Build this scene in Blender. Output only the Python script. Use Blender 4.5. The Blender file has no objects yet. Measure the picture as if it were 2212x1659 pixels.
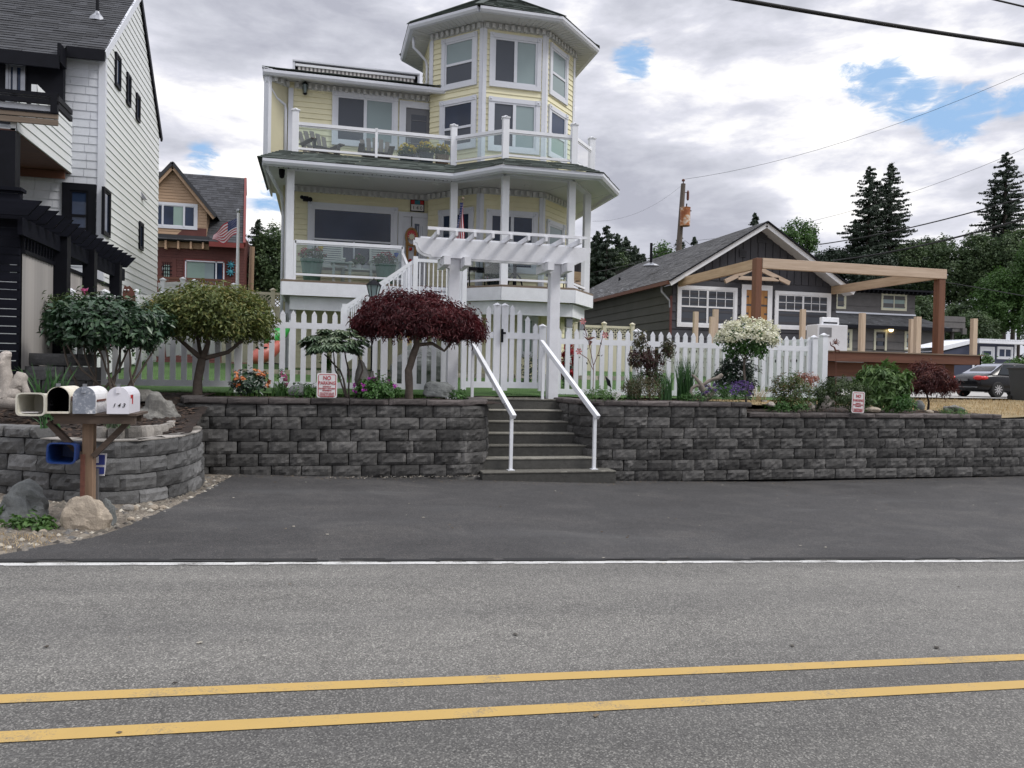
import bpy, math, random
import numpy as np
from mathutils import Vector, Matrix, noise
R = math.radians
rnd = random.Random(7)
rng = np.random.default_rng(11)
# ---------------------------------------------------------------- camera
TH, PITCH, ROLL, EYE, FPX = R(14.0), R(-0.83), R(1.15), 1.7, 1662.0
sc = bpy.context.scene
COL = sc.collection
_f = Vector((math.sin(TH)*math.cos(PITCH), math.cos(TH)*math.cos(PITCH), math.sin(PITCH)))
_r = Vector((math.cos(TH), -math.sin(TH), 0)); _u = _r.cross(_f)
_r2 = _r*math.cos(ROLL)+_u*math.sin(ROLL); _u2 = -_r*math.sin(ROLL)+_u*math.cos(ROLL)
cam_d = bpy.data.cameras.new('camera'); cam = bpy.data.objects.new('camera', cam_d); COL.objects.link(cam)
cam_d.sensor_width = 36; cam_d.lens = 36*FPX/2212; cam_d.clip_end = 2000; cam_d.clip_start = .05
mw = Matrix((( _r2.x, _u2.x, -_f.x, 0), (_r2.y, _u2.y, -_f.y, 0), (_r2.z, _u2.z, -_f.z, EYE), (0, 0, 0, 1)))
cam.matrix_world = mw
sc.camera = cam
sc.view_settings.view_transform = 'Standard'; sc.view_settings.look = 'None'
sc.view_settings.exposure = 0.42; sc.view_settings.gamma = 1
sc.render.resolution_x, sc.render.resolution_y = 1024, 768
def ray(u, v): return _f+_r2*((u-1106)/FPX)+_u2*(-(v-829.5)/FPX)
def at(u, v, Y):                       # survey: point of the place seen at u,v of the photo on the upright plane at Y
    d = ray(u, v); t = Y/d.y; return Vector((d.x*t, Y, EYE+d.z*t))
def on(u, v, p0, p1):                  # same on the upright plane through two plan points -> distance along, height
    d = ray(u, v); ex, ey = p1[0]-p0[0], p1[1]-p0[1]; L = math.hypot(ex, ey); ex /= L; ey /= L
    den = d.x*ey-d.y*ex; t = (p0[0]*ey-p0[1]*ex)/den
    return (d.x*t-p0[0])*ex+(d.y*t-p0[1])*ey, EYE+d.z*t
# ---------------------------------------------------------------- materials
def srgb(c):
    return tuple((x/255/12.92 if x/255 <= .04045 else ((x/255+.055)/1.055)**2.4) for x in c)
class NT:
    def __init__(s, name):
        s.m = bpy.data.materials.new(name); s.m.use_nodes = True; s.t = s.m.node_tree; s.b = s.t.nodes['Principled BSDF']
    def n(s, ty, **k):
        x = s.t.nodes.new(ty)
        for a, v in k.items():
            if a.startswith('i_'):
                key = a[2:]; key = int(key) if key.isdigit() else key.replace('_', ' ')
                x.inputs[key].default_value = v
            else: setattr(x, a, v)
        return x
    def l(s, a, b): s.t.links.new(a, b)
    def ramp(s, fac, stops, interp='LINEAR'):
        r = s.n('ShaderNodeValToRGB'); r.color_ramp.interpolation = interp
        e = r.color_ramp.elements
        while len(e) < len(stops): e.new(.5)
        for i, (p, c) in enumerate(stops):
            e[i].position = p; e[i].color = (*c, 1) if len(c) == 3 else c
        s.l(fac, r.inputs[0]); return r.outputs[0]
    def coord(s, obj=False):
        if obj: return s.n('ShaderNodeTexCoord').outputs['Object']
        return s.n('ShaderNodeNewGeometry').outputs['Position']
    def noise(s, vec, scale, detail=4, rough=.55, dist=0):
        x = s.n('ShaderNodeTexNoise'); x.inputs['Scale'].default_value = scale; x.inputs['Detail'].default_value = detail
        x.inputs['Roughness'].default_value = rough; x.inputs['Distortion'].default_value = dist
        s.l(vec, x.inputs['Vector']); return x.outputs[0]
    def scale(s, vec, sc3):
        x = s.n('ShaderNodeMapping'); x.inputs['Scale'].default_value = sc3; s.l(vec, x.inputs[0]); return x.outputs[0]
    def math(s, op, a, b=None):
        x = s.n('ShaderNodeMath', operation=op)
        for i, q in enumerate((a, b)):
            if q is None: continue
            if isinstance(q, (int, float)): x.inputs[i].default_value = q
            else: s.l(q, x.inputs[i])
        return x.outputs[0]
    def mix(s, f, a, b, mode='MIX'):
        x = s.n('ShaderNodeMix', data_type='RGBA', blend_type=mode)
        for i, q in ((0, f), (6, a), (7, b)):
            if isinstance(q, (int, float)): x.inputs[i].default_value = q
            elif isinstance(q, tuple): x.inputs[i].default_value = (*q, 1)
            else: s.l(q, x.inputs[i])
        return x.outputs[2]
    def col(s, c): s.l(c, s.b.inputs['Base Color']) if not isinstance(c, tuple) else setattr(s.b.inputs['Base Color'], 'default_value', (*c, 1))
    def rough(s, v): s.b.inputs['Roughness'].default_value = v; return s
    def bump(s, h, strength=.3, dist=.02):
        x = s.n('ShaderNodeBump'); x.inputs['Strength'].default_value = strength; x.inputs['Distance'].default_value = dist
        s.l(h, x.inputs['Height']); s.l(x.outputs[0], s.b.inputs['Normal'])
def plain(name, c, rough=.6, var=.12, sc=3., bump=0, bs=60, metal=0, spec=None):
    t = NT(name); p = t.coord()
    n1 = t.noise(p, sc, 5); n2 = t.noise(p, sc*9, 3)
    f = t.math('ADD', t.math('MULTIPLY', n1, .65), t.math('MULTIPLY', n2, .35))
    lo = tuple(x*(1-var) for x in c); hi = tuple(min(1, x*(1+var)) for x in c)
    t.col(t.ramp(f, [(.3, lo), (.7, hi)])); t.rough(rough); t.b.inputs['Metallic'].default_value = metal
    if spec is not None: t.b.inputs['Specular IOR Level'].default_value = spec
    if bump: t.bump(t.noise(p, bs, 4), bump, .01)
    return t.m
def leafmat(name, cols, rough=.55, trans=.25):
    t = NT(name); a = t.n('ShaderNodeAttribute', attribute_name='rv')
    k = len(cols)-1
    c = t.ramp(a.outputs['Fac'], [(i/k, x) for i, x in enumerate(cols)]); t.col(c); t.rough(rough)
    tr = t.n('ShaderNodeBsdfTranslucent'); t.l(c, tr.inputs[0]); mx = t.n('ShaderNodeMixShader'); mx.inputs[0].default_value = trans
    t.l(t.b.outputs[0], mx.inputs[1]); t.l(tr.outputs[0], mx.inputs[2])
    t.l(mx.outputs[0], t.t.nodes['Material Output'].inputs[0]); return t.m
def glassmat(name, tint=(.014, .023, .046), rough=.02, blind=None):
    t = NT(name); t.rough(rough); t.b.inputs['Specular IOR Level'].default_value = .35
    if blind:
        p = t.coord(); t.col(t.ramp(t.noise(p, .7, 2), [(.3, tuple(x*.85 for x in blind)), (.7, blind)]))
    else:
        p = t.coord(); t.col(t.ramp(t.noise(p, .8, 2), [(.35, tint), (.65, tuple(x*2 for x in tint))]))  # uneven tint: suggested reflections are put into the pane colour
    return t.m
def clearglass(name):
    t = NT(name); tr = t.n('ShaderNodeBsdfTransparent'); tr.inputs[0].default_value = (.86, .92, .92, 1)
    gl = t.n('ShaderNodeBsdfGlossy'); gl.inputs['Roughness'].default_value = .02
    fr = t.n('ShaderNodeFresnel'); fr.inputs[0].default_value = 1.45
    mx = t.n('ShaderNodeMixShader'); t.l(t.math('ADD', fr.outputs[0], .03), mx.inputs[0])
    t.l(tr.outputs[0], mx.inputs[1]); t.l(gl.outputs[0], mx.inputs[2]); t.l(mx.outputs[0], t.t.nodes['Material Output'].inputs[0]); return t.m
def shinglemat(name, c, course=.13, var=.35):
    t = NT(name); p = t.coord()
    a = t.n('ShaderNodeAttribute', attribute_name='rv')
    n = t.noise(t.scale(p, (5, 5, 40)), 1.2, 3); n2 = t.noise(p, 60, 3); n3 = t.noise(p, .5, 3)
    f = t.math('ADD', t.math('MULTIPLY', n, .45), t.math('ADD', t.math('MULTIPLY', n2, .35), t.math('MULTIPLY', n3, .2)))
    f = t.math('ADD', t.math('MULTIPLY', f, .6), t.math('MULTIPLY', a.outputs['Fac'], .4))
    t.col(t.ramp(f, [(.25, tuple(x*(1-var) for x in c)), (.75, tuple(x*(1+var) for x in c))])); t.rough(.9)
    t.bump(n2, .4, .01); return t.m
def woodmat(name, c1, c2, axis=2, rough=.65, sc=14):
    t = NT(name); p = t.coord(); s3 = [sc, sc, sc]; s3[axis] = sc*.06
    n = t.noise(t.scale(p, tuple(s3)), 1, 5, .65, .6); n2 = t.noise(p, .9, 3)
    t.col(t.mix(t.math('MULTIPLY', n2, .5), t.ramp(n, [(.3, c1), (.7, c2)]), tuple((a+b)/2*.8 for a, b in zip(c1, c2))))
    t.rough(rough); t.bump(n, .15, .004); return t.m
M = {}
def roadmat(name, base, agg, seam=False, patch=0):
    t = NT(name); p = t.coord()
    big = t.noise(t.scale(p, (.35, .9, 1)), .8, 5); fine = t.noise(p, 95, 2, .7); mid = t.noise(p, 9, 4)
    vo = t.n('ShaderNodeTexVoronoi'); vo.inputs['Scale'].default_value = 130; t.l(p, vo.inputs['Vector'])
    k = t.ramp(vo.outputs['Color'], [(.60, (0, 0, 0)), (.92, (1, 1, 1))])
    f = t.math('ADD', t.math('MULTIPLY', fine, .6), t.math('ADD', t.math('MULTIPLY', big, .25), t.math('MULTIPLY', mid, .15)))
    c = t.ramp(f, [(.34, tuple(x*.36 for x in base)), (.66, tuple(x*1.72 for x in base))])
    c = t.mix(t.math('MULTIPLY', k, .62 if not seam else .34), c, agg)
    if patch:      # pale dusty stains on the new asphalt
        d = t.noise(t.scale(p, (.28, 1.1, 1)), 1.3, 6, .6, .5)
        s = t.ramp(d, [(.55, (0, 0, 0)), (.72, (1, 1, 1))]); c = t.mix(t.math('MULTIPLY', s, patch), c, tuple(min(1, x*2.2) for x in base)); d2 = t.noise(t.scale(p, (.7, .9, 1)), 1.1, 7, .68, .8); c = t.mix(1.0, c, t.ramp(d2, [(.32, (.78, .78, .78)), (.5, (1, 1, 1)), (.68, (1.45, 1.42, 1.36))]), 'MULTIPLY')
    else:
        d2 = t.noise(t.scale(p, (.12, 1.0, 1)), 1.6, 6, .6, .4); c = t.mix(1.0, c, t.ramp(d2, [(.3, (.80, .80, .80)), (.7, (1.20, 1.19, 1.17))]), 'MULTIPLY')
        sy = t.n('ShaderNodeSeparateXYZ'); t.l(p, sy.inputs[0]); c = t.mix(1.0, c, t.ramp(t.math('MULTIPLY', t.math('ADD', sy.outputs[1], t.math('MULTIPLY', t.noise(p, 6, 4), .12)), .1), [(.33, (.80, .80, .80)), (.38, (.72, .72, .73)), (.412, (.72, .72, .73)), (.45, (1, 1, 1)), (.655, (1, 1, 1)), (.69, (.86, .86, .86))]), 'MULTIPLY')
        cr = t.n('ShaderNodeTexVoronoi', feature='DISTANCE_TO_EDGE'); cr.inputs['Scale'].default_value = .33
        off = t.n('ShaderNodeMix', data_type='VECTOR'); off.inputs[0].default_value = .12; t.l(p, off.inputs[4])
        nz = t.n('ShaderNodeTexNoise'); nz.inputs['Scale'].default_value = 1.5; nz.inputs['Detail'].default_value = 5; t.l(p, nz.inputs['Vector']); 
        t.l(nz.outputs['Color'], off.inputs[5]); t.l(off.outputs[1], cr.inputs['Vector'])
        ck = t.ramp(cr.outputs['Distance'], [(0, (1, 1, 1)), (.0025, (0, 0, 0))])
        gate = t.ramp(t.noise(p, .35, 2), [(.5, (0, 0, 0)), (.6, (1, 1, 1))])
        c = t.mix(t.math('MULTIPLY', t.math('MULTIPLY', ck, gate), .55), c, tuple(x*.4 for x in base))
    t.col(c); t.rough(.85); t.bump(t.math('ADD', fine, k), .5 if not seam else .3, .004); return t.m
M['road'] = roadmat('road_asphalt', (.110, .107, .100), (.46, .45, .41))
M['apron'] = roadmat('new_asphalt', (.0335, .0335, .0335), (.24, .21, .20), True, .5)
M['white'] = plain('white_vinyl', (.74, .755, .785), .45, .07, 2.2)
M['white_wood'] = plain('white_painted_wood', (.70, .71, .74), .55, .09, 5, .15)
M['trim'] = plain('pale_trim', (.62, .64, .69), .45, .05, 2)
M['soffit'] = plain('soffit', (.56, .57, .57), .6, .04, 1)
def paint(name, c, wear=.35):
    t = NT(name); p = t.coord(); a = t.noise(p, 70, 3, .8); b = t.noise(p, 3.5, 5)
    f = t.math('ADD', t.math('MULTIPLY', a, .5), t.math('MULTIPLY', b, .5))
    f = t.ramp(f, [(wear-.05, (0, 0, 0)), (wear+.12, (1, 1, 1))]); t.col(t.mix(f, (.13, .125, .115), t.mix(b, c, tuple(x*.8 for x in c))))
    t.rough(.7); t.bump(a, .3, .003); return t.m
M['yline'] = paint('yellow_line_paint', (.50, .335, .105), .34)
M['wline'] = paint('white_line_paint', (.64, .64, .62), .42)
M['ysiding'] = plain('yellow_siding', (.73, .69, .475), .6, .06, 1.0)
M['yflat'] = plain('shaded_yellow_panel', (.50, .47, .33), .7, .05, .8)  # house yellow darkened; the shade on this corner is in the colour
M['greenroof'] = shinglemat('green_shingles', (.066, .082, .072), var=.5)
M['darkroof'] = shinglemat('charcoal_shingles', (.040, .042, .047), var=.5)
M['grayroof'] = shinglemat('grey_shingles', (.095, .095, .098), var=.35)
M['glass'] = glassmat('dark_window_glass'); M['glass_blind'] = glassmat('blind_window_glass', blind=(.27, .34, .35), rough=.08)
M['glass_grey'] = glassmat('screened_window_glass', blind=(.07, .08, .10), rough=.25)
M['glass_curtain'] = glassmat('curtained_window_glass', blind=(.28, .38, .34), rough=.1)
M['clear'] = clearglass('clear_railing_glass')
M['black'] = plain('black_paint', (.006, .0065, .010), .55, .3, 5, spec=.15)
M['black_wood'] = woodmat('black_stained_wood', (.004, .0045, .008), (.010, .011, .018), 0, .8); M['black_wood'].node_tree.nodes['Principled BSDF'].inputs['Specular IOR Level'].default_value = .12
M['white_siding'] = plain('white_clapboard', (.66, .68, .68), .6, .05, 1.5)
M['white_shake'] = plain('white_shingle_siding', (.56, .58, .62), .6, .08, 2)
M['grey_siding'] = plain('charcoal_siding', (.046, .047, .056), .75, .2, 1.5, .2, 80)
M['grey_siding2'] = plain('brown_grey_siding', (.115, .108, .105), .75, .2, 1.5, .2, 80)
M['tan'] = woodmat('bare_cedar_boards', (.36, .235, .145), (.52, .36, .24), 0, .7, 5)
M['barn'] = plain('barn_red_siding', (.10, .030, .024), .7, .2, 2)
M['barntrim'] = plain('barn_red_trim', (.17, .028, .022), .6, .15, 2)
M['lumber'] = woodmat('raw_lumber', (.40, .295, .21), (.60, .48, .375), 0, .7, 16)
M['lumber_v'] = woodmat('raw_lumber_upright', (.42, .32, .23), (.64, .52, .40), 2, .7, 16)
M['cedar_v'] = woodmat('brown_stained_post', (.105, .042, .023), (.19, .078, .040), 2)
M['cedar'] = woodmat('brown_stained_board', (.085, .030, .018), (.150, .058, .032), 0)  # brown stain, taken darker so the deck beam's shade is in the colour
M['pole'] = woodmat('old_utility_pole', (.07, .055, .045), (.16, .13, .105), 2, .85)
M['bung_side'] = plain('dark_olive_siding', (.052, .054, .049), .8, .25, 1.5, .2, 80)
M['post'] = woodmat('weathered_post', (.16, .10, .065), (.33, .22, .14), 2, .8)
M['oldwood'] = woodmat('weathered_board', (.12, .09, .065), (.26, .20, .15), 0, .8)
M['metal'] = plain('grey_metal', (.30, .31, .33), .35, .15, 8, metal=.8)
M['dark'] = plain('dark_opening', (.004, .004, .005), .9, .1, spec=.1)
M['beige'] = plain('beige_vinyl', (.60, .56, .44), .5, .05, 2)
M['rust'] = plain('rusty_metal', (.12, .045, .03), .8, .4, 20)
M['rubber'] = plain('black_rubber', (.012, .012, .012), .8, .2)
M['red'] = plain('red_paint', (.45, .02, .02), .45, .1)
M['ink'] = plain('black_lettering', (.01, .01, .012), .6, .05)
M['signred'] = plain('red_lettering', (.42, .06, .07), .6, .05)
M['signwhite'] = plain('sign_face_white', (.66, .64, .64), .5, .05, 6)
def blockmat(name, c, pale=.3):
    t = NT(name); p = t.coord(); a = t.n('ShaderNodeAttribute', attribute_name='rv')
    n = t.noise(p, 16, 6, .7); n2 = t.noise(p, 80, 3, .7); n3 = t.noise(p, 2.3, 5)
    f = t.math('ADD', t.math('MULTIPLY', n, .4), t.math('ADD', t.math('MULTIPLY', n2, .25), t.math('MULTIPLY', a.outputs['Fac'], .35)))
    c0 = t.ramp(f, [(.28, tuple(x*.45 for x in c)), (.5, c), (.75, tuple(x*1.9 for x in c))])
    st = t.ramp(t.math('ADD', t.math('MULTIPLY', n3, .7), t.math('MULTIPLY', n, .3)), [(.56, (0, 0, 0)), (.66, (1, 1, 1))]); c0 = t.mix(t.math('MULTIPLY', st, pale), c0, tuple(min(1, x*2.6) for x in c))
    t.col(c0); t.rough(.92); t.bump(t.math('ADD', n, n2), .6, .012); return t.m
M['block'] = blockmat('split_face_block', (.066, .064, .061), .75)
M['block_low'] = blockmat('pale_split_face_block', (.105, .105, .104), .2)
M['cap'] = blockmat('brown_cap_block', (.088, .076, .072), .45)
M['cap_low'] = blockmat('tan_cap_block', (.22, .205, .185), .2)
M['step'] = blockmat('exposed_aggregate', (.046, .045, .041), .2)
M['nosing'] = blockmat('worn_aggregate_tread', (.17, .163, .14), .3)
M['paver'] = blockmat('flagstone', (.30, .275, .225), .3)
M['rock'] = blockmat('granite_boulder', (.17, .165, .15), .3)
M['rock_tan'] = blockmat('tan_boulder', (.33, .28, .22), .3)
M['rock_blue'] = blockmat('blue_grey_boulder', (.125, .132, .128), .5)
M['drift'] = blockmat('bleached_driftwood', (.36, .325, .29), .4)
def groundmat(name, cols, s1=3, s2=40, bump=.6, rough=.95):
    t = NT(name); p = t.coord(); a = t.noise(p, s1, 5, .6, .3); b = t.noise(p, s2, 4, .75)
    f = t.math('ADD', t.math('MULTIPLY', a, .5), t.math('MULTIPLY', b, .5)); k = len(cols)-1
    t.col(t.ramp(f, [(.3+.4*i/k, c) for i, c in enumerate(cols)])); t.rough(rough); t.bump(b, bump, .03); return t.m
M['mulch'] = groundmat('bark_mulch', [(.008, .006, .005), (.022, .014, .010), (.055, .034, .024)], 4, 55)
M['lawn'] = groundmat('lawn_grass', [(.030, .070, .015), (.058, .125, .028), (.09, .17, .045)], 2, 60)
M['dry'] = groundmat('dry_grass', [(.07, .075, .03), (.24, .18, .09), (.42, .33, .19)], 1.2, 30)
M['gravel'] = groundmat('gravel_verge', [(.06, .05, .04), (.17, .145, .115), (.42, .37, .30)], 2.5, 28, .8)
M['drive'] = groundmat('pale_concrete', [(.33, .32, .30), (.42, .41, .39)], 1, 30, .1)
M['dirt'] = groundmat('far_ground', [(.03, .04, .02), (.07, .08, .04)], .3, 5)
# ---------------------------------------------------------------- world: nishita blue behind procedural cloud
w = bpy.data.worlds.new('World'); sc.world = w; w.use_nodes = True
wt = w.node_tree; bg = wt.nodes['Background']
SUN_EL, SUN_AZ = R(48), R(118)         # azimuth clockwise from +Y
class WN(NT):
    def __init__(s): s.t = wt
wn = WN()
sky = wn.n('ShaderNodeTexSky', sky_type='NISHITA', sun_disc=False, sun_elevation=SUN_EL, sun_rotation=SUN_AZ)
geo = wn.n('ShaderNodeTexCoord').outputs['Generated']
sep = wn.n('ShaderNodeSeparateXYZ'); wn.l(geo, sep.inputs[0])
zz = wn.math('MAXIMUM', sep.outputs[2], 0.0)
den = wn.math('ADD', zz, .16)
cx = wn.math('DIVIDE', sep.outputs[0], den); cy = wn.math('DIVIDE', sep.outputs[1], den)
cmb = wn.n('ShaderNodeCombineXYZ'); wn.l(cx, cmb.inputs[0]); wn.l(cy, cmb.inputs[1])
cv = wn.scale(geo, (2.6, 2.6, 7.5))
n1 = wn.noise(cv, 1.0, 8, .55, .15)
n2 = wn.noise(cv, 3.2, 9, .58, .15)
n3 = n1
def lobe(u, v, rad, soft=.6):          # roundish patch of sky in a given direction
    d = ray(u, v).normalized()
    dp = wn.n('ShaderNodeVectorMath', operation='DISTANCE'); wn.l(geo, dp.inputs[0]); dp.inputs[1].default_value = d
    x = wn.n('ShaderNodeMapRange', interpolation_type='SMOOTHSTEP'); wn.l(dp.outputs['Value'], x.inputs[0])
    x.inputs[1].default_value = rad; x.inputs[2].default_value = rad*(1-soft); x.inputs[3].default_value = 0; x.inputs[4].default_value = 1
    return x.outputs[0]
shade = wn.math('ADD', wn.math('MULTIPLY', n1, .42), wn.math('MULTIPLY', n2, .58))
BR = [(1500, 230, .16, .11), (1760, 260, .16, .10), (2120, 380, .22, .08), (560, 330, .15, .08), (1900, 430, .2, .07), (430, 150, .13, .06), (640, 150, .10, .05), (2100, 100, .12, .05), (560, 480, .1, .06)]
DK = [(1480, 480, .17, -.13), (1380, 400, .12, -.08), (800, 60, .22, -.08), (1500, 60, .16, -.07), (430, 20, .14, -.09), (2050, 560, .15, -.06), (1650, 30, .2, -.06)]
for u, v, ra, am in BR+DK:
    shade = wn.math('ADD', shade, wn.math('MULTIPLY', lobe(u, v, ra, 1), am))
ccol = wn.ramp(shade, [(.33, srgb((168, 170, 182))), (.44, srgb((190, 192, 202))), (.515, srgb((208, 209, 219))), (.585, srgb((238, 237, 239))), (.66, srgb((255, 253, 250)))])
blue = wn.mix(1.0, sky.outputs[0], (.12, .12, .12), 'MULTIPLY')
bl2 = wn.mix(.85, blue, srgb((146, 181, 220)))
n4 = wn.noise(cv, 8.0, 8, .66, .8)
gate = None
for u, v, ra, am in [(1900, 175, .048, .52), (1965, 210, .042, .5), (1850, 160, .03, .4), (2060, 250, .05, .42), (2110, 225, .035, .4), (1370, 128, .036, .46), (440, 345, .030, .34), (600, 430, .05, .3), (2190, 215, .03, .3), (1180, 330, .03, .2)]:
    g = wn.math('MULTIPLY', lobe(u, v, ra, 1), am); gate = g if gate is None else wn.math('MAXIMUM', gate, g)
rag = wn.math('ADD', wn.math('MULTIPLY', n4, .55), wn.math('MULTIPLY', n2, .45))
hm = wn.math('ADD', wn.math('MULTIPLY', wn.math('SUBTRACT', .52, rag), 2.4), gate)
hm = wn.ramp(hm, [(.14, (0, 0, 0)), (.34, (.8, .8, .8)), (.5, (1, 1, 1))])
gm = wn.ramp(gate, [(.02, (0, 0, 0)), (.16, (1, 1, 1))])
hm = wn.math('MULTIPLY', hm, gm)
skyc = wn.mix(hm, ccol, bl2)
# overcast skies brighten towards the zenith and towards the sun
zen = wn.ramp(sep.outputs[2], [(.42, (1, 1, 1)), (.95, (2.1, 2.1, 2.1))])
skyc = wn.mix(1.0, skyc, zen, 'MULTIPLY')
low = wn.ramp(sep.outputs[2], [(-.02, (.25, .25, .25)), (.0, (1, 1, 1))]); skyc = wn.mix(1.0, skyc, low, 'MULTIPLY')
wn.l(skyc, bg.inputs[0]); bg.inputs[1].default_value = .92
sun_d = bpy.data.lights.new('sun', 'SUN'); sun_d.energy = 1.5; sun_d.angle = R(15); sun_d.color = (1, .965, .92)
sun = bpy.data.objects.new('sun', sun_d); COL.objects.link(sun)
sd = Vector((math.sin(SUN_AZ)*math.cos(SUN_EL), math.cos(SUN_AZ)*math.cos(SUN_EL), math.sin(SUN_EL)))
sun.rotation_euler = sd.to_track_quat('Z', 'Y').to_euler(); sun.location = (0, 0, 60)
# ---------------------------------------------------------------- builders
def tag(o, label=None, cat=None, group=None, kind=None):
    for k, v in (('label', label), ('category', cat), ('group', group), ('kind', kind)):
        if v: o[k] = v
    return o
def empty(name, loc, label=None, cat=None, group=None, rz=0):
    o = bpy.data.objects.new(name, None); COL.objects.link(o); o.location = loc; o.rotation_euler = (0, 0, rz)
    o.empty_display_size = .2; return tag(o, label, cat, group)
def rootloc(p):
    while p.parent: p = p.parent
    return Vector(p.location)
def link(me, name, mat, parent=None, base=None):
    o = bpy.data.objects.new(name, me); COL.objects.link(o)
    if mat is not None: me.materials.append(mat)
    off = None
    if parent is not None: o.parent = parent; off = rootloc(parent)
    elif base is not None: off = Vector(base); o.location = off
    if off is not None: me.transform(Matrix.Translation(-off))
    return o
class MB:
    def __init__(s, T=None): s.v = []; s.f = []; s.a = []; s.T = T; s.cur = .5
    def add(s, vs, fs, a=None):
        n = len(s.v)
        if s.T is not None: vs = [s.T @ Vector(x) for x in vs]
        s.v += [tuple(x) for x in vs]; s.f += [tuple(i+n for i in f) for f in fs]; s.a += [s.cur if a is None else a]*len(fs); return s
    def box(s, x0, x1, y0, y1, z0, z1, a=None):
        return s.add([(x0, y0, z0), (x1, y0, z0), (x1, y1, z0), (x0, y1, z0), (x0, y0, z1), (x1, y0, z1), (x1, y1, z1), (x0, y1, z1)],
              [(0, 3, 2, 1), (4, 5, 6, 7), (0, 1, 5, 4), (1, 2, 6, 5), (2, 3, 7, 6), (3, 0, 4, 7)], a)
    def prism(s, poly, z0, z1, a=None):
        n = len(poly); z0 = z0 if isinstance(z0, (list, tuple)) else [z0]*n; z1 = z1 if isinstance(z1, (list, tuple)) else [z1]*n
        vs = [(p[0], p[1], z) for p, z in zip(poly, z0)]+[(p[0], p[1], z) for p, z in zip(poly, z1)]
        return s.add(vs, [tuple(reversed(range(n))), tuple(range(n, 2*n))]+[(i, (i+1) % n, n+(i+1) % n, n+i) for i in range(n)], a)
    def ext(s, poly, y0, y1, a=None):    # polygon in x,z pushed through y
        n = len(poly); vs = [(p[0], y0, p[1]) for p in poly]+[(p[0], y1, p[1]) for p in poly]
        return s.add(vs, [tuple(range(n)), tuple(reversed(range(n, 2*n)))]+[((i+1) % n, i, n+i, n+(i+1) % n) for i in range(n)], a)
    def extx(s, poly, x0, x1, a=None):   # polygon in y,z pushed through x
        n = len(poly); vs = [(x0, p[0], p[1]) for p in poly]+[(x1, p[0], p[1]) for p in poly]
        return s.add(vs, [tuple(reversed(range(n))), tuple(range(n, 2*n))]+[(i, (i+1) % n, n+(i+1) % n, n+i) for i in range(n)], a)
    def bar(s, p, q, w, h, up=(0, 0, 1), a=None):
        p, q = Vector(p), Vector(q); d = (q-p); L = d.length; d.normalize(); up = Vector(up)
        if abs(d.dot(up)) > .98: up = Vector((0, 1, 0))
        x = d.cross(up).normalized(); z = x.cross(d)
        vs = [b+x*sx*w/2+z*sz*h/2 for b in (p, q) for sx, sz in ((-1, -1), (1, -1), (1, 1), (-1, 1))]
        return s.add(vs, [(3, 2, 1, 0), (4, 5, 6, 7), (0, 1, 5, 4), (1, 2, 6, 5), (2, 3, 7, 6), (3, 0, 4, 7)], a)
    def tube(s, pts, r, n=8, a=None, cap=True):
        pts = [Vector(p) for p in pts]; r = r if isinstance(r, (list, tuple)) else [r]*len(pts); vs = []; px = None
        for i, p in enumerate(pts):
            d = (pts[min(i+1, len(pts)-1)]-pts[max(i-1, 0)]); d.normalize()
            if px is None: px = d.cross(Vector((.3, .2, 1) if abs(d.z) < .9 else (1, 0, 0))).normalized()
            else: px = (px-d*px.dot(d)).normalized()
            y = d.cross(px)
            vs += [p+px*math.cos(2*math.pi*k/n)*r[i]+y*math.sin(2*math.pi*k/n)*r[i] for k in range(n)]
        fs = [(i*n+k, i*n+(k+1) % n, (i+1)*n+(k+1) % n, (i+1)*n+k) for i in range(len(pts)-1) for k in range(n)]
        if cap: fs += [tuple(reversed(range(n))), tuple(range((len(pts)-1)*n, len(pts)*n))]
        return s.add(vs, fs, a)
    def lathe(s, c, prof, n=16, a=None):
        vs = [(c[0]+r*math.cos(2*math.pi*k/n), c[1]+r*math.sin(2*math.pi*k/n), c[2]+z) for r, z in prof for k in range(n)]
        fs = [(i*n+k, i*n+(k+1) % n, (i+1)*n+(k+1) % n, (i+1)*n+k) for i in range(len(prof)-1) for k in range(n)]
        fs += [tuple(reversed(range(n))), tuple(range((len(prof)-1)*n, len(prof)*n))]
        return s.add(vs, fs, a)
    def ball(s, c, r, n=10, m=7, a=None, sq=(1, 1, 1)):
        vs = []; 
        for i in range(m+1):
            t = math.pi*i/m
            for k in range(n): vs.append((c[0]+r*sq[0]*math.sin(t)*math.cos(2*math.pi*k/n), c[1]+r*sq[1]*math.sin(t)*math.sin(2*math.pi*k/n), c[2]+r*sq[2]*math.cos(t)))
        return s.add(vs, [(i*n+k, (i+1)*n+k, (i+1)*n+(k+1) % n, i*n+(k+1) % n) for i in range(m) for k in range(n)], a)
    def mesh(s, name, smooth=False):
        me = bpy.data.meshes.new(name); me.from_pydata(s.v, [], s.f); me.validate(); me.update()
        if len(me.polygons) == len(s.a):
            at_ = me.attributes.new('rv', 'FLOAT', 'FACE'); at_.data.foreach_set('value', s.a)
        if smooth: me.polygons.foreach_set('use_smooth', [True]*len(me.polygons))
        return me
    def build(s, name, mat, parent=None, base=None, smooth=False, bevel=0):
        o = link(s.mesh(name, smooth), name, mat, parent, base)
        if bevel:
            b = o.modifiers.new('bevel', 'BEVEL'); b.width = bevel; b.segments = 2; b.limit_method = 'ANGLE'
        return o
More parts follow.
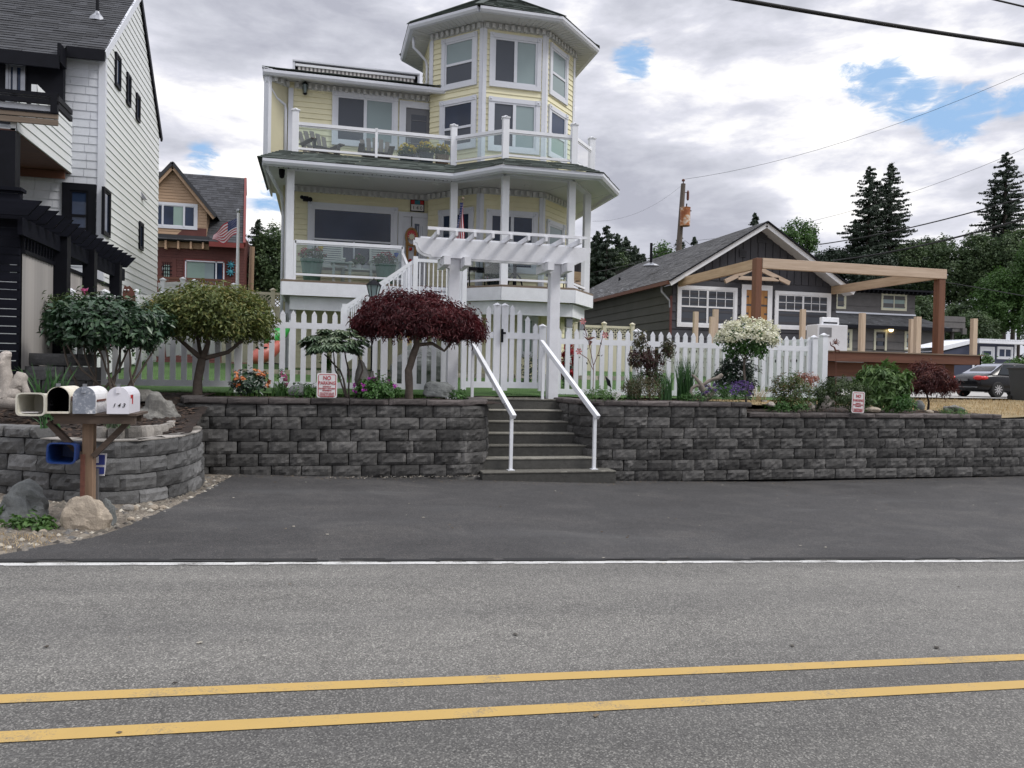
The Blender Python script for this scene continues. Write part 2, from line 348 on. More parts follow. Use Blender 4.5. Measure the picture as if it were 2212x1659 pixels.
def frameT(p0, p1, z=0):                # local x along the wall, y into the building, z up
    d = Vector((p1[0]-p0[0], p1[1]-p0[1], 0)).normalized(); n = Vector((-d.y, d.x, 0))
    return Matrix(((d.x, n.x, 0, p0[0]), (d.y, n.y, 0, p0[1]), (0, 0, 1, z), (0, 0, 0, 1)))
def copy_tree(o, loc=None, rz=None, parent=None):
    c = o.copy(); COL.objects.link(c)
    if parent is not None: c.parent = parent
    if loc is not None: c.location = loc
    if rz is not None: c.rotation_euler = (0, 0, rz)
    for ch in list(o.children): copy_tree(ch, parent=c)
    return c
def text(body, name, size, mat, parent, T, depth=.002, align='CENTER', shear=0, bold=0):
    cu = bpy.data.curves.new(name, 'FONT'); cu.body = body; cu.size = size; cu.align_x = align; cu.extrude = depth; cu.shear = shear; cu.offset = bold
    cu.resolution_u = 3
    tmp = bpy.data.objects.new('tmp', cu); COL.objects.link(tmp)
    bpy.context.view_layer.update()
    me = bpy.data.meshes.new_from_object(tmp.evaluated_get(bpy.context.evaluated_depsgraph_get()))
    bpy.data.objects.remove(tmp); me.transform(T); me.materials.clear()
    return link(me, name, mat, parent)
FRONT = Matrix(((1, 0, 0, 0), (0, 0, -1, 0), (0, 1, 0, 0), (0, 0, 0, 1)))   # text plane facing -Y
def fnum(x): return 0
# leaf clouds --------------------------------------------------------------
def rand_dirs(n):
    v = rng.normal(size=(n, 3)); return v/np.linalg.norm(v, axis=1)[:, None]
def leafmesh(name, P, N, D, L, Wd, mat, parent=None, base=None, fold=.25, curl=.2, rv=None):
    """P centres, N normals, D long directions, L lengths, Wd widths -> folded leaves of two quads... kept as 1 quad + fold"""
    n = len(P); D = D-N*np.sum(D*N, 1)[:, None]; D /= np.maximum(np.linalg.norm(D, axis=1), 1e-6)[:, None]; S = np.cross(N, D)
    L = np.broadcast_to(np.asarray(L, float), (n,))[:, None]; Wd = np.broadcast_to(np.asarray(Wd, float), (n,))[:, None]
    a = P-D*L*.5; b = P+D*L*.5-N*L*curl; l = P+S*Wd*.5+N*Wd*fold; r = P-S*Wd*.5+N*Wd*fold
    V = np.stack([a, l, b, r], 1).reshape(-1, 3)
    me = bpy.data.meshes.new(name); me.vertices.add(4*n); me.vertices.foreach_set('co', V.astype(np.float32).ravel())
    idx = np.arange(4*n).reshape(n, 4)
    tri = np.concatenate([idx[:, [0, 1, 2]], idx[:, [0, 2, 3]]], 1).reshape(-1)
    me.loops.add(6*n); me.loops.foreach_set('vertex_index', tri.astype(np.int32))
    me.polygons.add(2*n); me.polygons.foreach_set('loop_start', np.arange(0, 6*n, 3, dtype=np.int32)); me.polygons.foreach_set('loop_total', np.full(2*n, 3, np.int32))
    me.update(calc_edges=True)
    rv = rng.random(n) if rv is None else np.clip(rv, 0, 1)
    at_ = me.attributes.new('rv', 'FLOAT', 'FACE'); at_.data.foreach_set('value', np.repeat(rv, 2).astype(np.float32))
    return link(me, name, mat, parent, base)
def crown_pts(c, rad, ncl, per, clr, inner=.55, flat=0., bottom=-1., lump=.18):
    """clustered points in an uneven ellipsoid shell"""
    c = np.array(c, float); rad = np.array(rad, float)
    d = rand_dirs(ncl*3); d = d[d[:, 2] > bottom][:ncl]; ncl = len(d)
    rr = inner+(1-inner)*rng.random(ncl)**.5
    ph = np.array([noise.noise(Vector(x*1.7)+Vector((c[0], c[1], 3))) for x in d]); rr = rr*(1+lump*2*ph)
    C = c+d*rad*rr[:, None]
    if flat: C[:, 2] = np.where(C[:, 2] < c[2]+rad[2]*bottom*.0-flat, c[2]-flat+rng.random(ncl)*.1, C[:, 2])
    tone = rng.random(ncl)
    P = np.repeat(C, per, 0)+rng.normal(size=(ncl*per, 3))*clr
    O = np.repeat(d, per, 0); T = np.repeat(tone, per)
    return P, O, T
def leaves(name, P, O, T, L, W_, mat, parent=None, base=None, up=.5, droop=0., jit=.6, fold=.2, curl=.15):
    n = len(P); N = O*.6+np.array([0, 0, up])+rng.normal(size=(n, 3))*jit*.6; N /= np.linalg.norm(N, axis=1)[:, None]
    D = O+rng.normal(size=(n, 3))*jit+np.array([0, 0, -droop])
    rv = np.clip(.5*T+.5*rng.random(n), 0, 1)
    return leafmesh(name, P, N, D, L*(.6+.8*rng.random(n)), W_*(.7+.6*rng.random(n)), mat, parent, base, fold, curl, rv)
def blades(name, base_pts, h, w_, mat, parent=None, base=None, lean=.35, seg=3, rv=None, dirs=None):
    n = len(base_pts); B = np.array(base_pts, float); hh = h*(.65+.5*rng.random(n))
    ang = rng.random(n)*2*np.pi; ld = np.stack([np.cos(ang), np.sin(ang), np.zeros(n)], 1) if dirs is None else dirs
    side = np.stack([np.cos(ang*3+1), np.sin(ang*3+1), np.zeros(n)], 1); le = lean*(.2+rng.random(n))
    V = []
    for k in range(seg+1):
        t = k/seg; cpt = B+np.array([0, 0, 1])*(hh*t*(1-.25*le*t))[:, None]+ld*(hh*le*t*t)[:, None]; wd = w_*(1-t)**.6*.5 if k < seg else 0.0005
        V += [cpt-side*wd, cpt+side*wd]
    V = np.stack(V, 1).reshape(-1, 3); m = 2*(seg+1); q = []
    for k in range(seg): q.append([2*k, 2*k+1, 2*k+3, 2*k+2])
    F = (np.arange(n)[:, None, None]*m+np.array(q)[None]).reshape(-1, 4)
    me = bpy.data.meshes.new(name); me.vertices.add(len(V)); me.vertices.foreach_set('co', V.astype(np.float32).ravel())
    me.loops.add(F.size); me.loops.foreach_set('vertex_index', F.astype(np.int32).ravel())
    me.polygons.add(len(F)); me.polygons.foreach_set('loop_start', np.arange(0, F.size, 4, dtype=np.int32)); me.polygons.foreach_set('loop_total', np.full(len(F), 4, np.int32))
    me.update(calc_edges=True); rv = rng.random(n) if rv is None else rv
    at_ = me.attributes.new('rv', 'FLOAT', 'FACE'); at_.data.foreach_set('value', np.repeat(rv, seg).astype(np.float32))
    return link(me, name, mat, parent, base)
def rock(name, c, r, mat, label=None, cat='rock', group=None, seed=0, parent=None, n=18, m=12, rough=.25, sub=1.0):
    mb = MB(); vs = []; cx_, cy_, cz_ = c
    for i in range(m+1):
        t = math.pi*i/m
        for k in range(n):
            d = Vector((math.sin(t)*math.cos(2*math.pi*k/n), math.sin(t)*math.sin(2*math.pi*k/n), math.cos(t)))
            q = 1+rough*(noise.noise(d*1.1*sub+Vector((seed*3.1, seed, 2)))*1.4+.5*noise.noise(d*2.7*sub+Vector((seed, 5, 1))))
            d2 = d*q
            vs.append((cx_+d2.x*r[0], cy_+d2.y*r[1], cz_+max(d2.z, -.55)*r[2]))
    mb.add(vs, [(i*n+k, (i+1)*n+k, (i+1)*n+(k+1) % n, i*n+(k+1) % n) for i in range(m) for k in range(n)], .5)
    o = mb.build(name, mat, parent, None if parent else (cx_, cy_, cz_-.5*r[2]))
    return tag(o, label, cat, group) if parent is None else o
# ================================================================ ground
def lerp_tab(tab, x):
    if x <= tab[0][0]: return tab[0][1]
    for (a, b), (c, d) in zip(tab, tab[1:]):
        if x <= c: return b+(d-b)*(x-a)/(c-a)
    return tab[-1][1]
def zroad(x): return -.037*max(-60, min(60, x))
WB = [(-60, 2.2), (5, -.185), (8.2, -.25), (14, -.22), (60, -.2)]
def zg(x, y):
    if y < 7: return zroad(x)
    t = min(1, (y-7)/5.6); return zroad(x)*(1-t)+lerp_tab(WB, x)*t
def atG(u, v):
    d = ray(u, v); t = 5.
    for _ in range(20): t = (zg(d.x*t, d.y*t)-EYE)/d.z
    return Vector((d.x*t, d.y*t, EYE+d.z*t))
def sheet(name, x0, x1, y0, y1, st, zf, mat, inside=None, kind='structure', nz=0, nsc=3., sty=None):
    sty = sty or st; nx = max(1, round((x1-x0)/st)); ny = max(1, round((y1-y0)/sty)); idx = {}; vs = []; fs = []
    def vid(i, j):
        if (i, j) not in idx:
            x = x0+(x1-x0)*i/nx; y = y0+(y1-y0)*j/ny; z = zf(x, y)
            if nz: z += nz*noise.noise(Vector((x*nsc, y*nsc, 0)))
            idx[(i, j)] = len(vs); vs.append((x, y, z))
        return idx[(i, j)]
    for i in range(nx):
        for j in range(ny):
            if inside and not inside(x0+(x1-x0)*(i+.5)/nx, y0+(y1-y0)*(j+.5)/ny): continue
            fs.append((vid(i, j), vid(i+1, j), vid(i+1, j+1), vid(i, j+1)))
    mb = MB(); mb.add(vs, fs); o = mb.build(name, mat, smooth=True); return tag(o, kind=kind)
def zfar(x, y):
    if y < 13.2: return zg(x, y)-.5
    if x > 9: return 1.02+.0*(y-13)
    return min(1.25+(y-13.2)*.07, 1.72)
sheet('ground', -400, 420, -60, 700, 20, lambda x, y: (zfar(x, y)-.35) if y > 14 else -2.5, M['dirt'])
sheet('road', -60, 60, -12, 6.96, .5, lambda x, y: zroad(x)+.008, M['road'], sty=3)
def line(name, y0, y1, mat, z=.013):
    return sheet(name, -60, 60, y0, y1, .5, lambda x, y: zroad(x)+z, mat)
sheet('white_edge_line', -60, 60, 6.82, 6.91, .04, lambda x, y: zroad(x)+.013, M['wline'], lambda x, y: True if 6.84 < y < 6.89 else noise.noise(Vector((x*6, y*20, 3))) > -.16, sty=.015)
line('yellow_centre_line', 3.725, 3.835, M['yline']); line('yellow_centre_line', 4.145, 4.25, M['yline'])
edge = [atG(u, v) for u, v in ((-60, 1212), (0, 1201), (70, 1187), (155, 1172), (207, 1162), (250, 1148), (300, 1127), (360, 1102), (405, 1082), (440, 1064), (467, 1049), (502, 1029))]
def on_apron(x, y):
    if y > 12.9: return False
    if x > 0: return True
    for a, b in zip(edge, edge[1:]):
        if a.x <= x <= b.x: return y < a.y+(b.y-a.y)*(x-a.x)/(b.x-a.x)+.05*noise.noise(Vector((x*3, y*3, 0)))
    return x > edge[-1].x or y < edge[0].y-(edge[0].x-x)*.02
sheet('driveway_apron', -14, 40, 6.96, 12.96, .06, lambda x, y: zg(x, y)+.012+.012*noise.noise(Vector((x*.5, y*.5, 0))), M['apron'], on_apron) if False else None
def apron():
    mb = MB(); xs = [p.x for p in edge]; N_ = 400; vs = []; fs = []
    # strip grid: rows in y, left side follows the curved kerbless edge
    rows = 90
    def left(y):
        for a, b in zip(edge, edge[1:]):
            if a.y <= y <= b.y and b.y > a.y: return a.x+(b.x-a.x)*(y-a.y)/(b.y-a.y)
        return edge[0].x-(6.96 < y < edge[0].y)*0-8*max(0, min(1, (edge[0].y-y)/.25)) if y < edge[0].y else edge[-1].x
    for j in range(rows+1):
        y = 6.96+(12.96-6.96)*j/rows; l = left(y)+.05*noise.noise(Vector((y*5, 1, 0)))
        for i in range(101):
            x = l+(40-l)*(i/100)**1.6; vs.append((x, y, zg(x, y)+.012))
    fs = [(j*101+i, j*101+i+1, (j+1)*101+i+1, (j+1)*101+i) for j in range(rows) for i in range(100)]
    mb.add(vs, fs); tag(mb.build('driveway_apron', M['apron'], smooth=True), kind='structure')
apron()
sheet('gravel_verge', -30, 0.2, 6.96, 12.9, .08, lambda x, y: zg(x, y)+.003-(.0 if y > 7.3 else .0), M['gravel'], nz=.0)
def rvmat(name, cols, rough=.9):
    t = NT(name); a = t.n('ShaderNodeAttribute', attribute_name='rv'); k = len(cols)-1
    t.col(t.ramp(a.outputs['Fac'], [(i/k, c) for i, c in enumerate(cols)])); t.rough(rough); return t.m
# loose gravel on the verge
P = []
while len(P) < 5200:
    x = -5.6+5.7*rng.random(); y = 7.05+5.2*rng.random()
    if not on_apron(x-.03, y+.02): P.append((x, y, zg(x, y)))
def chips(name, P, s0, s1, mat, flat=.6, kind='stuff', label=None):
    mb = MB(); base = [(1, 0, 0), (-.5, .87, 0), (-.5, -.87, 0), (0, 0, 1), (.2, .1, -.6)]
    for x, y, z in P:
        s = s0+(s1-s0)*rnd.random()**2.2; a = rnd.random()*6.3; ca, sa = math.cos(a), math.sin(a); e = .6+.8*rnd.random()
        pts = [(-1, -.6, 0), (.9, -.8, .1), (1, .7, 0), (-.7, .9, .1), (0, .1, flat*1.2), (.4, -.2, flat)]
        mb.add([(x+s*(px*e*ca-py*sa), y+s*(px*e*sa+py*ca), z+s*pz) for px, py, pz in pts], [(0, 1, 5, 4), (1, 2, 5), (2, 3, 4, 5), (3, 0, 4)], rnd.random())
    return tag(mb.build(name, mat), label=label, kind=kind)
M['pebble'] = rvmat('mixed_pebbles', [(.05, .045, .04), (.14, .125, .10), (.24, .21, .17), (.10, .10, .10), (.50, .46, .38)])
M['chip'] = rvmat('bark_chips', [(.010, .007, .005), (.03, .019, .013), (.07, .043, .028), (.018, .013, .010)])
tag(chips('loose_gravel', P, .010, .045, M['pebble']), 'loose pebbles and grit scattered along the asphalt edge', 'gravel')
sheet('asphalt_seam', -12, 40, 6.93, 7.03, .1, lambda x, y: zg(x, y)+.0165, M['rubber'], sty=.034, inside=lambda x, y: noise.noise(Vector((x*2.2, y*22, 0))) > -.12-.35*abs(noise.noise(Vector((x*.4, 0, 0)))))
P = []
for _ in range(240):
    x, y = -3+16*rnd.random(), 3+9.3*rnd.random()**.8
    P.append((x, y, zg(x, y)+.016))
chips('road_litter', P, .004, .02, rvmat('twigs_and_grit', [(.02, .016, .012), (.10, .07, .04), (.35, .33, .28), (.03, .025, .02)]), .3, label='scattered twigs, bark bits and grit on the asphalt')
P = [(-2.6+8*rnd.random(), 12.05+.4*rnd.random()**.5, 0) for _ in range(500)]+[(4.9+9.5*rnd.random(), 12.3+.43*rnd.random()**.5, 0) for _ in range(600)]
chips('wall_foot_debris', [(x, y, zg(x, y)+.014) for x, y, _ in P], .004, .014, rvmat('grit_and_leaf_bits', [(.03, .025, .02), (.12, .09, .06), (.20, .17, .13)]), .4, label='leaf bits and grit gathered along the foot of the block walls')
# garden beds
LW = [(-14, 11.0), (-9, 10.9), (-6, 10.75), (-4.4, 10.6), (-3.5, 10.3), (-2.85, 9.85), (-2.37, 9.68), (-1.95, 9.85), (-1.66, 10.4), (-1.56, 11.1), (-1.62, 11.8), (-1.8, 12.5)]
def lower_y(x):
    for a, b in zip(LW, LW[1:]):
        if a[0] <= x <= b[0]: return a[1]+(b[1]-a[1])*(x-a[0])/(b[0]-a[0])
    return 99
def zbed(x, y):
    t = max(0, min(1, (y-10.0)/3.6)); return .70+t*.52
sheet('garden_bed', -10, -1.45, 9.7, 14.9, .07, zbed, M['mulch'], lambda x, y: y > (lower_y(x) if x < -1.6 else 10.9)+.12 and (x < -2.1 if y > 12.55 else x < -1.66), nz=.05, nsc=5)
sheet('garden_bed', -1.95, 3.05, 12.62, 14.9, .07, lambda x, y: 1.175, M['mulch'], nz=.045, nsc=5)
def zr(x, y): return 1.19 if x < 7.6 else 1.02+.0*(y-12.8)
sheet('garden_bed', 4.5, 13.4, 12.85, 17.6, .07, zr, M['mulch'], lambda x, y: y < 14.9 or x > 10.85, nz=.045, nsc=5)
def zlawn(x, y): return lerp_tab([(13, 1.2), (14.6, 1.25), (18.7, 1.62), (22, 1.8), (60, 1.8)], y)
sheet('lawn', -9, 10.8, 14.5, 26, .25, zlawn, M['lawn'], nz=.02)
sheet('dry_grass', 10.8, 60, 12.95, 24.9, .4, lambda x, y: 1.0+.0*x, M['dry'], lambda x, y: x > 13.3 or y > 17.4, nz=.06, nsc=.8)
sheet('neighbour_driveway', 13, 90, 24.8, 44, 1, lambda x, y: 1.08, M['drive'])
# ================================================================ block walls
def path_walk(path):
    seg = [math.dist(a, b) for a, b in zip(path, path[1:])]; tot = sum(seg)
    def pt(s):
        s = max(0, min(tot, s))
        for i, L in enumerate(seg):
            if s <= L or i == len(seg)-1:
                t = s/L; a, b = path[i], path[i+1]; return Vector((a[0]+(b[0]-a[0])*t, a[1]+(b[1]-a[1])*t)), Vector(((b[0]-a[0])/L, (b[1]-a[1])/L))
            s -= L
    return pt, tot
def block(mb, p, q, z0, z1, depth=.28, rough=.024, ch=.018, nx=8, nz=4, a=None):
    d = (q-p); L = d.length; d.normalize(); n = Vector((d.y, -d.x))    # outward (towards the street) for a left-to-right path
    a = rnd.random() if a is None else a; sd = rnd.random()*90; g = .007
    fac = .022*rnd.random() if rnd.random() < .6 else 0; fw_ = .07+.09*rnd.random()
    vs = []; tilt = (rnd.random()-.5)*.035; tv = (rnd.random()-.5)*.02
    for j in range(nz+1):
        for i in range(nx+1):
            s = i/nx; t = j/nz; ed = min(s, 1-s)*L; et = min(t, 1-t)*(z1-z0)
            off = -ch*1.5*max(0, 1-ed/.035)**1.4-ch*.45*max(0, 1-et/.03)**1.4
            off -= fac*max(0, 1-s*L/fw_)
            off += rough*noise.noise(Vector((s*L*9+sd, t*2.4, sd)))+rough*.8*noise.noise(Vector((s*L*24+sd, t*6, sd)))+tilt*(s-.5)+tv*(t-.5)
            if i in (0, nx) or j in (0, nz): off = min(off, -.014)
            x = p+d*(g+(L-2*g)*s)+n*off
            vs.append((x.x, x.y, z0+.005+(z1-z0-.010)*t))
    k = (nx+1)*(nz+1); W_ = nx+1
    b0, b1 = p+d*g-n*depth, q-d*g-n*depth
    vs += [(b0.x, b0.y, z0+.003), (b1.x, b1.y, z0+.003), (b1.x, b1.y, z1-.003), (b0.x, b0.y, z1-.003)]
    fs = [(j*W_+i, j*W_+i+1, (j+1)*W_+i+1, (j+1)*W_+i) for j in range(nz) for i in range(nx)]
    fs.append(tuple([nz*W_+i for i in range(nx+1)]+[k+2, k+3])); fs.append(tuple([i for i in range(nx, -1, -1)]+[k, k+1]))
    fs.append(tuple([j*W_ for j in range(nz, -1, -1)]+[k, k+3])); fs.append(tuple([j*W_+nx for j in range(nz+1)]+[k+2, k+1]))
    mb.add(vs, fs, a)
def wall_rows(mb, path, top, rows, bl=.455, bh=.192, s_from=0, s_to=None, batter=0.008, **k):
    pt, tot = path_walk(path); s_to = tot if s_to is None else s_to
    for r in range(rows):
        z1 = top-bh*r; z0 = z1-bh; s = s_from-(bl/2 if r % 2 else 0)-rnd.random()*.05
        while s < s_to:
            e = s+bl*(.97+.06*rnd.random()); a, b = max(s, s_from), min(e, s_to)
            if b-a > .06:
                p, dp = pt(a); q, _ = pt(b); n = Vector((dp.y, -dp.x)); o = n*(batter*r)
                block(mb, p+o, q+o, z0, z1, **k)
            s = e
LU = [(-2.15, 13.6), (-2.15, 12.56), (-1.95, 12.5), (2.25, 12.5), (2.55, 12.55), (2.75, 12.72), (2.83, 13.0), (2.93, 13.6), (2.98, 14.45)]
wl = empty('retaining_wall', (0, 12.5, 0), 'dark split face block wall left of the concrete steps, below the maples', 'retaining wall', 'block retaining walls')
mb = MB(); wall_rows(mb, LU, 1.135, 7); mb.build('block_courses', M['block'], wl)
mb = MB(); wall_rows(mb, [(x-.0, y-(.03 if y < 12.6 else 0)) for x, y in LU], 1.235, 1, bl=.62, bh=.098, rough=.006, ch=.012, depth=.33); mb.build('cap_stones', M['cap'], wl)
RU = [(4.40, 14.5), (4.42, 13.9), (4.50, 13.2), (4.62, 12.95), (4.9, 12.8), (5.5, 12.75), (26, 12.75)]
wr = empty('retaining_wall', (8, 12.75, -.2), 'long dark split face block wall right of the steps, stepped down once', 'retaining wall', 'block retaining walls')
pt, tot = path_walk(RU); sA = tot-(26-7.72)
mb = MB(); wall_rows(mb, RU, 1.15, 1, s_to=sA-.03); wall_rows(mb, RU, 1.15-.192, 6)
mb.build('block_courses', M['block'], wr)
RC = [(x, y-.02) for x, y in RU]
mb = MB(); wall_rows(mb, RC, 1.245, 1, bl=.62, bh=.095, s_to=sA+.05, rough=.006, ch=.012, depth=.33); wall_rows(mb, RC, 1.055, 1, bl=.55, bh=.095, s_from=sA+.0, s_to=tot-12.55, rough=.006, ch=.012, depth=.33)
mb.build('cap_stones', M['cap'], wr)
ww = empty('retaining_wall', (-2.4, 9.7, .1), 'low curved grey block wall behind the mailboxes', 'retaining wall', 'block retaining walls')
LWr = [(x, y) for x, y in LW[2:]]
mb = MB(); wall_rows(mb, LWr, .81, 5, bl=.45, batter=.012); 
wall_rows(mb, LWr[:3]+[(-3.25, 10.14)], .95, 1, bl=.4, bh=.135); mb.build('block_courses', M['block_low'], ww)
mb = MB()
pt, tot = path_walk(LWr)
for i in range(int(tot/.42)):           # pale flat tops of the uppermost course
    p, d = pt(i*.42); q, _ = pt(i*.42+.41); n = Vector((d.y, -d.x))
    if p.x < -3.3: continue
    a, b, c, e = p-n*.012, q-n*.012, q-n*.27, p-n*.27
    mb.prism([tuple(a), tuple(b), tuple(c), tuple(e)], .811, .824, rnd.random())
mb.build('cap_stones', M['cap_low'], ww)
ed = MB(); pt, tot = path_walk([(-2.75, 10.35), (-2.35, 10.25), (-2.05, 10.4), (-1.93, 10.9), (-1.92, 11.6), (-2.05, 12.1)])
for i in range(int(tot/.23)):
    p, d = pt(i*.23); q, _ = pt(i*.23+.215); block(ed, p, q, .74, .93+.02*rnd.random(), depth=.09, rough=.01, ch=.03, nx=6, nz=3)
tag(ed.build('garden_edging', M['cap_low'], base=(-2, 11, .7)), 'row of pale scalloped edging bricks inside the low curved wall', 'edging')
# stepped block wall under the corrugated fence at the far left
ws = empty('retaining_wall', (-4.3, 13, 1.2), 'short weathered block wall under the corrugated fence', 'retaining wall')
mb = MB(); wall_rows(mb, [(-4.35, 12.95), (-3.35, 12.95)], 1.66, 3, bl=.62, bh=.21, rough=.012, depth=.4)
wall_rows(mb, [(-4.35, 13.1), (-3.45, 13.1)], 1.86, 1, bl=.7, bh=.19, rough=.012, depth=.4); mb.build('block_courses', M['block_low'], ws)
# ================================================================ steps and rails
st = empty('concrete_steps', (3.8, 12.4, -.1), 'exposed aggregate concrete steps climbing between the two block walls', 'steps')
mb = MB(); ns = MB(); XR = [4.88, 4.64, 4.60, 4.55, 4.50, 4.46, 4.46]; XL = [2.72, 2.80, 2.84, 2.87, 2.9, 2.92, 2.92]
Ys = [12.42]+[12.74+.283*k for k in range(6)]; Zs = [.05+.193*k for k in range(7)]
for k in range(7):
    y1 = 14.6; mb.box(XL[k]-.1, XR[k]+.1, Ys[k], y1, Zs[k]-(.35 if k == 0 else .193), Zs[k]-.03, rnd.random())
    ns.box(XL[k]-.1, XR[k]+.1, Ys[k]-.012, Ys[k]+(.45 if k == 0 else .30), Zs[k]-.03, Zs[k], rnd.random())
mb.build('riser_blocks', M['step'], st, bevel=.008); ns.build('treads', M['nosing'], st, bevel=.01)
mbp = MB()
for i in range(5):
    for j in range(14):
        x = 2.95+i*.34+rnd.random()*.03; y = 14.45+j*.36
        mbp.box(x, x+.33, y, y+.35, 1.15, 1.222+.01*rnd.random()+max(0, (y-15)*.06), rnd.random())
tag(mbp.build('garden_path', M['paver']), kind='structure')
mbp = MB()
for i in range(26):
    for j in range(2):
        mbp.box(-1.9+i*.36, -1.56+i*.36, 18.1+j*.4, 18.48+j*.4, 1.5, 1.66+.01*rnd.random(), rnd.random())
tag(mbp.build('patio', M['paver']), kind='structure')
def handrail(u1, v1, ut, ytop, label):
    a = at(u1, v1, 12.62); x = a.x; tp = at(ut, 738, ytop); xt = tp.x
    h = empty('handrail', (x, 12.6, .05), label, 'handrail', 'white handrails beside the steps')
    lo, hi = Vector((x+.01, 12.50, .96)), Vector((xt, ytop, tp.z)); d = (hi-lo).normalized()
    mb = MB(); mb.bar(lo, hi, .075, .085); mb.build('top_rail', M['white'], h, bevel=.006)
    m1 = MB(); m1.box(x-.028, x+.028, 12.60, 12.656, .05, 1.0); m1.build('post', M['white'], h, bevel=.003)
    m2 = MB(); zt = 2.0-.02; m2.box(xt-.015, xt+.037, ytop-.15, ytop-.1, 1.2, tp.z-.10); m2.build('post', M['white'], h, bevel=.003)
    m3 = MB(); m3.box(x-.06, x+.06, 12.57, 12.68, .05, .062); m3.build('base_plate', M['white'], h)
handrail(1103, 1020, 1018, 14.3, 'white metal handrail down the left side of the steps'); handrail(1283, 1016, 1169, 14.3, 'white metal handrail down the right side of the steps')
# lowest pebbles between wall and asphalt
P = [(-1.4+4.2*rnd.random(), 12.2+.22*rnd.random(), zg(0, 12.3)+.005) for _ in range(260)]
chips('wall_foot_gravel', P, .006, .018, M['pebble'], label='fine grit gathered along the foot of the wall')
P = []
while len(P) < 5000:
    x = -4.9+3.1*rnd.random(); y = 9.9+4.6*rnd.random()
    if y > lower_y(x)+.3: P.append((x, y, zbed(x, y)+.01))
P += [(-1.9+4.8*rnd.random(), 12.85+1.9*rnd.random(), 1.18) for _ in range(2200)]+[(4.6+9*rnd.random(), 13.0+1.8*rnd.random(), 0) for _ in range(4000)]
P = [(x, y, z if z else zr(x, y)+.01) for x, y, z in P]
chips('bark_chips', P, .012, .045, M['chip'], .35, label='dark bark chips covering the garden beds')
# ================================================================ generic building pieces
def laps(mb, x0, x1, z0, z1, e=.13, y=0., th=.022, clip=None):
    z = z0; i = 0
    while z < z1-.01:
        zt = min(z+e, z1); a0, a1 = (x0, x1) if clip is None else clip((z+zt)/2)
        b0, b1 = (x0, x1) if clip is None else clip(zt)
        c0, c1 = (x0, x1) if clip is None else clip(z)
        if c1-c0 > .02: mb.add([(c0, y-th, z), (c1, y-th, z), (b1, y-.003, zt), (b0, y-.003, zt), (c0, y, z), (c1, y, z)], [(0, 1, 2, 3), (4, 5, 1, 0)], rnd.random())
        z = zt; i += 1
def rect_on(p0, p1, u0, u1, vt, vb):
    um = (u0+u1)/2; vm = (vt+vb)/2
    return on(u0, vm, p0, p1)[0], on(u1, vm, p0, p1)[0], on(um, vb, p0, p1)[1], on(um, vt, p0, p1)[1]
def window(par, T, r, glass='glass', tw=.11, mull=0, rail=0, trim='trim', grid=None, head=True, name='window', glasses=None, sill=False):
    x0, x1, z0, z1 = r; f = MB(T); y0, y1 = -.062, -.0; w = tw
    f.box(x0, x0+w, y0, y1, z0, z1); f.box(x1-w, x1, y0, y1, z0, z1); f.box(x0+w, x1-w, y0, y1, z0, z0+w); f.box(x0+w, x1-w, y0, y1, z1-w, z1)
    if head:
        for xx in (x0-.004, x1-w*1.05): f.box(xx, xx+w*1.1, y0-.015, y0+.001, z1-w*1.05, z1+.004); f.ball((xx+w*.55, y0-.018, z1-w*.5), w*.22, 8, 4)
    if sill: f.box(x0-.04, x1+.04, -.11, -.0, z0-.05, z0-.002)
    a0, a1, b0, b1 = x0+w, x1-w, z0+w, z1-w; s = .045
    f.box(a0, a0+s, -.045, -.005, b0, b1); f.box(a1-s, a1, -.045, -.005, b0, b1); f.box(a0+s, a1-s, -.045, -.005, b0, b0+s); f.box(a0+s, a1-s, -.045, -.005, b1-s, b1)
    if mull:
        xm = a0+(a1-a0)*(.5 if mull is True else mull); f.box(xm-.04, xm+.04, -.05, -.006, b0+s, b1-s)
    if rail:
        zm = b0+(b1-b0)*rail; f.box(a0+s, a1-s, -.048, -.006, zm-.03, zm+.03)
    if grid:
        nx, nz, g0, g1 = grid
        for seg in (((a0, a1),) if not mull else ((a0, a0+(a1-a0)/2), (a0+(a1-a0)/2, a1))):
            for i in range(1, nx): xx = seg[0]+(seg[1]-seg[0])*i/nx; f.box(xx-.012, xx+.012, -.04, -.012, b0+(b1-b0)*g0, b0+(b1-b0)*g1)
            for j in range(1, nz): z_ = b0+(b1-b0)*(g0+(g1-g0)*j/nz); f.box(seg[0], seg[1], -.04, -.012, z_-.012, z_+.012)
    fo = f.build(name, M[trim], par)
    gl = glasses or [glass]
    k = len(gl)
    for i, g in enumerate(gl):
        if rail and k == 2: zz0, zz1 = (b0, b0+(b1-b0)*rail) if i == 0 else (b0+(b1-b0)*rail, b1); xx0, xx1 = a0, a1
        else: zz0, zz1 = b0, b1; xx0, xx1 = a0+(a1-a0)*i/k, a0+(a1-a0)*(i+1)/k
        p = MB(T); p.add([(xx0, -.026, zz0), (xx1, -.026, zz0), (xx1, -.026, zz1), (xx0, -.026, zz1)], [(0, 1, 2, 3)]); p.build('pane', M[g], fo)
    return fo
def dentil(mb, x0, x1, z, n=None):      # row of little blocks under a soffit
    mb.box(x0, x1, -.03, 0, z-.16, z); k = n or int((x1-x0)/.15)
    for i in range(k): xx = x0+(x1-x0)*(i+.5)/k; mb.box(xx-.04, xx+.04, -.10, -.03, z-.15, z-.03)
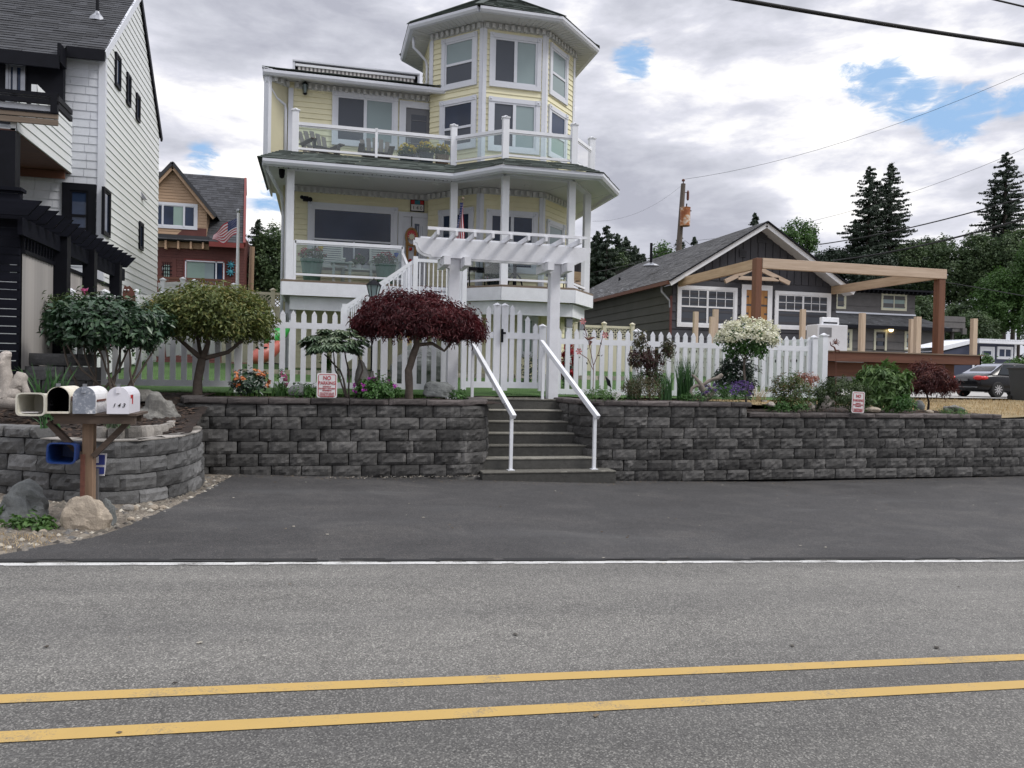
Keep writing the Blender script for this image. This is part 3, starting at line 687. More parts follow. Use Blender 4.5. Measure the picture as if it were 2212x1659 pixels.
def gutter(par, pts, z, name='gutter', mat='trim', close=False):   # K-style trough along plan points, outward on the street side
    mb = MB()
    prof = [(0, 0), (.09, .0), (.125, .055), (.125, .12), (.115, .125), (0, .125)]
    n = len(pts); dirs = [Vector((pts[i+1][0]-pts[i][0], pts[i+1][1]-pts[i][1])).normalized() for i in range(n-1)]
    offs = []
    for i in range(n):
        d0 = dirs[max(0, i-1)]; d1 = dirs[min(n-2, i)]; n0 = Vector((d0.y, -d0.x)); n1_ = Vector((d1.y, -d1.x)); b = (n0+n1_).normalized(); offs.append(b/max(.4, b.dot(n0)))
    vs = [(pts[i][0]+offs[i].x*a, pts[i][1]+offs[i].y*a, z+b) for i in range(n) for a, b in prof]; k = len(prof)
    fs = [(i*k+j, (i+1)*k+j, (i+1)*k+(j+1) % k, i*k+(j+1) % k) for i in range(n-1) for j in range(k)]+[tuple(range(k)), tuple(reversed(range((n-1)*k, n*k)))]
    mb.add(vs, fs); return mb.build(name, M[mat], par)
def octag(cx, cy, rin):
    s = rin*math.tan(math.pi/8); return [(cx-s, cy-rin), (cx+s, cy-rin), (cx+rin, cy-s), (cx+rin, cy+s), (cx+s, cy+rin), (cx-s, cy+rin), (cx-rin, cy+s), (cx-rin, cy-s)]
def shingle_plane(mb, a, b, c, d, course=.16):     # a,b eave left/right; d,c top left/right : stepped courses with broken tabs
    a, b, c, d = map(Vector, (a, b, c, d)); n = (b-a).cross(d-a).normalized(); L = max((d-a).length, (c-b).length); k = max(1, round(L/course))
    for i in range(k):
        t0, t1 = i/k, (i+1.08)/k; t1 = min(t1, 1)
        l0, r0, l1, r1 = a+(d-a)*t0, b+(c-b)*t0, a+(d-a)*t1, b+(c-b)*t1; W_ = (r0-l0).length; m = max(1, int(W_/.32)); 
        cuts = [0]+sorted(max(0, min(1, (j+rnd.random()*.7-.35)/m)) for j in range(1, m))+[1]
        for s0, s1 in zip(cuts, cuts[1:]):
            th = .010+.012*rnd.random()
            A, B, C_, D_ = l0+(r0-l0)*s0+n*th, l0+(r0-l0)*s1+n*th, l1+(r1-l1)*s1+n*.002, l1+(r1-l1)*s0+n*.002
            mb.add([A, B, C_, D_, l0+(r0-l0)*s0, l0+(r0-l0)*s1], [(0, 1, 2, 3), (4, 5, 1, 0)], rnd.random())
# ================================================================ yellow house
YH = empty('yellow_house', (3, 20, 1.6), 'pale yellow clapboard house with an octagonal corner tower, wraparound porch and balcony', 'house')
ZD, ZC, ZB, ZS = 3.76, 6.36, 6.62, 8.96
WY = 20.4
xa, xb = at(1042, 200, 19.1).x, at(1177, 200, 19.1).x; side = xb-xa; RI = side/2/math.tan(math.pi/8)
TC = ((xa+xb)/2, 19.1+RI); OC = octag(*TC, RI)           # tower plan: 0,1 front; 2.. right ; 7 left-front corner
tl = OC[7]
XL0 = at(622, 400, WY).x
mainx1 = tl[0]+(WY-tl[1])*0-.0
# walls: lap siding parts
Tm = frameT((XL0, WY), (XL0+1, WY)); Lm = at(948, 300, WY).x-XL0
mb = MB(Tm); laps(mb, 0, Lm+.4, 1.6, ZS, .135); mb.box(-.0, Lm+.4, .002, .3, 1.5, ZS)
mb.build('front_wall', M['ysiding'], YH)
mb = MB(); p1 = (XL0-.02, WY+.01); p0 = (at(583, 300, WY-.35).x, WY-.35)
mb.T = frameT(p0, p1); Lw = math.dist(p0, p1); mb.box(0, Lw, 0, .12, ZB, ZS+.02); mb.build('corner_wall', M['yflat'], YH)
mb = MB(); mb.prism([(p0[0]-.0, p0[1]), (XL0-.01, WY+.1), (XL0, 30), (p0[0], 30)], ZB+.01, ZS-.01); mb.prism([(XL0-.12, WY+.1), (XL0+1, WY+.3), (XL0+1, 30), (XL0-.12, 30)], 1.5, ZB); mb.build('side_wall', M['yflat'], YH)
mb = MB(); mb.prism([(XL0+1, WY+.32), (OC[2][0]-.3, WY+.9), (OC[2][0]-.3, 30), (XL0+1, 30)], 1.5, ZS-.02); mb.build('rear_wall', M['ysiding'], YH)
mb = MB(); mb.box(XL0-.02, XL0+.10, WY-.05, WY+.02, ZB, ZS-.17); mb.box(XL0-.02, XL0+.10, WY-.05, WY+.02, 1.7, ZC-.16)
mb.T = frameT(p0, p1); mb.box(-.09, .0, -.04, .14, ZB, ZS); mb.build('corner_trim', M['trim'], YH)
# tower
tw_ = MB(); trm = MB(); dn = MB()
for i, (a, b) in enumerate(((OC[7], OC[0]), (OC[0], OC[1]), (OC[1], OC[2]), (OC[2], OC[3]), (OC[6], OC[7]))):
    tw_.T = frameT(a, b); L = math.dist(a, b); laps(tw_, 0, L, 1.6 if i < 4 else ZS-.3, 10.5, .135)
    dn.T = tw_.T
    if i < 4:
        for zz in (10.5, ZC): dn = MB(tw_.T); dentil(dn, 0, L, zz); dn.build('dentil_frieze', M['soffit'], YH)
for i in (7, 0, 1, 2, 3):
    a = OC[i-1 if i else 7]; b = OC[i]; c = OC[(i+1) % 8]
    for (p, q, s) in ((a, b, 0), (b, c, 1)):
        trm.T = frameT(p, q); L = math.dist(p, q); x0 = L-.09 if s == 0 else -.01
        trm.box(x0, x0+.10, -.036, .01, 6.65 if i != 7 else ZS, 10.34); 
        if i in (0, 1): trm.box(x0, x0+.10, -.036, .01, 3.78, ZC-.16)
tw_.T = None; tw_.prism(octag(*TC, RI-.03), 1.6, 10.49)
tw_.build('tower_wall', M['ysiding'], YH); trm.build('tower_corner_trim', M['trim'], YH)
for T_, a, b, zz in ((Tm, .12, Lm-.05, ZC), (Tm, .12, Lm+.1, ZS), (frameT(p0, p1), 0, Lw, ZS)): dn = MB(T_); dentil(dn, a, b, zz); dn.build('dentil_frieze', M['soffit'], YH)
# tower roof
EO = octag(TC[0], TC[1], RI+.50); EI = octag(*TC, RI-.02); mb = MB()
n8 = 8; vs = [(x, y, 10.5) for x, y in EO]+[(x, y, 10.5) for x, y in EI]
mb.add(vs, [(i, 8+i, 8+(i+1) % 8, (i+1) % 8) for i in range(8)])
for i in range(8):                                      # vented soffit grooves run across
    a, b, c, d = Vector((*EO[i], 10.497)), Vector((*EO[(i+1) % 8], 10.497)), Vector((*EI[(i+1) % 8], 10.497)), Vector((*EI[i], 10.497))
    for k in range(1, 14):
        t = k/14; mb.bar(a+(b-a)*t, d+(c-d)*t, .012, .012)
    mb.bar(a, d, .05, .02)
mb.build('tower_soffit', M['soffit'], YH)
apex = (TC[0], TC[1], 12.25); mb = MB(); RO = octag(TC[0], TC[1], RI+.63)
for i in range(8): shingle_plane(mb, (*RO[i], 10.62), (*RO[(i+1) % 8], 10.62), apex, apex, .15)
for i in range(8): mb.bar(Vector((*RO[i], 10.64)), Vector(apex)+Vector((0, 0, .02)), .2, .02)
mb.build('tower_roof', M['greenroof'], YH)
gutter(YH, EO+[EO[0]], 10.49, 'tower_gutter')
def dspout(par, pts, name='downspout', w_=.075, mat='trim'):
    mb = MB(); mb.tube(pts, w_*.5, 8); return mb.build(name, M[mat], par, smooth=True)
g7 = EO[7]; a7 = OC[7]
dspout(YH, [(g7[0]+.05, g7[1]+.35, 10.45), (g7[0]+.06, g7[1]+.36, 10.2), (g7[0]+.2, g7[1]+.38, 10.08), (a7[0]-.10, a7[1]+.3, 9.95), (a7[0]-.06, a7[1]+.3, 9.8), (a7[0]-.06, a7[1]+.3, 9.35), (a7[0]-.16, a7[1]+.2, 9.25)])
# main roof
gx0 = at(570, 152, 20.0).x; gx1 = at(962, 195, 20.0).x
mb = MB(); mb.box(gx0+.02, gx1+.4, 20.0, WY+.02, ZS, ZS+.012); mb.prism([(gx0+.02, 20.0), (p0[0]+.2, WY-.1), (XL0, 22), (XL0, 30), (gx0+.02, 30)], ZS+.013, ZS+.02)
for k in range(70): xx = gx0+.1+k*.072; mb.box(xx, xx+.01, 20.02, WY, ZS-.006, ZS) if xx < gx1 else None
mb.build('main_soffit', M['soffit'], YH)
gutter(YH, [(gx0, 20.0), (gx1, 20.0)], ZS-.06, 'main_gutter')
mb = MB(); mb.box(gx0-.03, gx0+.02, 20.0, 30, ZS-.04, ZS+.14); mb.build('rake_board', M['trim'], YH)
mb = MB(); shingle_plane(mb, (gx0-.04, 19.93, ZS+.13), (gx1+.55, 19.93, ZS+.13), (gx1+.55, 25, ZS+1.4), (gx0+3.2, 25, ZS+1.4), .15)
mb.add([(gx0-.04, 19.93, ZS+.12), (gx0+3.2, 25, ZS+1.39), (gx0-.04, 30, ZS+.12)], [(0, 1, 2)]); mb.build('main_roof', M['greenroof'], YH)
dspout(YH, [(gx0+.08, 20.0, ZS+.02), (gx0+.08, 20.02, ZS-.2), (XL0-.30, WY-.2, ZS-.52), (XL0-.10, WY-.07, ZS-.62), (XL0-.08, WY-.07, ZS-.75), (XL0-.08, WY-.07, ZB+.1)])
# windows of the main wall
o0, o1 = (XL0, WY), (XL0+1, WY)
window(YH, Tm, rect_on(o0, o1, 717, 859, 204, 319), mull=True, glasses=['glass_grey', 'glass_blind'])
rr = rect_on(o0, o1, 664, 858, 443, 583); f = window(YH, Tm, rr, tw=.13, glasses=['glass'])
mb = MB(Tm); mb.box(rr[0]+1.15, rr[0]+1.19, -.07, -.03, rr[2]+.1, rr[2]+.75); mb.box(rr[0]+.13, rr[1]-.13, -.07, -.03, rr[2]+.72, rr[2]+.76); mb.build('glazing_bar', M['trim'], f)
def door(par, T, r, slab='grey', glass=True, knob=True, name='door', trim='trim', tw=.12, lites=None, pw=.14):
    x0, x1, z0, z1 = r; f = MB(T); f.box(x0, x0+tw, -.06, 0, z0, z1-tw); f.box(x1-tw, x1, -.06, 0, z0, z1-tw); f.box(x0, x1, -.06, 0, z1-tw, z1); fo = f.build('door_frame', M[trim], par)
    s = MB(T); a0, a1, b1 = x0+tw, x1-tw, z1-tw; s.box(a0, a1, -.028, -.004, z0, b1)
    s.box(a0+pw*.8, a1-pw*.8, -.036, -.028, z0+.16, z0+.22); d = s.build(name, M[slab], par)
    if glass:
        g = MB(T); g.add([(a0+pw, -.031, z0+.9 if lites == 'half' else z0+.35), (a1-pw, -.031, z0+.9 if lites == 'half' else z0+.35), (a1-pw, -.031, b1-.16), (a0+pw, -.031, b1-.16)], [(0, 1, 2, 3)]); go = g.build('pane', M[glass if isinstance(glass, str) else 'glass'], d)
    if knob:
        k = MB(T); k.box(a0+.04, a0+.07, -.06, -.03, z0+.95, z0+1.15); k.box(a0+.04, a0+.14, -.075, -.06, z0+1.03, z0+1.05); k.build('handle', M['metal'], d)
    return d
M['greydoor'] = plain('grey_screen_door', (.13, .135, .15), .5, .1); M['mint'] = plain('leaded_glass_surround', (.50, .52, .50), .5, .05)
r_ = rect_on(o0, o1, 862, 946, 222, 330); d = door(YH, Tm, (r_[0], r_[1], ZB+.02, r_[3]), 'greydoor', 'glass_grey', tw=.17)
mb = MB(Tm)
for k in range(5): mb.box(r_[0]+.33, r_[1]-.33, -.04, -.03, ZB+.45+k*.3, ZB+.47+k*.3)
mb.build('rail', M['greydoor'], d)
r_ = rect_on(o0, o1, 859, 940, 460, 600); dd = door(YH, Tm, (r_[0], r_[1], ZD+.03, r_[3]), 'trim', 'glass', tw=.13, knob=True, name='front_door', pw=.30)
mb = MB(Tm)
for k in range(4): mb.box(r_[0]+.50+k*.045, r_[0]+.512+k*.045, -.042, -.032, ZD+.5, r_[3]-.35)
mb.build('leading', M['metal'], dd)
# tower windows
faces = {'L': (OC[7], OC[0]), 'F': (OC[0], OC[1]), 'R': (OC[1], OC[2])}
for f_, u0, u1, vt, vb, kw in (('L', 956, 1032, 79, 191, dict(rail=.47, glasses=['glass_grey', 'glass_blind'])), ('F', 1057, 1168.5, 78, 193, dict(mull=True, glasses=['glass_grey', 'glass_blind'])), ('R', 1185, 1224, 106, 217, dict(rail=.45, glasses=['glass_blind', 'glass_blind'])),
    ('L', 952, 1030, 214, 325, dict(rail=.42, glasses=['glass_grey', 'glass'])), ('F', 1054, 1165, 215, 331, dict(mull=True, glasses=['glass_grey', 'glass_blind'])), ('R', 1182, 1222, 237, 348, dict(rail=.45, glasses=['glass_curtain', 'glass'])),
    ('L', 949, 1024, 452, 575, dict(rail=.0, glasses=['glass'])), ('F', 1049, 1160, 456, 590, dict(mull=True, glasses=['glass', 'glass'])), ('R', 1178, 1216, 480, 600, dict(glasses=['glass_blind']))):
    a, b = faces[f_]; window(YH, frameT(a, b), rect_on(a, b, u0, u1, vt, vb), **kw)
r_ = rect_on(*faces['F'], 1125, 1160, 680, 790); window(YH, frameT(*faces['F']), (r_[0]-.1, r_[1], 2.1, 3.2), glass='glass_curtain')
# porch: eave, ceiling, roof skirt, columns, deck
PE = [(-1.33, 18.25), (3.05, 18.25), (3.98, 17.15), (6.28, 17.15), (7.22, 18.55), (7.22, 22.6)]
PC = [(-.74, 18.7), (3.1, 18.7), (4.16, 17.72), (5.80, 17.72), (6.58, 18.8)]
PB = [(-.95, 18.85), (3.15, 18.85), (4.2, 17.85), (5.9, 17.85), (6.75, 18.85), (6.75, 22.6)]   # top edge of the skirt roof
mb = MB(); mb.prism([(-1.33, 21.5)]+PE+[(6.0, 22.6), (-.9, 21.6)], ZC+.0, ZC+.03)
for a, b in (((3.05, 18.3), (tl[0], WY)), ((3.98, 17.2), OC[0]), ((6.28, 17.2), OC[1]), ((7.2, 18.6), OC[2]), ((1.1, 18.3), (1.1, WY))): mb.bar((*a, ZC-.003), (*b, ZC-.003), .05, .012)
mb.build('porch_ceiling', M['soffit'], YH)
mb = MB()
for a, b in zip(PE, PE[1:]): mb.bar((*a, ZC-.02), (*b, ZC-.02), .04, .16)
mb.bar((-1.33, 18.25, ZC-.02), (-1.33, 21.5, ZC-.02), .04, .16)
for a, b in zip(PC, PC[1:]): mb.bar((*a, ZC-.02), (*b, ZC-.02), .16, .05)
mb.build('porch_fascia', M['trim'], YH)
gutter(YH, PE, ZC-.08, 'porch_gutter')
mb = MB()
PEo = [(-1.45, 18.12), (3.0, 18.12), (3.93, 17.0), (6.34, 17.0), (7.34, 18.5), (7.34, 22.6)]
for i in range(5): shingle_plane(mb, (*PEo[i], ZC+.05), (*PEo[i+1], ZC+.05), (*PB[i+1], ZC+.44), (*PB[i], ZC+.44), .14)
mb.add([(-1.45, 18.12, ZC+.05), (-.95, 18.85, ZC+.44), (-.95, 21.5, ZC+.44), (-1.45, 21.5, ZC+.05)], [(0, 1, 2, 3)])
mb.build('porch_roof', M['greenroof'], YH)
mb = MB(); mb.prism([(-.93, 21.5)]+[(x, y+.02) for x, y in PB]+[(6.2, 22.6), (5, 20.5), (-.9, 21.6)], ZB-.15, ZB); mb.build('balcony_floor', M['soffit'], YH)
for (x, y) in PC: mb = MB(); mb.box(x-.085, x+.085, y-.085, y+.085, ZD, ZC-.04); mb.build('porch_column', M['white'], YH, bevel=.01)
mb = MB(); mb.box(-.90-.0, -.78, 19.6, 19.72, ZD, ZC); mb.build('porch_column', M['white'], YH)
PD = [(-.92, 18.55), (3.02, 18.55), (4.08, 17.55), (5.88, 17.55), (6.76, 18.7), (6.76, 22.6)]
mb = MB(); mb.prism([(-.92, 21)]+PD+[(6, 22.6), (-.9, 21.2)], ZD-.05, ZD); mb.build('porch_floor', M['oldwood'], YH)
mb = MB()
for off, zt, zb_ in ((.02, ZD-.05, ZD-.36), (.22, ZD-.37, ZD-.68)):
    q = [(PD[0][0]+off, PD[0][1]+off)]+[(x-(off*.3 if i in (1, 2) else 0) , y+off) for i, (x, y) in enumerate(PD[1:4], 1)]+[(PD[4][0]-off, PD[4][1]+off*.4), (PD[5][0]-off, 22.6)]
    for a, b in zip(q, q[1:]): mb.bar((*a, (zt+zb_)/2), (*b, (zt+zb_)/2), .05, zt-zb_)
    mb.bar((q[0][0], q[0][1], (zt+zb_)/2), (q[0][0], 21, (zt+zb_)/2), .05, zt-zb_)
mb.build('deck_fascia', M['white_wood'], YH)
for u, yy in ((632, 18.95), (1228, 18.3), (1256, 19.2), (611, 20.3)):
    x = at(u, 700, yy).x; c_ = MB(); c_.box(x-.075, x+.075, yy-.075, yy+.075, 1.55, 2.85); c = c_.build('deck_post', M['white'], YH)
    c_ = MB(); c_.box(x-.078, x+.078, yy-.078, yy+.078, 2.86, 3.1); c_.build('galvanised_collar', M['metal'], YH)
# balcony railing
bp = [(-.72, 18.82), (3.12, 18.82), (4.2, 17.83), (5.95, 17.83), (6.9, 18.95)]
bp = [(at(638, 300, 18.82).x, 18.82), (at(980, 310, 18.82).x, 18.82), (at(1092, 300, 17.85).x, 17.85), (at(1240, 320, 17.85).x, 17.85), (at(1273, 340, 18.75).x+.06, 18.75)]
br = MB(); 
def rail_run(par, P, zt, zb_, glass=True, th=.06, name='rail', slim=()):
    for a, b in zip(P, P[1:]):
        m = MB(); m.bar((*a, zt), (*b, zt), th, .075); m.bar((*a, zt-.06), (*b, zt-.06), .03, .02); m.bar((*a, zb_), (*b, zb_), .05, .05); r = m.build(name, M['white'], par)
        if glass: g = MB(); g.bar((*a, (zt+zb_)/2), (*b, (zt+zb_)/2), .008, zt-zb_-.09); g.build('glass_panel', M['clear'], par)
rail_run(YH, bp, 7.44, 6.86, name='balcony_rail')
for x, y in bp:
    m = MB(); m.box(x-.075, x+.075, y-.075, y+.075, ZC+.35, 7.72); p = m.build('balcony_post', M['white'], YH, bevel=.006)
    m = MB(); m.box(x-.09, x+.09, y-.09, y+.09, 7.72, 7.75); m.lathe((x, y, 7.75), [(.115, 0), (.09, .02), (.01, .05)], 4); m.build('post_cap', M['white'], p)
xs = at(813, 310, 18.82).x; m = MB(); m.box(xs-.03, xs+.03, 18.79, 18.85, 6.8, 7.5); m.build('balcony_post', M['white'], YH)
rail_run(YH, [bp[-1], (bp[-1][0], 21.5)], 7.44, 6.86, name='balcony_rail')
# porch railing
pr = [(PC[0][0]+.12, 18.66), (at(870, 540, 18.66).x, 18.66)]; rail_run(YH, pr, 4.66, 3.90, name='porch_rail')
for x in (pr[0][0], pr[1][0]): m = MB(); m.box(x-.03, x+.03, 18.63, 18.69, ZD, 4.68); m.build('rail_post', M['white'], YH)
rail_run(YH, [(at(1005, 600, 18.5).x, 18.5), (4.16, 17.70), (5.80, 17.70), (6.56, 18.78)], 4.66, 3.90, name='porch_rail')
# entry stairs: short flight forward, landing, long flight to the left
xl, xr = at(897, 580, 16.9).x, at(1003, 590, 16.9).x; ZL = 3.2
m = MB(); m.box(xl, xr, 16.85, 18.0, ZL-.06, ZL); m.box(xl-.02, xr+.02, 16.80, 16.85, ZL-.28, ZL)
for k in range(3): m.box(xl+.1, xr-.1, 18.0+k*.24, 18.26+k*.24, ZL+.1+k*.17, ZL+.19+k*.17)
m.build('stair_landing', M['white_wood'], YH)
x0s = xl-1.5; m = MB()
for k in range(9):
    f_ = (k+.5)/9; x = xl-1.5*f_; z = ZL-1.1*f_; m.box(x-.13, x+.13, 16.9, 17.95, z-.02, z+.02)
for y in (16.86, 17.97): m.bar((xl, y, ZL-.12), (x0s, y, ZL-1.24), .04, .26)
m.build('staircase', M['white_wood'], YH)
def baluster(P0, P1, n, zt=.92, name='stair_rail', rect=.045):
    m = MB(); P0, P1 = Vector(P0), Vector(P1); up = Vector((0, 0, zt)); m.bar(P0+up, P1+up, .06, .07); m.bar(P0+Vector((0, 0, .08)), P1+Vector((0, 0, .08)), .04, .04)
    for i in range(n+1):
        q = P0+(P1-P0)*i/n; m.box(q.x-.012, q.x+.012, q.y-.012, q.y+.012, q.z+.08, q.z+zt)
    m.build(name, M['white'], YH)
baluster((xl, 16.88, ZL), (xr, 16.88, ZL), 11); baluster((xr, 16.88, ZL), (xr, 18.3, ZL), 9); baluster((xl, 16.88, ZL), (x0s, 16.88, ZL-1.1), 16); baluster((xl, 17.95, ZL), (x0s, 17.95, ZL-1.1), 16)
baluster((pr[1][0], 18.6, ZD-.2), (pr[1][0]+.05, 17.95, ZL), 6)
for x, y, z in ((xl, 16.88, ZL), (xr, 16.88, ZL), (x0s, 16.88, ZL-1.1), (x0s, 17.95, ZL-1.1), (xl, 17.95, ZL)): m = MB(); m.box(x-.05, x+.05, y-.05, y+.05, z-1.3 if z > 3 else 1.5, z+1.0); m.build('stair_post', M['white'], YH)
dspout(YH, [(-1.25, 18.4, ZC+.02), (-1.25, 18.45, ZC-.12), (-.98, 19.4, ZC-.5), (-.98, WY-.1, ZC-.62), (-.98, WY-.08, ZC-.8), (-.98, WY-.08, 1.7)])
# lights, camera, lettering on the house
def puck(x, y, z, name, r=.06, mat='soffit'): m = MB(); m.lathe((x, y, z), [(r*.8, -.02), (r, 0), (r, .01)], 12); return m.build(name, M[mat], YH)
for x in (1.0, 2.7, 4.9): puck(x, 18.9+.2*(x < 3)-.4*(x > 4), ZC-.005, 'recessed_light', .09)
m = MB(); m.lathe((-.95, 18.9, ZC-.16), [(.02, -.05), (.05, -.03), (.06, .02), (.07, .05), (.07, .16)], 12); m.build('security_camera', M['black'], YH)
m = MB(); m.box(-.50, -.36, 20.2, 20.3, ZC-.42, ZC-.3); m.ball((-.32, 20.18, ZC-.38), .06); m.ball((-.52, 20.18, ZC-.34), .05); m.build('floodlight', M['black'], YH)
m = MB(); P_ = [(-1.1+.105*i, 18.42-.0*i, ZC-.04-.02*(i % 2)) for i in range(40)]; m.tube(P_, .006, 4)
for p in P_[::1]: m.ball((p[0], p[1], p[2]-.02), .013, 5, 4)
m.build('string_lights', M['black'], YH)
ln = at(659, 190, WY-.12); m = MB(); m.lathe((ln.x, ln.y, ln.z), [(.012, .20), (.02, .17), (.05, .13), (.085, .09), (.02, .085)], 10); m.lathe((ln.x, ln.y, ln.z), [(.03, -.17), (.05, -.15), (.06, -.14)], 10)
for k in range(6): a = k*math.pi/3; m.tube([(ln.x+.075*math.cos(a), ln.y+.075*math.sin(a), ln.z+.085), (ln.x+.045*math.cos(a), ln.y+.045*math.sin(a), ln.z-.15)], .005, 4)
m.box(ln.x-.02, ln.x+.02, ln.y, WY, ln.z+.1, ln.z+.13); w_ = m.build('wall_lantern', M['black'], YH)
m = MB(); m.lathe((ln.x, ln.y, ln.z), [(.035, -.13), (.06, .08)], 10); m.build('lantern_glass', M['glass_blind'], w_)
nb = rect_on(o0, o1, 886, 916, 433, 458); cxn = (nb[0]+nb[1])/2; NS = empty('house_number_sign', (XL0+cxn, WY-.05, (nb[2]+nb[3])/2), 'small framed house number plaque reading 140 above the front door', 'house number sign')
cx0, cz0, hw, hh = XL0+cxn, (nb[2]+nb[3])/2, (nb[1]-nb[0])/2, (nb[3]-nb[2])/2
m = MB(); m.box(cx0-hw, cx0+hw, WY-.055, WY-.02, cz0-hh, cz0+hh); m.build('frame', M['black'], NS)
m = MB(); m.box(cx0-hw*.88, cx0+hw*.88, WY-.06, WY-.055, cz0-hh*.85, cz0+hh*.2); m.build('number_panel', M['signwhite'], NS)
m = MB(); m.box(cx0-hw*.9, cx0-hw*.4, WY-.06, WY-.055, cz0+hh*.28, cz0+hh*.9); m.box(cx0+hw*.4, cx0+hw*.9, WY-.06, WY-.055, cz0+hh*.28, cz0+hh*.9); m.build('painted_band', M['red'], NS)
M['teal'] = plain('teal_paint', (.03, .20, .26), .6, .2); m = MB(); m.box(cx0-hw*.4, cx0+hw*.4, WY-.061, WY-.055, cz0+hh*.26, cz0+hh*.92); m.build('painted_band', M['teal'], NS)
text('1 4 0', 'number', hh*.85, M['ink'], NS, Matrix.Translation((cx0, WY-.063, cz0-hh*.65)) @ FRONT)
# folded awning on the roof edge
AW = empty('retractable_awning', (1, 20.4, ZS+.2), 'folded retractable awning in a white case lying along the upper roof edge', 'awning')
ax0, ax1 = at(632, 150, 20.35).x, at(906, 170, 20.35).x; zt = at(632, 130, 20.35).z; z0 = ZS+.16
m = MB(); m.box(ax0, ax1, 20.28, 20.75, zt-.035, zt); m.box(ax0, ax0+.06, 20.30, 20.75, z0, zt-.035); m.box(ax1-.05, ax1, 20.30, 20.75, z0, zt-.035); m.build('case', M['trim'], AW)
m = MB(); m.box(ax0+.06, ax1-.05, 20.42, 20.7, z0, zt-.036); m.build('fabric_roll', M['black'], AW)  # roll is plain black, standing in for shade inside the case
m = MB(); m.box(ax0+.07, ax1-.12, 20.30, 20.36, z0+.22, z0+.28); m.build('front_bar', M['white'], AW)
t = NT('striped_valance'); p_ = t.coord(); wv = t.n('ShaderNodeTexWave', wave_type='BANDS', bands_direction='X'); wv.inputs['Scale'].default_value = 3.2; t.l(p_, wv.inputs['Vector']); t.col(t.ramp(wv.outputs[0], [(.3, (.16, .15, .16)), (.45, (.62, .56, .48)), (.8, (.70, .68, .66))])); M['stripe'] = t.m
m = MB()
for k in range(40):
    x = ax0+.13+(ax1-ax0-.27)*k/40; d = (ax1-ax0-.27)/40; m.box(x, x+d*.98, 20.33+.006*(k % 2), 20.35, z0+.04+.012*(k % 3), z0+.22)
m.build('valance', M['stripe'], AW)
# ================================================================ white neighbour house (left)
WH = empty('white_house', (-6, 19.8, 1.4), 'tall white house with charcoal roof, black trimmed windows and a recessed balcony', 'house')
CX, FY, BY, ZE, RYm, RZ = -4.97, 19.8, 25.9, 9.0, 23.0, 11.75
T_s = frameT((CX, FY), (CX, FY+1))            # side wall: local x runs back, inward is -X
def gclip(z):
    if z <= ZE-.2: return 0, BY-FY
    t = (z-(ZE-.2))/(RZ-.1-(ZE-.2)); return t*(RYm-FY), (BY-FY)-t*(BY-RYm)
T_s = Matrix(((0, -1, 0, CX), (1, 0, 0, FY), (0, 0, 1, 0), (0, 0, 0, 1)))
mb = MB(T_s); laps(mb, 0, BY-FY, 1.3, RZ-.12, .19, 0, .02, gclip); mb.extx if 0 else None
mb.build('side_wall', M['white_siding'], WH)
mb = MB(); mb.extx([(FY+.02, 1.2), (BY-.02, 1.2), (BY-.02, ZE-.22), (RYm, RZ-.15), (FY+.02, ZE-.22)], CX-.05, CX-.01); mb.build('gable_core', M['white_siding'], WH)
T_f = frameT((-13, FY), (-12, FY)); mb = MB(T_f)
z = 1.3; row = 0
while z < ZE-.05:                                   # big rectangular shingles with real gaps
    x = 13+CX; 
    while x > 2:
        w_ = .28+.16*rnd.random(); xl_ = max(2, x-w_)
        mb.add([(xl_+.006, -.020, z), (x-.006, -.020, z), (x-.006, -.004, z+.19), (xl_+.006, -.004, z+.19), (xl_+.006, 0, z), (x-.006, 0, z), (x-.006, 0, z+.19), (xl_+.006, 0, z+.19)], [(0, 1, 2, 3), (4, 5, 1, 0), (1, 5, 6, 2), (4, 0, 3, 7)], rnd.random()); x = xl_
    z += .19; row += 1
mb.box(2, 13+CX, 0, .2, 1.2, ZE-.02); mb.build('front_wall', M['white_shake'], WH)
mb = MB(); mb.box(CX-.13, CX+.015, FY-.035, FY+.13, 1.3, ZE-.15); mb.build('corner_board', M['trim'], WH)
sl = (RZ-ZE)/(RYm-FY)
mb = MB(); e0 = FY-.25
shingle_plane(mb, (-13, e0, ZE-.25*sl+.12), (CX+.06, e0, ZE-.25*sl+.12), (CX+.06, RYm, RZ+.12), (-13, RYm, RZ+.12), .15)
shingle_plane(mb, (-13, e0-.45, ZE-.7*sl+.12), (-5.72, e0-.45, ZE-.7*sl+.12), (-5.72, e0, ZE-.25*sl+.121), (-13, e0, ZE-.25*sl+.121), .15)
mb.add([(-13, RYm, RZ+.12), (CX+.06, RYm, RZ+.12), (CX+.06, BY+.2, ZE-.2), (-13, BY+.2, ZE-.2)], [(0, 1, 2, 3)])
mb.build('roof', M['darkroof'], WH)
mb = MB(); mb.box(-13, -5.72, e0-.5, e0-.44, ZE-.7*sl-.17, ZE-.7*sl+.13); mb.box(-5.70, CX+.06, e0-.05, e0-.0, ZE-.25*sl-.12, ZE-.25*sl+.13)
mb.box(-5.76, -5.70, e0-.47, e0-.02, ZE-.55*sl-.14, ZE-.3*sl+.06); mb.box(-5.72, CX, e0, FY-.02, ZE-.3*sl, ZE-.3*sl+.02)
mb.build('black_fascia', M['black'], WH); mb = MB(); mb.bar((CX+.05, RYm, RZ+.06), (CX+.05, BY+.2, ZE-.26), .05, .16); mb.box(CX+.0, CX+.08, RYm-.1, RYm+.08, RZ-.05, RZ+.16); mb.build('black_fascia', M['black'], WH)
mb = MB(); mb.bar((CX+.05, e0+.02, ZE-.25*sl+.03), (CX+.05, RYm, RZ+.03), .05, .17); mb.build('rake_board', M['trim'], WH)
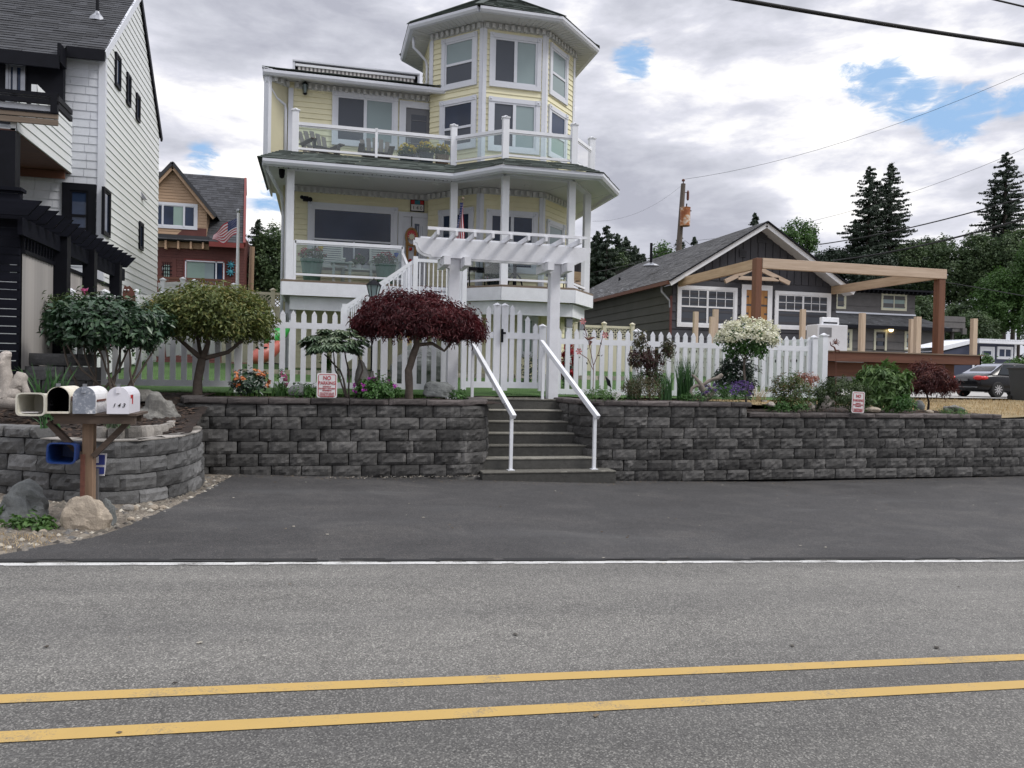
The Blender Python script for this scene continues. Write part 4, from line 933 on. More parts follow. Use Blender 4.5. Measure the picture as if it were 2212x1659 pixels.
# recess, balcony and overhanging bay
mb = MB(); mb.box(-13, -5.74, 19.45, 19.6, 7.05, ZE-.3); mb.build('recess_wall', M['black'], WH)
PX = -5.66
r0 = at(20, 180, 19.4).x; r1 = at(49, 180, 19.4).x; q = at(35, 180, 19.4); zt_, zb_ = at(35, 142, 19.4).z, at(35, 206, 19.4).z
window(WH, frameT((0, 19.42), (1, 19.42)), (r0-.06, r1+.06, zb_-.3, zt_+.06), glass='glass', tw=.05, mull=.45, trim='metal', head=False)
mb = MB(Matrix(((0, -1, 0, PX), (1, 0, 0, 16.5), (0, 0, 1, 0), (0, 0, 0, 1)))); laps(mb, 0, FY-16.5, 6.1, 6.78, .19, 0, .02); laps(mb, 1.05, FY-16.5, 6.78, 7.35, .19, 0, .02)
mb.T = None; mb.box(-13, PX-.01, 16.5, FY, 6.12, 6.14); mb.box(PX-.1, PX-.002, 16.5, FY, 6.1, 6.78); mb.box(PX-.1, PX-.002, 17.55, FY, 6.781, 7.34); mb.build('bay_side', M['white_siding'], WH)
mb = MB(); mb.box(-13, PX-.02, 16.5, FY, 6.08, 6.12); mb.build('porch_ceiling', M['cedar'], WH)
bx, by = -4.93, 16.4
zf = lambda v: at(60, v, by).z
mb = MB(); mb.box(-13, bx, by, by+.05, at(90, 268, by).z, at(90, 256, by).z); mb.box(-13, bx, by-.01, by+.05, at(90, 254, by).z, at(90, 243, by).z); mb.build('rim_boards', M['oldwood'], WH)
mb = MB(); mb.box(-13, bx-.1, by+.06, by+.1, at(60, 240, by).z, at(60, 222, by).z); mb.build('parapet_panel', M['white_shake'], WH)
mb = MB()
for va, vb in ((242, 237), (221, 211), (209, 206.5), (204.5, 197)): mb.box(-13, bx, by-.02, by+.04, at(60, va, by).z, at(60, vb, by).z)
mb.box(bx-.12, bx, by-.03, by+.06, at(60, 240, by).z, at(60, 197, by).z)
for vz in (200, 216): z_ = at(60, vz+4, by).z; mb.box(bx-.06, bx, by+.06, 17.3, z_-.05, z_+.05)
mb.build('balcony_rail', M['black'], WH)
pxx = at(19, 340, 16.6).x; mb = MB(); mb.box(pxx-.16, pxx+.16, 16.45, 16.7, 3.9, 6.08); mb.build('porch_post', M['black'], WH)
mb = MB(); mb.box(-13, PX-.05, FY-.3, FY-.25, 5.9, 6.07)
mb.build('ceiling_beam', M['cedar'], WH)
nb = rect_on((0, FY), (1, FY), 55, 96, 365, 379); mb = MB(frameT((0, FY), (1, FY))); mb.box(nb[0], nb[1], -.06, -.02, nb[2], nb[3]); mb.build('name_board', M['black'], WH)
# windows
for u0, u1, vt, vb in ((246, 257, 118, 190), (271, 279, 160, 228), (291.5, 299, 204, 262), (219, 234, 408, 510), (298, 306, 480, 540)):
    a, b = on(u0, (vt+vb)/2, (CX, FY), (CX, FY+1)), on(u1, (vt+vb)/2, (CX, FY), (CX, FY+1)); zt_ = on((u0+u1)/2, vt, (CX, FY), (CX, FY+1))[1]; zb_ = on((u0+u1)/2, vb, (CX, FY), (CX, FY+1))[1]
    window(WH, T_s, (a[0], b[0], zb_, zt_), glass='glass', tw=.06, trim='black', head=False)
r_ = rect_on((0, FY), (1, FY), 135, 208, 397, 521); window(WH, frameT((0, FY), (1, FY)), r_, rail=.42, tw=.16, trim='black', head=False, glasses=['glass', 'glass'])
mb = MB(); vp = at(210, 62, 21.2); vz = ZE+(21.2-FY)*sl; mb.lathe((vp.x, 21.2, vz), [(.04, 0), (.04, .62)], 10); mb.build('vent_pipe', M['black'], WH)
mb = MB(); mb.lathe((vp.x, 21.2, vz-.02), [(.20, .02), (.16, .13), (.07, .22), (.05, .28)], 12); mb.build('vent_flashing', M['metal'], WH)
for u, v in ((306, 424), (360/1.0-0, 448)):
    if u > 330: continue
    a, z_ = on(u, v, (CX, FY), (CX, FY+1)); mb = MB(T_s); mb.add([(a-.1, -.0, z_+.12), (a+.1, 0, z_+.12), (a+.1, -.14, z_-.08), (a-.1, -.14, z_-.08), (a-.1, 0, z_-.08), (a+.1, 0, z_-.08)], [(0, 1, 2, 3), (3, 2, 5, 4), (0, 3, 4), (1, 5, 2)]); mb.build('dryer_vent', M['metal'], WH)
# ================================================================ red house with tan dormer
BHY = 48.
BH = empty('red_house', (-10, BHY, 1.8), 'dark red house with a steep charcoal roof and bare cedar dormer behind the white house', 'house')
def bz(u, v, y=BHY): return at(u, v, y).z
def bx_(u, v=560, y=BHY): return at(u, v, y).x
x0, x1 = bx_(300), bx_(528, 560); zl = 1.6
mb = MB(frameT((x0, BHY), (x1, BHY))); laps(mb, 0, x1-x0, zl, bz(430, 505), .16, 0, .025); mb.box(0, x1-x0, 0.01, 9, 1.2, bz(430, 505)); mb.build('lower_wall', M['barn'], BH)
yr = BHY+6.; zr0 = bz(500, 533)+.15; zr1 = at(440, 378, yr).z
mb = MB(); xr_ = at(530, 378, yr).x
shingle_plane(mb, (x0-3, BHY-.6, zr0), (bx_(527, 535, BHY-.6), BHY-.6, zr0), (xr_, yr, zr1), (x0-3, yr, zr1), .3)
mb.add([(x0-3, yr, zr1), (xr_, yr, zr1), (xr_, yr+.5, zr1-.9), (x0-3, yr+.5, zr1-.9)], [(0, 1, 2, 3)]); mb.build('roof', M['darkroof'], BH)
mb = MB(); xe = bx_(527, 535, BHY-.6); mb.bar((xe+.02, BHY-.65, zr0-.08), (xr_+.02, yr, zr1-.1), .14, .28); mb.bar((xr_+.02, yr, zr1-.1), (xr_+.0, yr+.5, zr1-1.), .14, .28)
mb.box(bx_(455, 533), xe, BHY-.72, BHY-.62, zr0-.3, zr0-.02); mb.build('barge_board', M['barntrim'], BH)
mb = MB(); mb.add([(x1, BHY, zl), (xr_-.15, yr, zl), (xr_-.15, yr, zr1-.3), (x1-.02, BHY-.0, zr0-.1)], [(0, 1, 2, 3)]); mb.build('side_wall', M['barn'], BH)
DY = BHY-.2; D0, D1 = at(300, 450, DY).x, at(446, 520, DY).x; zd0, zd1 = at(420, 515, DY).z, at(440, 440, DY).z; apx = at(375, 356, DY); 
mb = MB(frameT((0, DY), (1, DY))); Z1 = at(446, 445, DY).z; Z2 = apx.z
xm = apx.x; hw = D1-xm
mb_clip = lambda z: (xm-hw, xm+hw) if z < Z1 else (xm-hw*(Z2-z)/(Z2-Z1), xm+hw*(Z2-z)/(Z2-Z1))
laps(mb, 0, 0, zd0, Z2-.05, .17, 0, .025, mb_clip); mb.ext([(xm-hw, zd0), (xm+hw, zd0), (xm+hw, Z1), (xm, Z2), (xm-hw, Z1)], .01, .2)
mb.box(xm-hw, xm+hw-.02, .2, 4.5, zd0, Z1-.3); mb.build('dormer_wall', M['tan'], BH)
mb = MB(frameT((0, DY), (1, DY))); mb.ext([(xm+.2, zd0+.12), (xm+hw, zd0+.12), (xm+hw, zd0+.60), (xm-.4, zd0+.62), (xm+.5, zd0+.42)], -.03, -.026); mb.build('red_painted_patch', M['barn'], BH)
mb = MB(); o = .55; k_ = (Z2-Z1)/hw
for s in (1, -1): mb.add([(xm, DY-.35, Z2+.12), (xm+s*(hw+o), DY-.35, Z1-o*k_+.12), (xm+s*(hw+o), DY+3.2, Z1-o*k_+.12), (xm, DY+5.5, Z2+.12)], [(0, 1, 2, 3)])
for s in (1, -1): mb.bar((xm, DY-.36, Z2+.03), (xm+s*(hw+o), DY-.36, Z1-o*k_+.03), .08, .18)
mb.build('dormer_roof', M['darkroof'], BH)
for s in (1, -1): mb = MB(); mb.bar((xm, DY-.30, Z2-.2), (xm+s*(hw+o*.8), DY-.30, Z1-o*.8*k_-.2), .04, .2); mb.build('dormer_trim', M['tan'], BH)
window(BH, frameT((0, DY), (1, DY)), rect_on((0, DY), (1, DY), 322, 427, 438, 494), tw=.16, mull=.0, trim='trim', head=False, glasses=['glass', 'glass', 'glass_curtain', 'glass'])
mb = MB(); rr = rect_on((0, DY), (1, DY), 322, 427, 438, 494)
for f_ in (.28, .72): mb = MB(); xx = rr[0]+(rr[1]-rr[0])*f_; mb.box(xx-.05, xx+.05, DY-.07, DY-.01, rr[2]+.1, rr[3]-.1); mb.build('mullion', M['trim'], BH)
mb = MB(); za, zb2 = bz(400, 524), bz(400, 515)
mb.box(x0, bx_(455, 530), BHY-.5, BHY+.1, za+.02, zb2+.1); mb.build('dormer_skirt', M['darkroof'], BH)
mb = MB(); mb.box(x0, bx_(452, 530), BHY-.1, BHY-.03, bz(400, 537), za)
for u in (361, 388, 415, 441): xx = bx_(u, 530); mb.box(xx-.05, xx+.05, BHY-.5, BHY-.1, bz(u, 540), za)
mb.build('rafter_tails', M['tan'], BH)
door(BH, frameT((0, BHY), (1, BHY)), rect_on((0, BHY), (1, BHY), 340, 381, 558, 620), 'barn', 'glass_curtain', tw=.22, trim='barn')
mb = MB(); r_ = rect_on((0, BHY), (1, BHY), 348, 372, 568, 600)
for k in range(1, 5): mb.box(r_[0]+(r_[1]-r_[0])*k/5-.02, r_[0]+(r_[1]-r_[0])*k/5+.02, BHY-.05, BHY-.035, r_[2], r_[3])
for k in range(1, 4): mb.box(r_[0], r_[1], BHY-.05, BHY-.035, r_[2]+(r_[3]-r_[2])*k/4-.02, r_[2]+(r_[3]-r_[2])*k/4+.02)
mb.build('door_grille', M['black'], BH)
window(BH, frameT((0, BHY), (1, BHY)), rect_on((0, BHY), (1, BHY), 397, 487, 561, 618), tw=.12, mull=.0, trim='barntrim', head=False, glasses=['glass_curtain', 'glass_curtain', 'glass_blind', 'glass'])
mb = MB(); r_ = rect_on((0, BHY), (1, BHY), 400, 485, 564, 618); 
for (a, b, c, d) in ((r_[0], r_[0]+.07, r_[2], r_[3]), (r_[1]-.07, r_[1], r_[2], r_[3]), (r_[0], r_[1], r_[3]-.07, r_[3]), (r_[0]+(r_[1]-r_[0])*.77, r_[0]+(r_[1]-r_[0])*.77+.08, r_[2], r_[3])): mb.box(a, b, BHY-.09, BHY-.07, c, d)
mb.build('window_trim', M['trim'], BH)
ry = BHY-2.2; mb = MB(); a, b = at(330, 610, ry).x-1, at(500, 610, ry).x; zt_ = at(400, 602, ry).z
mb.box(a, b, ry, ry+.08, zt_-.06, zt_+.06); mb.box(a, b, ry, ry+.08, zt_-1.1, zt_-1.0)
for k in range(60): xx = a+(b-a)*k/60; mb.box(xx, xx+.06, ry+.02, ry+.06, zt_-1.05, zt_-.05)
mb.build('deck_railing', M['cedar'], BH)
for i, (u, v) in enumerate(((499, 572), (498, 588))):
    c = at(u, v, BHY-.06); mb = MB()
    for k in range(8): a = k*.785; mb.bar((c.x, c.y, c.z), (c.x+.23*math.cos(a), c.y-.05, c.z+.23*math.sin(a)), .05, .1, up=(0, 1, 0))
    mb.ball((c.x, c.y, c.z), .14, 8, 5); tag(mb.build('wall_ornament', M['teal'], base=c), ('upper' if i == 0 else 'lower')+' turquoise metal flower ornament on the red house wall', 'ornament', 'turquoise wall ornaments')
# ================================================================ grey bungalow
GY = 27.
GH = empty('grey_bungalow', (16.6, GY, 1), 'charcoal gabled bungalow with white window trim, wooden door and grey shingle roof', 'house')
gx_ = lambda u, v=640: at(u, v, GY).x
g0, g1 = gx_(1452, 640), gx_(1806, 660); gm = (g0+g1)/2; zE = 5.35; zR = 7.55; gs = (zR-zE)/((g1-g0)/2)
gcl = lambda z: (g0, g1) if z < zE else (g0+(z-zE)/gs, g1-(z-zE)/gs)
T_g = frameT((0, GY), (1, GY)); mb = MB(T_g); laps(mb, 0, 0, 1.2, 5.42, .33, 0, .035, gcl); mb.ext([(g0, 1), (g1, 1), (g1, zE), (gm, zR), (g0, zE)], .01, .25)
for k in range(22): xx = g0+(g1-g0)*(k+.5)/22; zt_ = zR-abs(xx-gm)*gs-.1; mb.box(xx-.15, xx+.14, -.03, .0, 5.42, max(5.43, zt_)) 
mb.build('front_wall', M['grey_siding'], GH)
mb = MB(Matrix(((0, 1, 0, g0), (-1, 0, 0, GY+15), (0, 0, 1, 0), (0, 0, 0, 1)))); laps(mb, 0, 15, 1.2, zE, .33, 0, .035); mb.T = None; mb.box(g0+.01, g0+.3, GY+.02, GY+15, 1, zE); mb.box(g1-.3, g1-.01, GY+.02, GY+15, 1, zE); mb.build('side_wall', M['bung_side'], GH)
mb = MB(); oh = .55; zo = .35*gs
yF, yB = GY-.6, GY+15.3
for s in (1, -1):
    eL = (gm+s*((g1-g0)/2+.35), zE-.35*gs+.16)
    if s == -1: shingle_plane(mb, (eL[0], yB, eL[1]), (eL[0], yF, eL[1]), (gm, yF, zR+.16), (gm, yB-3.5, zR+.16), .22)
    else: mb.add([(eL[0], yF, eL[1]), (eL[0], yB, eL[1]), (gm, yB, zR+.16), (gm, yF, zR+.16)], [(0, 1, 2, 3)])
mb.build('roof', M['grayroof'], GH)
mb = MB()
for s in (1, -1):
    eX = gm+s*((g1-g0)/2+.38); eZ = zE-.38*gs
    mb.bar((gm, yF+.02, zR+.03), (eX, yF+.02, eZ+.03), .05, .19)
mb.build('barge_board', M['white'], GH)
mb = MB()
for s in (1, -1):
    eX = gm+s*((g1-g0)/2+.42); eZ = zE-.42*gs; mb.bar((gm, yF-.02, zR+.145), (eX, yF-.02, eZ+.145), .14, .05)
mb.build('drip_edge', M['black'], GH)
mb = MB()
for s in (1, -1):
    eX = gm+s*((g1-g0)/2+.36); eZ = zE-.36*gs; mb.add([(gm, yF+.05, zR-.06), (gm, GY, zR-.06), (eX, GY, eZ-.06), (eX, yF+.05, eZ-.06)], [(0, 1, 2, 3)])
mb.build('eave_soffit', M['trim'], GH)
mb = MB(); eX = g0-.40; eZ = zE-.40*gs; mb.box(eX-.12, eX, yF, yB, eZ+.0, eZ+.14); mb.build('gutter', M['cedar'], GH)
mb = MB(); mb.box(g0-.08, g0-.01, GY-.05, GY+.04, 1, 4.75); mb.build('downspout', M['barn'], GH)
mb = MB(); mb.tube([(eX+.1, GY+.3, eZ), (eX+.1, GY+.25, eZ-.2), (g0-.06, GY+.05, eZ-.55), (g0-.06, GY, eZ-.8)], .05, 6); mb.build('downspout_elbow', M['metal'], GH)
for u0, u1 in ((1462, 1591), (1672, 1793)):
    vt = 617 if u0 < 1500 else 629; vb = 707 if u0 < 1500 else 712
    window(GH, T_g, rect_on((0, GY), (1, GY), u0, u1, vt+2, vb+1), tw=.13, mull=True, trim='white', head=False, glasses=['glass_grey', 'glass_grey'], grid=(3, 2, .5, 1), sill=False, rail=.5)
M['oakdoor'] = woodmat('golden_oak_door', (.30, .135, .035), (.45, .22, .07), 2, .45)
r_ = rect_on((0, GY), (1, GY), 1600, 1666, 616, 730); r_ = (r_[0], r_[1], 2.65, r_[3]); d = door(GH, T_g, r_, 'oakdoor', False, tw=.2, trim='white', name='wooden_door')
mb = MB(T_g); a0, a1 = r_[0]+.2, r_[1]-.2; hh = (r_[3]-.2-r_[2])
for i in range(2):
    for (f0, f1) in ((.08, .36), (.42, .72), (.78, .94)): xx = a0+.1+i*(a1-a0-.2)/2+.02; mb.box(xx, xx+(a1-a0-.2)/2-.06, -.04, -.028, r_[2]+hh*f0, r_[2]+hh*f1)
mb.build('door_panels', M['oakdoor'], d)
for u, v, s in ((1646, 513, .42), (1604, 547, .3), (1706+12, 545, .3)):
    c = at(u, v, GY-.02); mb = MB(); mb.box(c.x-s/2, c.x+s/2, GY-.05, GY-.03, c.z-s/2, c.z+s/2)
    for k in range(5): mb.box(c.x-s/2, c.x+s/2, GY-.08, GY-.05, c.z-s/2+s*k/5, c.z-s/2+s*k/5+s*.09)
    mb.build('gable_vent', M['grey_siding'], GH)
for u, v, hgt, w_ in ((1406, 570, .9, .45), (1343-5, 617, .4, .16)):
    yy = 31 if u > 1400 else 36; c = at(u, v, yy); mb = MB(); mb.lathe((c.x, yy, c.z-.1), [(w_*.8, 0), (w_*.7, .06), (.06, .16)], 12); mb.build('vent_flashing', M['metal'], GH)
    mb = MB(); mb.lathe((c.x, yy, c.z), [(.06, 0), (.06, hgt)], 8); mb.build('vent_pipe', M['black'], GH)
# ---- raised timber deck with post-and-beam frame
DF = 21.3; TD = empty('timber_deck', (14, DF, 1), 'raised brown stained deck with bare upright stub posts beside the grey bungalow', 'deck')
zd = 2.58; dx0, dx1 = 10.95, at(2120, 770, DF).x
mb = MB(); mb.box(dx0, dx1+.1, DF-.04, GY, zd, zd+.035); mb.build('deck_boards', M['oldwood'], TD)
mb = MB(); mb.box(dx0, dx1, DF, DF+.06, zd-.30, zd-.005); mb.box(dx1-.06, dx1, DF, GY, zd-.3, zd-.005); mb.build('rim_joist', M['cedar'], TD)
mb = MB(); mb.box(dx0, dx1-.75, DF+.35, DF+.5, zd-.78, zd-.32); mb.build('beam', M['cedar'], TD)
for u in (1795, 1960): x = at(u, 800, DF+.6).x; mb = MB(); mb.box(x-.1, x+.1, DF+.55, DF+.75, .9, zd-.32); mb.build('deck_post', M['black'], TD)
for u, vt, yy, w_ in ((1505, 673, 21.5, .11), (1548, 686-18, 23.5, .13), (1539.5, 684, 21.6, .1), (1598, 690, 22.5, .1), (1737, 668, 21.45, .12), (1866, 676, 21.5, .135), (1972, 689, 24., .12), (1986, 684, 21.45, .145), (2108, 688, 21.45, .14)):
    c = at(u, vt, yy); mb = MB(); mb.box(c.x-w_/2*1.25, c.x+w_/2*1.25, yy, yy+w_, zd+.0, c.z); mb.build('stub_post', M['lumber_v'], TD)
TF = empty('timber_pergola', (14, 21.5, zd), 'unfinished post and beam porch frame of raw beams on tall brown posts', 'timber frame')
fx0, fx1 = at(1636, 600, 21.6).x, at(2020, 650, 21.8).x; zt0 = at(1640, 558, 21.6).z
for x in (fx0, fx1): mb = MB(); mb.box(x-(.105 if x == fx0 else .125), x+(.105 if x == fx0 else .125), 21.5, 21.75, zd+.035, zt0-.33 if x == fx1 else zt0); mb.build('post', M['cedar_v'], TF, bevel=.01)
mb = MB(); mb.box(fx0+.107, fx1+.15, 21.48, 21.64, zt0-.32, zt0); mb.build('front_beam', M['lumber'], TF, bevel=.008)
for x in (fx0-.02, fx1-.18): mb = MB(); mb.bar((x, 21.5 if x > fx0 else 21.7, zt0-.175), (x-(x-fx0)*.0-.0, GY-.05, zt0-.175), .14, .31); mb.build('side_beam', M['lumber'], TF)
M['lumber_y'] = woodmat('raw_lumber_side', (.36, .245, .155), (.56, .42, .29), 1, .7, 16)
for o_ in TF.children:
    if o_.name.startswith('side_beam'): o_.data.materials[0] = M['lumber_y']
mb = MB(); c = at(1632, 592, GY-.15)
a, b, ap = at(1566, 608, GY-.3), at(1705, 612, GY-.3), at(1632, 577, GY-.3); mb.bar(a, ap, .1, .16); mb.bar(ap, b, .1, .16); c0, c1 = at(1594, 600, GY-.3), at(1681, 604, GY-.3); mb.bar(c0, c1, .1, .14); mb.build('truss', M['lumber'], TF)
# ---- brown-grey two storey house behind
HY = 52.
HH = empty('two_storey_house', (38, HY, 1), 'brown grey two storey house with pale window trim and a side balcony beyond the deck', 'house')
X = lambda u, v=700: at(u, v, HY).x
Z = lambda u, v: at(u, v, HY).z
x0, x1 = X(1790), X(1976, 660); x1b = X(2018, 740); T_h = frameT((0, HY), (1, HY))
zm = Z(1900, 680); zt_ = Z(1900, 630)
mb = MB(T_h); laps(mb, x0, x1, zm, zt_, .62, 0, .05); mb.box(x0, x1, .01, 8, zm, zt_); mb.build('upper_wall', M['grey_siding2'], HH)
zl_ = Z(1900, 704); mb = MB(T_h); laps(mb, x0, x1b, 1, zl_, .62, -.9, .05); mb.box(x0, x1b, -.89, 8, .5, zl_); mb.build('lower_wall', M['grey_siding2'], HH)
mb = MB(); shingle_plane(mb, (x0, HY-1.4, zl_-.1), (x1b+.3, HY-1.4, zl_-.1), (x1, HY-.02, zm), (x0, HY-.02, zm), .3); mb.add([(x1b+.3, HY-1.4, zl_-.1), (x1b+.3, HY+3, zl_-.1), (x1, HY, zm)], [(0, 1, 2)]); mb.build('skirt_roof', M['darkroof'], HH)
mb = MB(); mb.box(x0, x1, HY-.14, HY-.05, zm, zm+.13); mb.build('white_flashing', M['trim'], HH)
mb = MB(); mb.box(x0, x1b+.3, HY-1.5, HY-1.38, zl_-.34, zl_-.08); mb.box(x0, x1+1.3, HY-1.0, HY+8.5, zt_, zt_+.14); mb.build('dark_fascia', M['black'], HH)
mb = MB()
for k in range(22): xx = x0+(x1+1-x0)*k/22; mb.box(xx, xx+.12, HY-.9, HY, zt_-.16, zt_-.01)
mb.build('rafter_tails', M['black'], HH)
M['cream'] = plain('cream_trim', (.62, .60, .45), .6, .05)
for u0, u1, vt, vb, g in ((1788, 1827, 630, 667, ['glass_grey', 'glass_grey']), (1903, 1958, 634, 671, ['glass_blind', 'glass_curtain'])): window(HH, T_h, rect_on((0, HY), (1, HY), u0, u1, vt, vb), tw=.14, mull=True, trim='cream', head=False, glasses=g)
T_l = frameT((0, HY-.9), (1, HY-.9)); P0, P1 = (0, HY-.9), (1, HY-.9)
door(HH, T_l, rect_on(P0, P1, 1887, 1915, 712, 757), 'black', 'glass_grey', tw=.18, trim='cream'); window(HH, T_l, rect_on(P0, P1, 1953, 1978, 716, 757), tw=.18, trim='cream', head=False, glass='glass_blind'); window(HH, T_l, rect_on(P0, P1, 1815, 1840, 711, 757), tw=.2, trim='cream', head=False, glass='glass', grid=(3, 4, 0, 1))
c = at(1925, 712, HY-1.1); mb = MB(); mb.ball((c.x, c.y, c.z), .18, 10, 7); lm = NT('lit_bulb'); lm.b.inputs['Emission Color'].default_value = (1, .72, .3, 1); lm.b.inputs['Emission Strength'].default_value = 5; lm.col((1, .8, .5)); M['lit'] = lm.m
lo = mb.build('porch_light', M['lit'], HH); mb = MB(); mb.lathe((c.x, c.y, c.z+.15), [(.2, -.05), (.16, .05), (.03, .12)], 10); mb.build('light_hood', M['black'], lo)
mb = MB(); xb0, xb1 = x1b, X(2085, 690); laps_z0, laps_z1 = Z(2050, 708), Z(2050, 683); mb.T = T_h; laps(mb, xb0, xb1, laps_z0, laps_z1, .5, 0, .04); mb.box(xb0, xb1, .01, 5, laps_z0-.3, laps_z0+.3); mb.box(xb1-.4, xb1, -.2, 0, laps_z0-.5, laps_z0)
mb.build('side_balcony', M['grey_siding2'], HH)
for u in (2045, 2065): x = X(u, 730); mb = MB(); mb.box(x-.1, x+.1, HY+.3, HY+.5, 1, laps_z0); mb.build('balcony_post', M['grey_siding2'], HH)
# ---- navy shed
SY = 43.
SH = empty('navy_shed', (42, SY, 1), 'small navy blue shed with white trim and corrugated white roof by the car', 'shed')
M['navy'] = plain('navy_siding', (.035, .042, .075), .6, .1, 2)
Xs = lambda u, v=760: at(u, v, SY).x
Zs_ = lambda u, v: at(u, v, SY).z
s0, s1 = Xs(2100), Xs(2194); sz = Zs_(2150, 743)
mb = MB(); mb.box(s0, s1, SY, SY+3, .9, sz); L = Xs(2038)
mb.ext([(L, .9), (s0-.01, .9), (s0-.01, sz-.1), (L, Zs_(2040, 757)-.1)], SY+.02, SY+3); mb.build('wall', M['navy'], SH)
mb = MB(); mb.box(s0-.05, s1+.5, SY-.6, SY+3.2, sz, sz+.22)
for k in range(20): xx = s0+(s1-s0+.4)*k/19; mb.box(xx-.06, xx+.06, SY-.62, SY+3.2, sz+.22, sz+.29)
mb.add([(L-.5, SY-.1, Zs_(2036, 757)-.1), (s0, SY-.1, sz), (s0, SY-.1, sz+.25), (L-.5, SY-.1, Zs_(2036, 757)+.2), (L-.5, SY+3, Zs_(2036, 757)-.1), (s0, SY+3, sz), (s0, SY+3, sz+.25), (L-.5, SY+3, Zs_(2036, 757)+.2)], [(0, 1, 2, 3), (3, 2, 6, 7), (0, 4, 5, 1)]); mb.build('roof', M['white'], SH)
mb = MB()
for x in (s0+.1, s1-.06): mb = MB(); mb.box(x-.08, x+.08, SY-.05, SY, .9, sz); mb.build('corner_board', M['white'], SH)
T_n = frameT((0, SY), (1, SY)); door(SH, T_n, rect_on((0, SY), (1, SY), 2116, 2147, 749, 795), 'white', 'glass', tw=.13, trim='white', lites='half'); window(SH, T_n, rect_on((0, SY), (1, SY), 2153, 2187, 749, 776), tw=.14, mull=True, trim='white', head=False, glasses=['glass'])
# ================================================================ picket fences, gate, arbor
def picket(mb, x, y0, w_, z0, z1, th=.02):
    h = w_*.62; mb.ext([(x-w_/2, z0), (x+w_/2, z0), (x+w_/2, z1-h), (x, z1), (x-w_/2, z1-h)], y0, y0+th)
def capped(x, y, w_, z0, z1, par, name='post'):
    m = MB(); m.box(x-w_/2, x+w_/2, y-w_/2, y+w_/2, z0, z1); p = m.build(name, M['white'], par)
    m = MB(); m.box(x-w_/2-.012, x+w_/2+.012, y-w_/2-.012, y+w_/2+.012, z1, z1+.025); m.lathe((x, y, z1+.025), [(w_*.72, 0), (.01, .045)], 4); 
    m.build('post_cap', M['white'], p); return p
def picket_fence(x0, x1, Y, zr0, zr1, ztop, posts, label, pitch=.186, skip=()):
    F = empty('picket_fence', ((x0+x1)/2, Y, zr0), label, 'picket fence', 'white picket fences')
    for z in (zr0, zr1): m = MB(); m.box(x0, x1, Y-.02, Y+.02, z-.055, z+.055); m.build('rail', M['white'], F)
    m = MB(); n = int((x1-x0)/pitch)
    for i in range(n+1):
        x = x0+.06+i*pitch
        if any(abs(x-p) < .11 for p in posts): continue
        m.box(x-.046, x+.046, Y-.019, Y+.019, zr0+.0, ztop-.08); m.ext([(x-.05, ztop-.085), (x+.05, ztop-.085), (x, ztop+.0)], Y-.021, Y+.021)
    m.build('picket_panel', M['white'], F)
    for p in posts: capped(p, Y, .125, zr0-.25, ztop-.02, F)
    return F
FYY = 14.7
lx0 = at(139, 750, FYY).x; lx1 = at(986, 700, FYY).x
pl = [lx0, at(518, 760, FYY).x, at(843-12, 745, FYY).x, ]; pl = [lx0, at(515, 760, FYY).x, at(830, 745, FYY).x]
picket_fence(lx0, lx1, FYY, 1.40, 2.49, 2.77, pl, 'white vinyl picket fence behind the maples, left of the arbor gate')
m1 = at(1196, 800, FYY).x; rx0 = at(1207, 780, FYY).x; rx1 = at(1758, 800, FYY).x
picket_fence(rx0, rx1, FYY+.2, 1.34, 2.36, 2.62, [at(1375, 780, FYY+.2).x, at(1757, 780, FYY+.2).x], 'white vinyl picket fence right of the arbor gate, in front of the flower bed')
GT = empty('garden_gate', (at(1090, 760, FYY).x, FYY, 1.3), 'white double picket gate rising to the middle with a black latch under the arbor', 'gate')
def leaf(us, name):
    m = MB()
    for u, v, w_, cap in us:
        c = at(u, v, FYY)
        if cap: m.box(c.x-w_/2, c.x+w_/2, FYY-.04, FYY+.04, 1.35, c.z-.03); m.lathe((c.x, FYY, c.z-.03), [(w_*.72, 0), (.01, .05)], 4)
        else: m.box(c.x-.045, c.x+.045, FYY-.02, FYY+.02, 1.42, c.z-.075); m.ext([(c.x-.05, c.z-.08), (c.x+.05, c.z-.08), (c.x, c.z)], FYY-.022, FYY+.022)
    a, b = at(us[0][0], 760, FYY).x, at(us[-1][0], 760, FYY).x
    for zc in (1.46, 2.43): m.box(a, b, FYY-.028, FYY+.028, zc-.06, zc+.06)
    return m.build(name, M['white'], GT)
leaf([(1003, 700, .1, 1), (1018, 690, .1, 0), (1037, 678, .1, 0), (1056, 661, .1, 0), (1074, 656, .13, 1)], 'gate_leaf')
leaf([(1091, 657, .13, 1), (1107, 659, .1, 0), (1123, 670, .1, 0), (1140, 683, .1, 0), (1157, 699, .1, 0), (1172, 702, .14, 1)], 'gate_leaf')
c = at(1084, 725, FYY-.06); m = MB(); m.box(c.x-.02, c.x+.025, c.y-.03, c.y+.0, c.z-.13, c.z+.13); m.box(c.x-.02, c.x+.07, c.y-.05, c.y-.02, c.z+.03, c.z+.07); m.build('latch', M['black'], GT)
AB = empty('garden_arbor', (at(1085, 760, 14.4).x, 14.45, 1.25), 'white wooden arbor with scroll ended beams and open rafters over the gate', 'arbor')
AY = 14.42
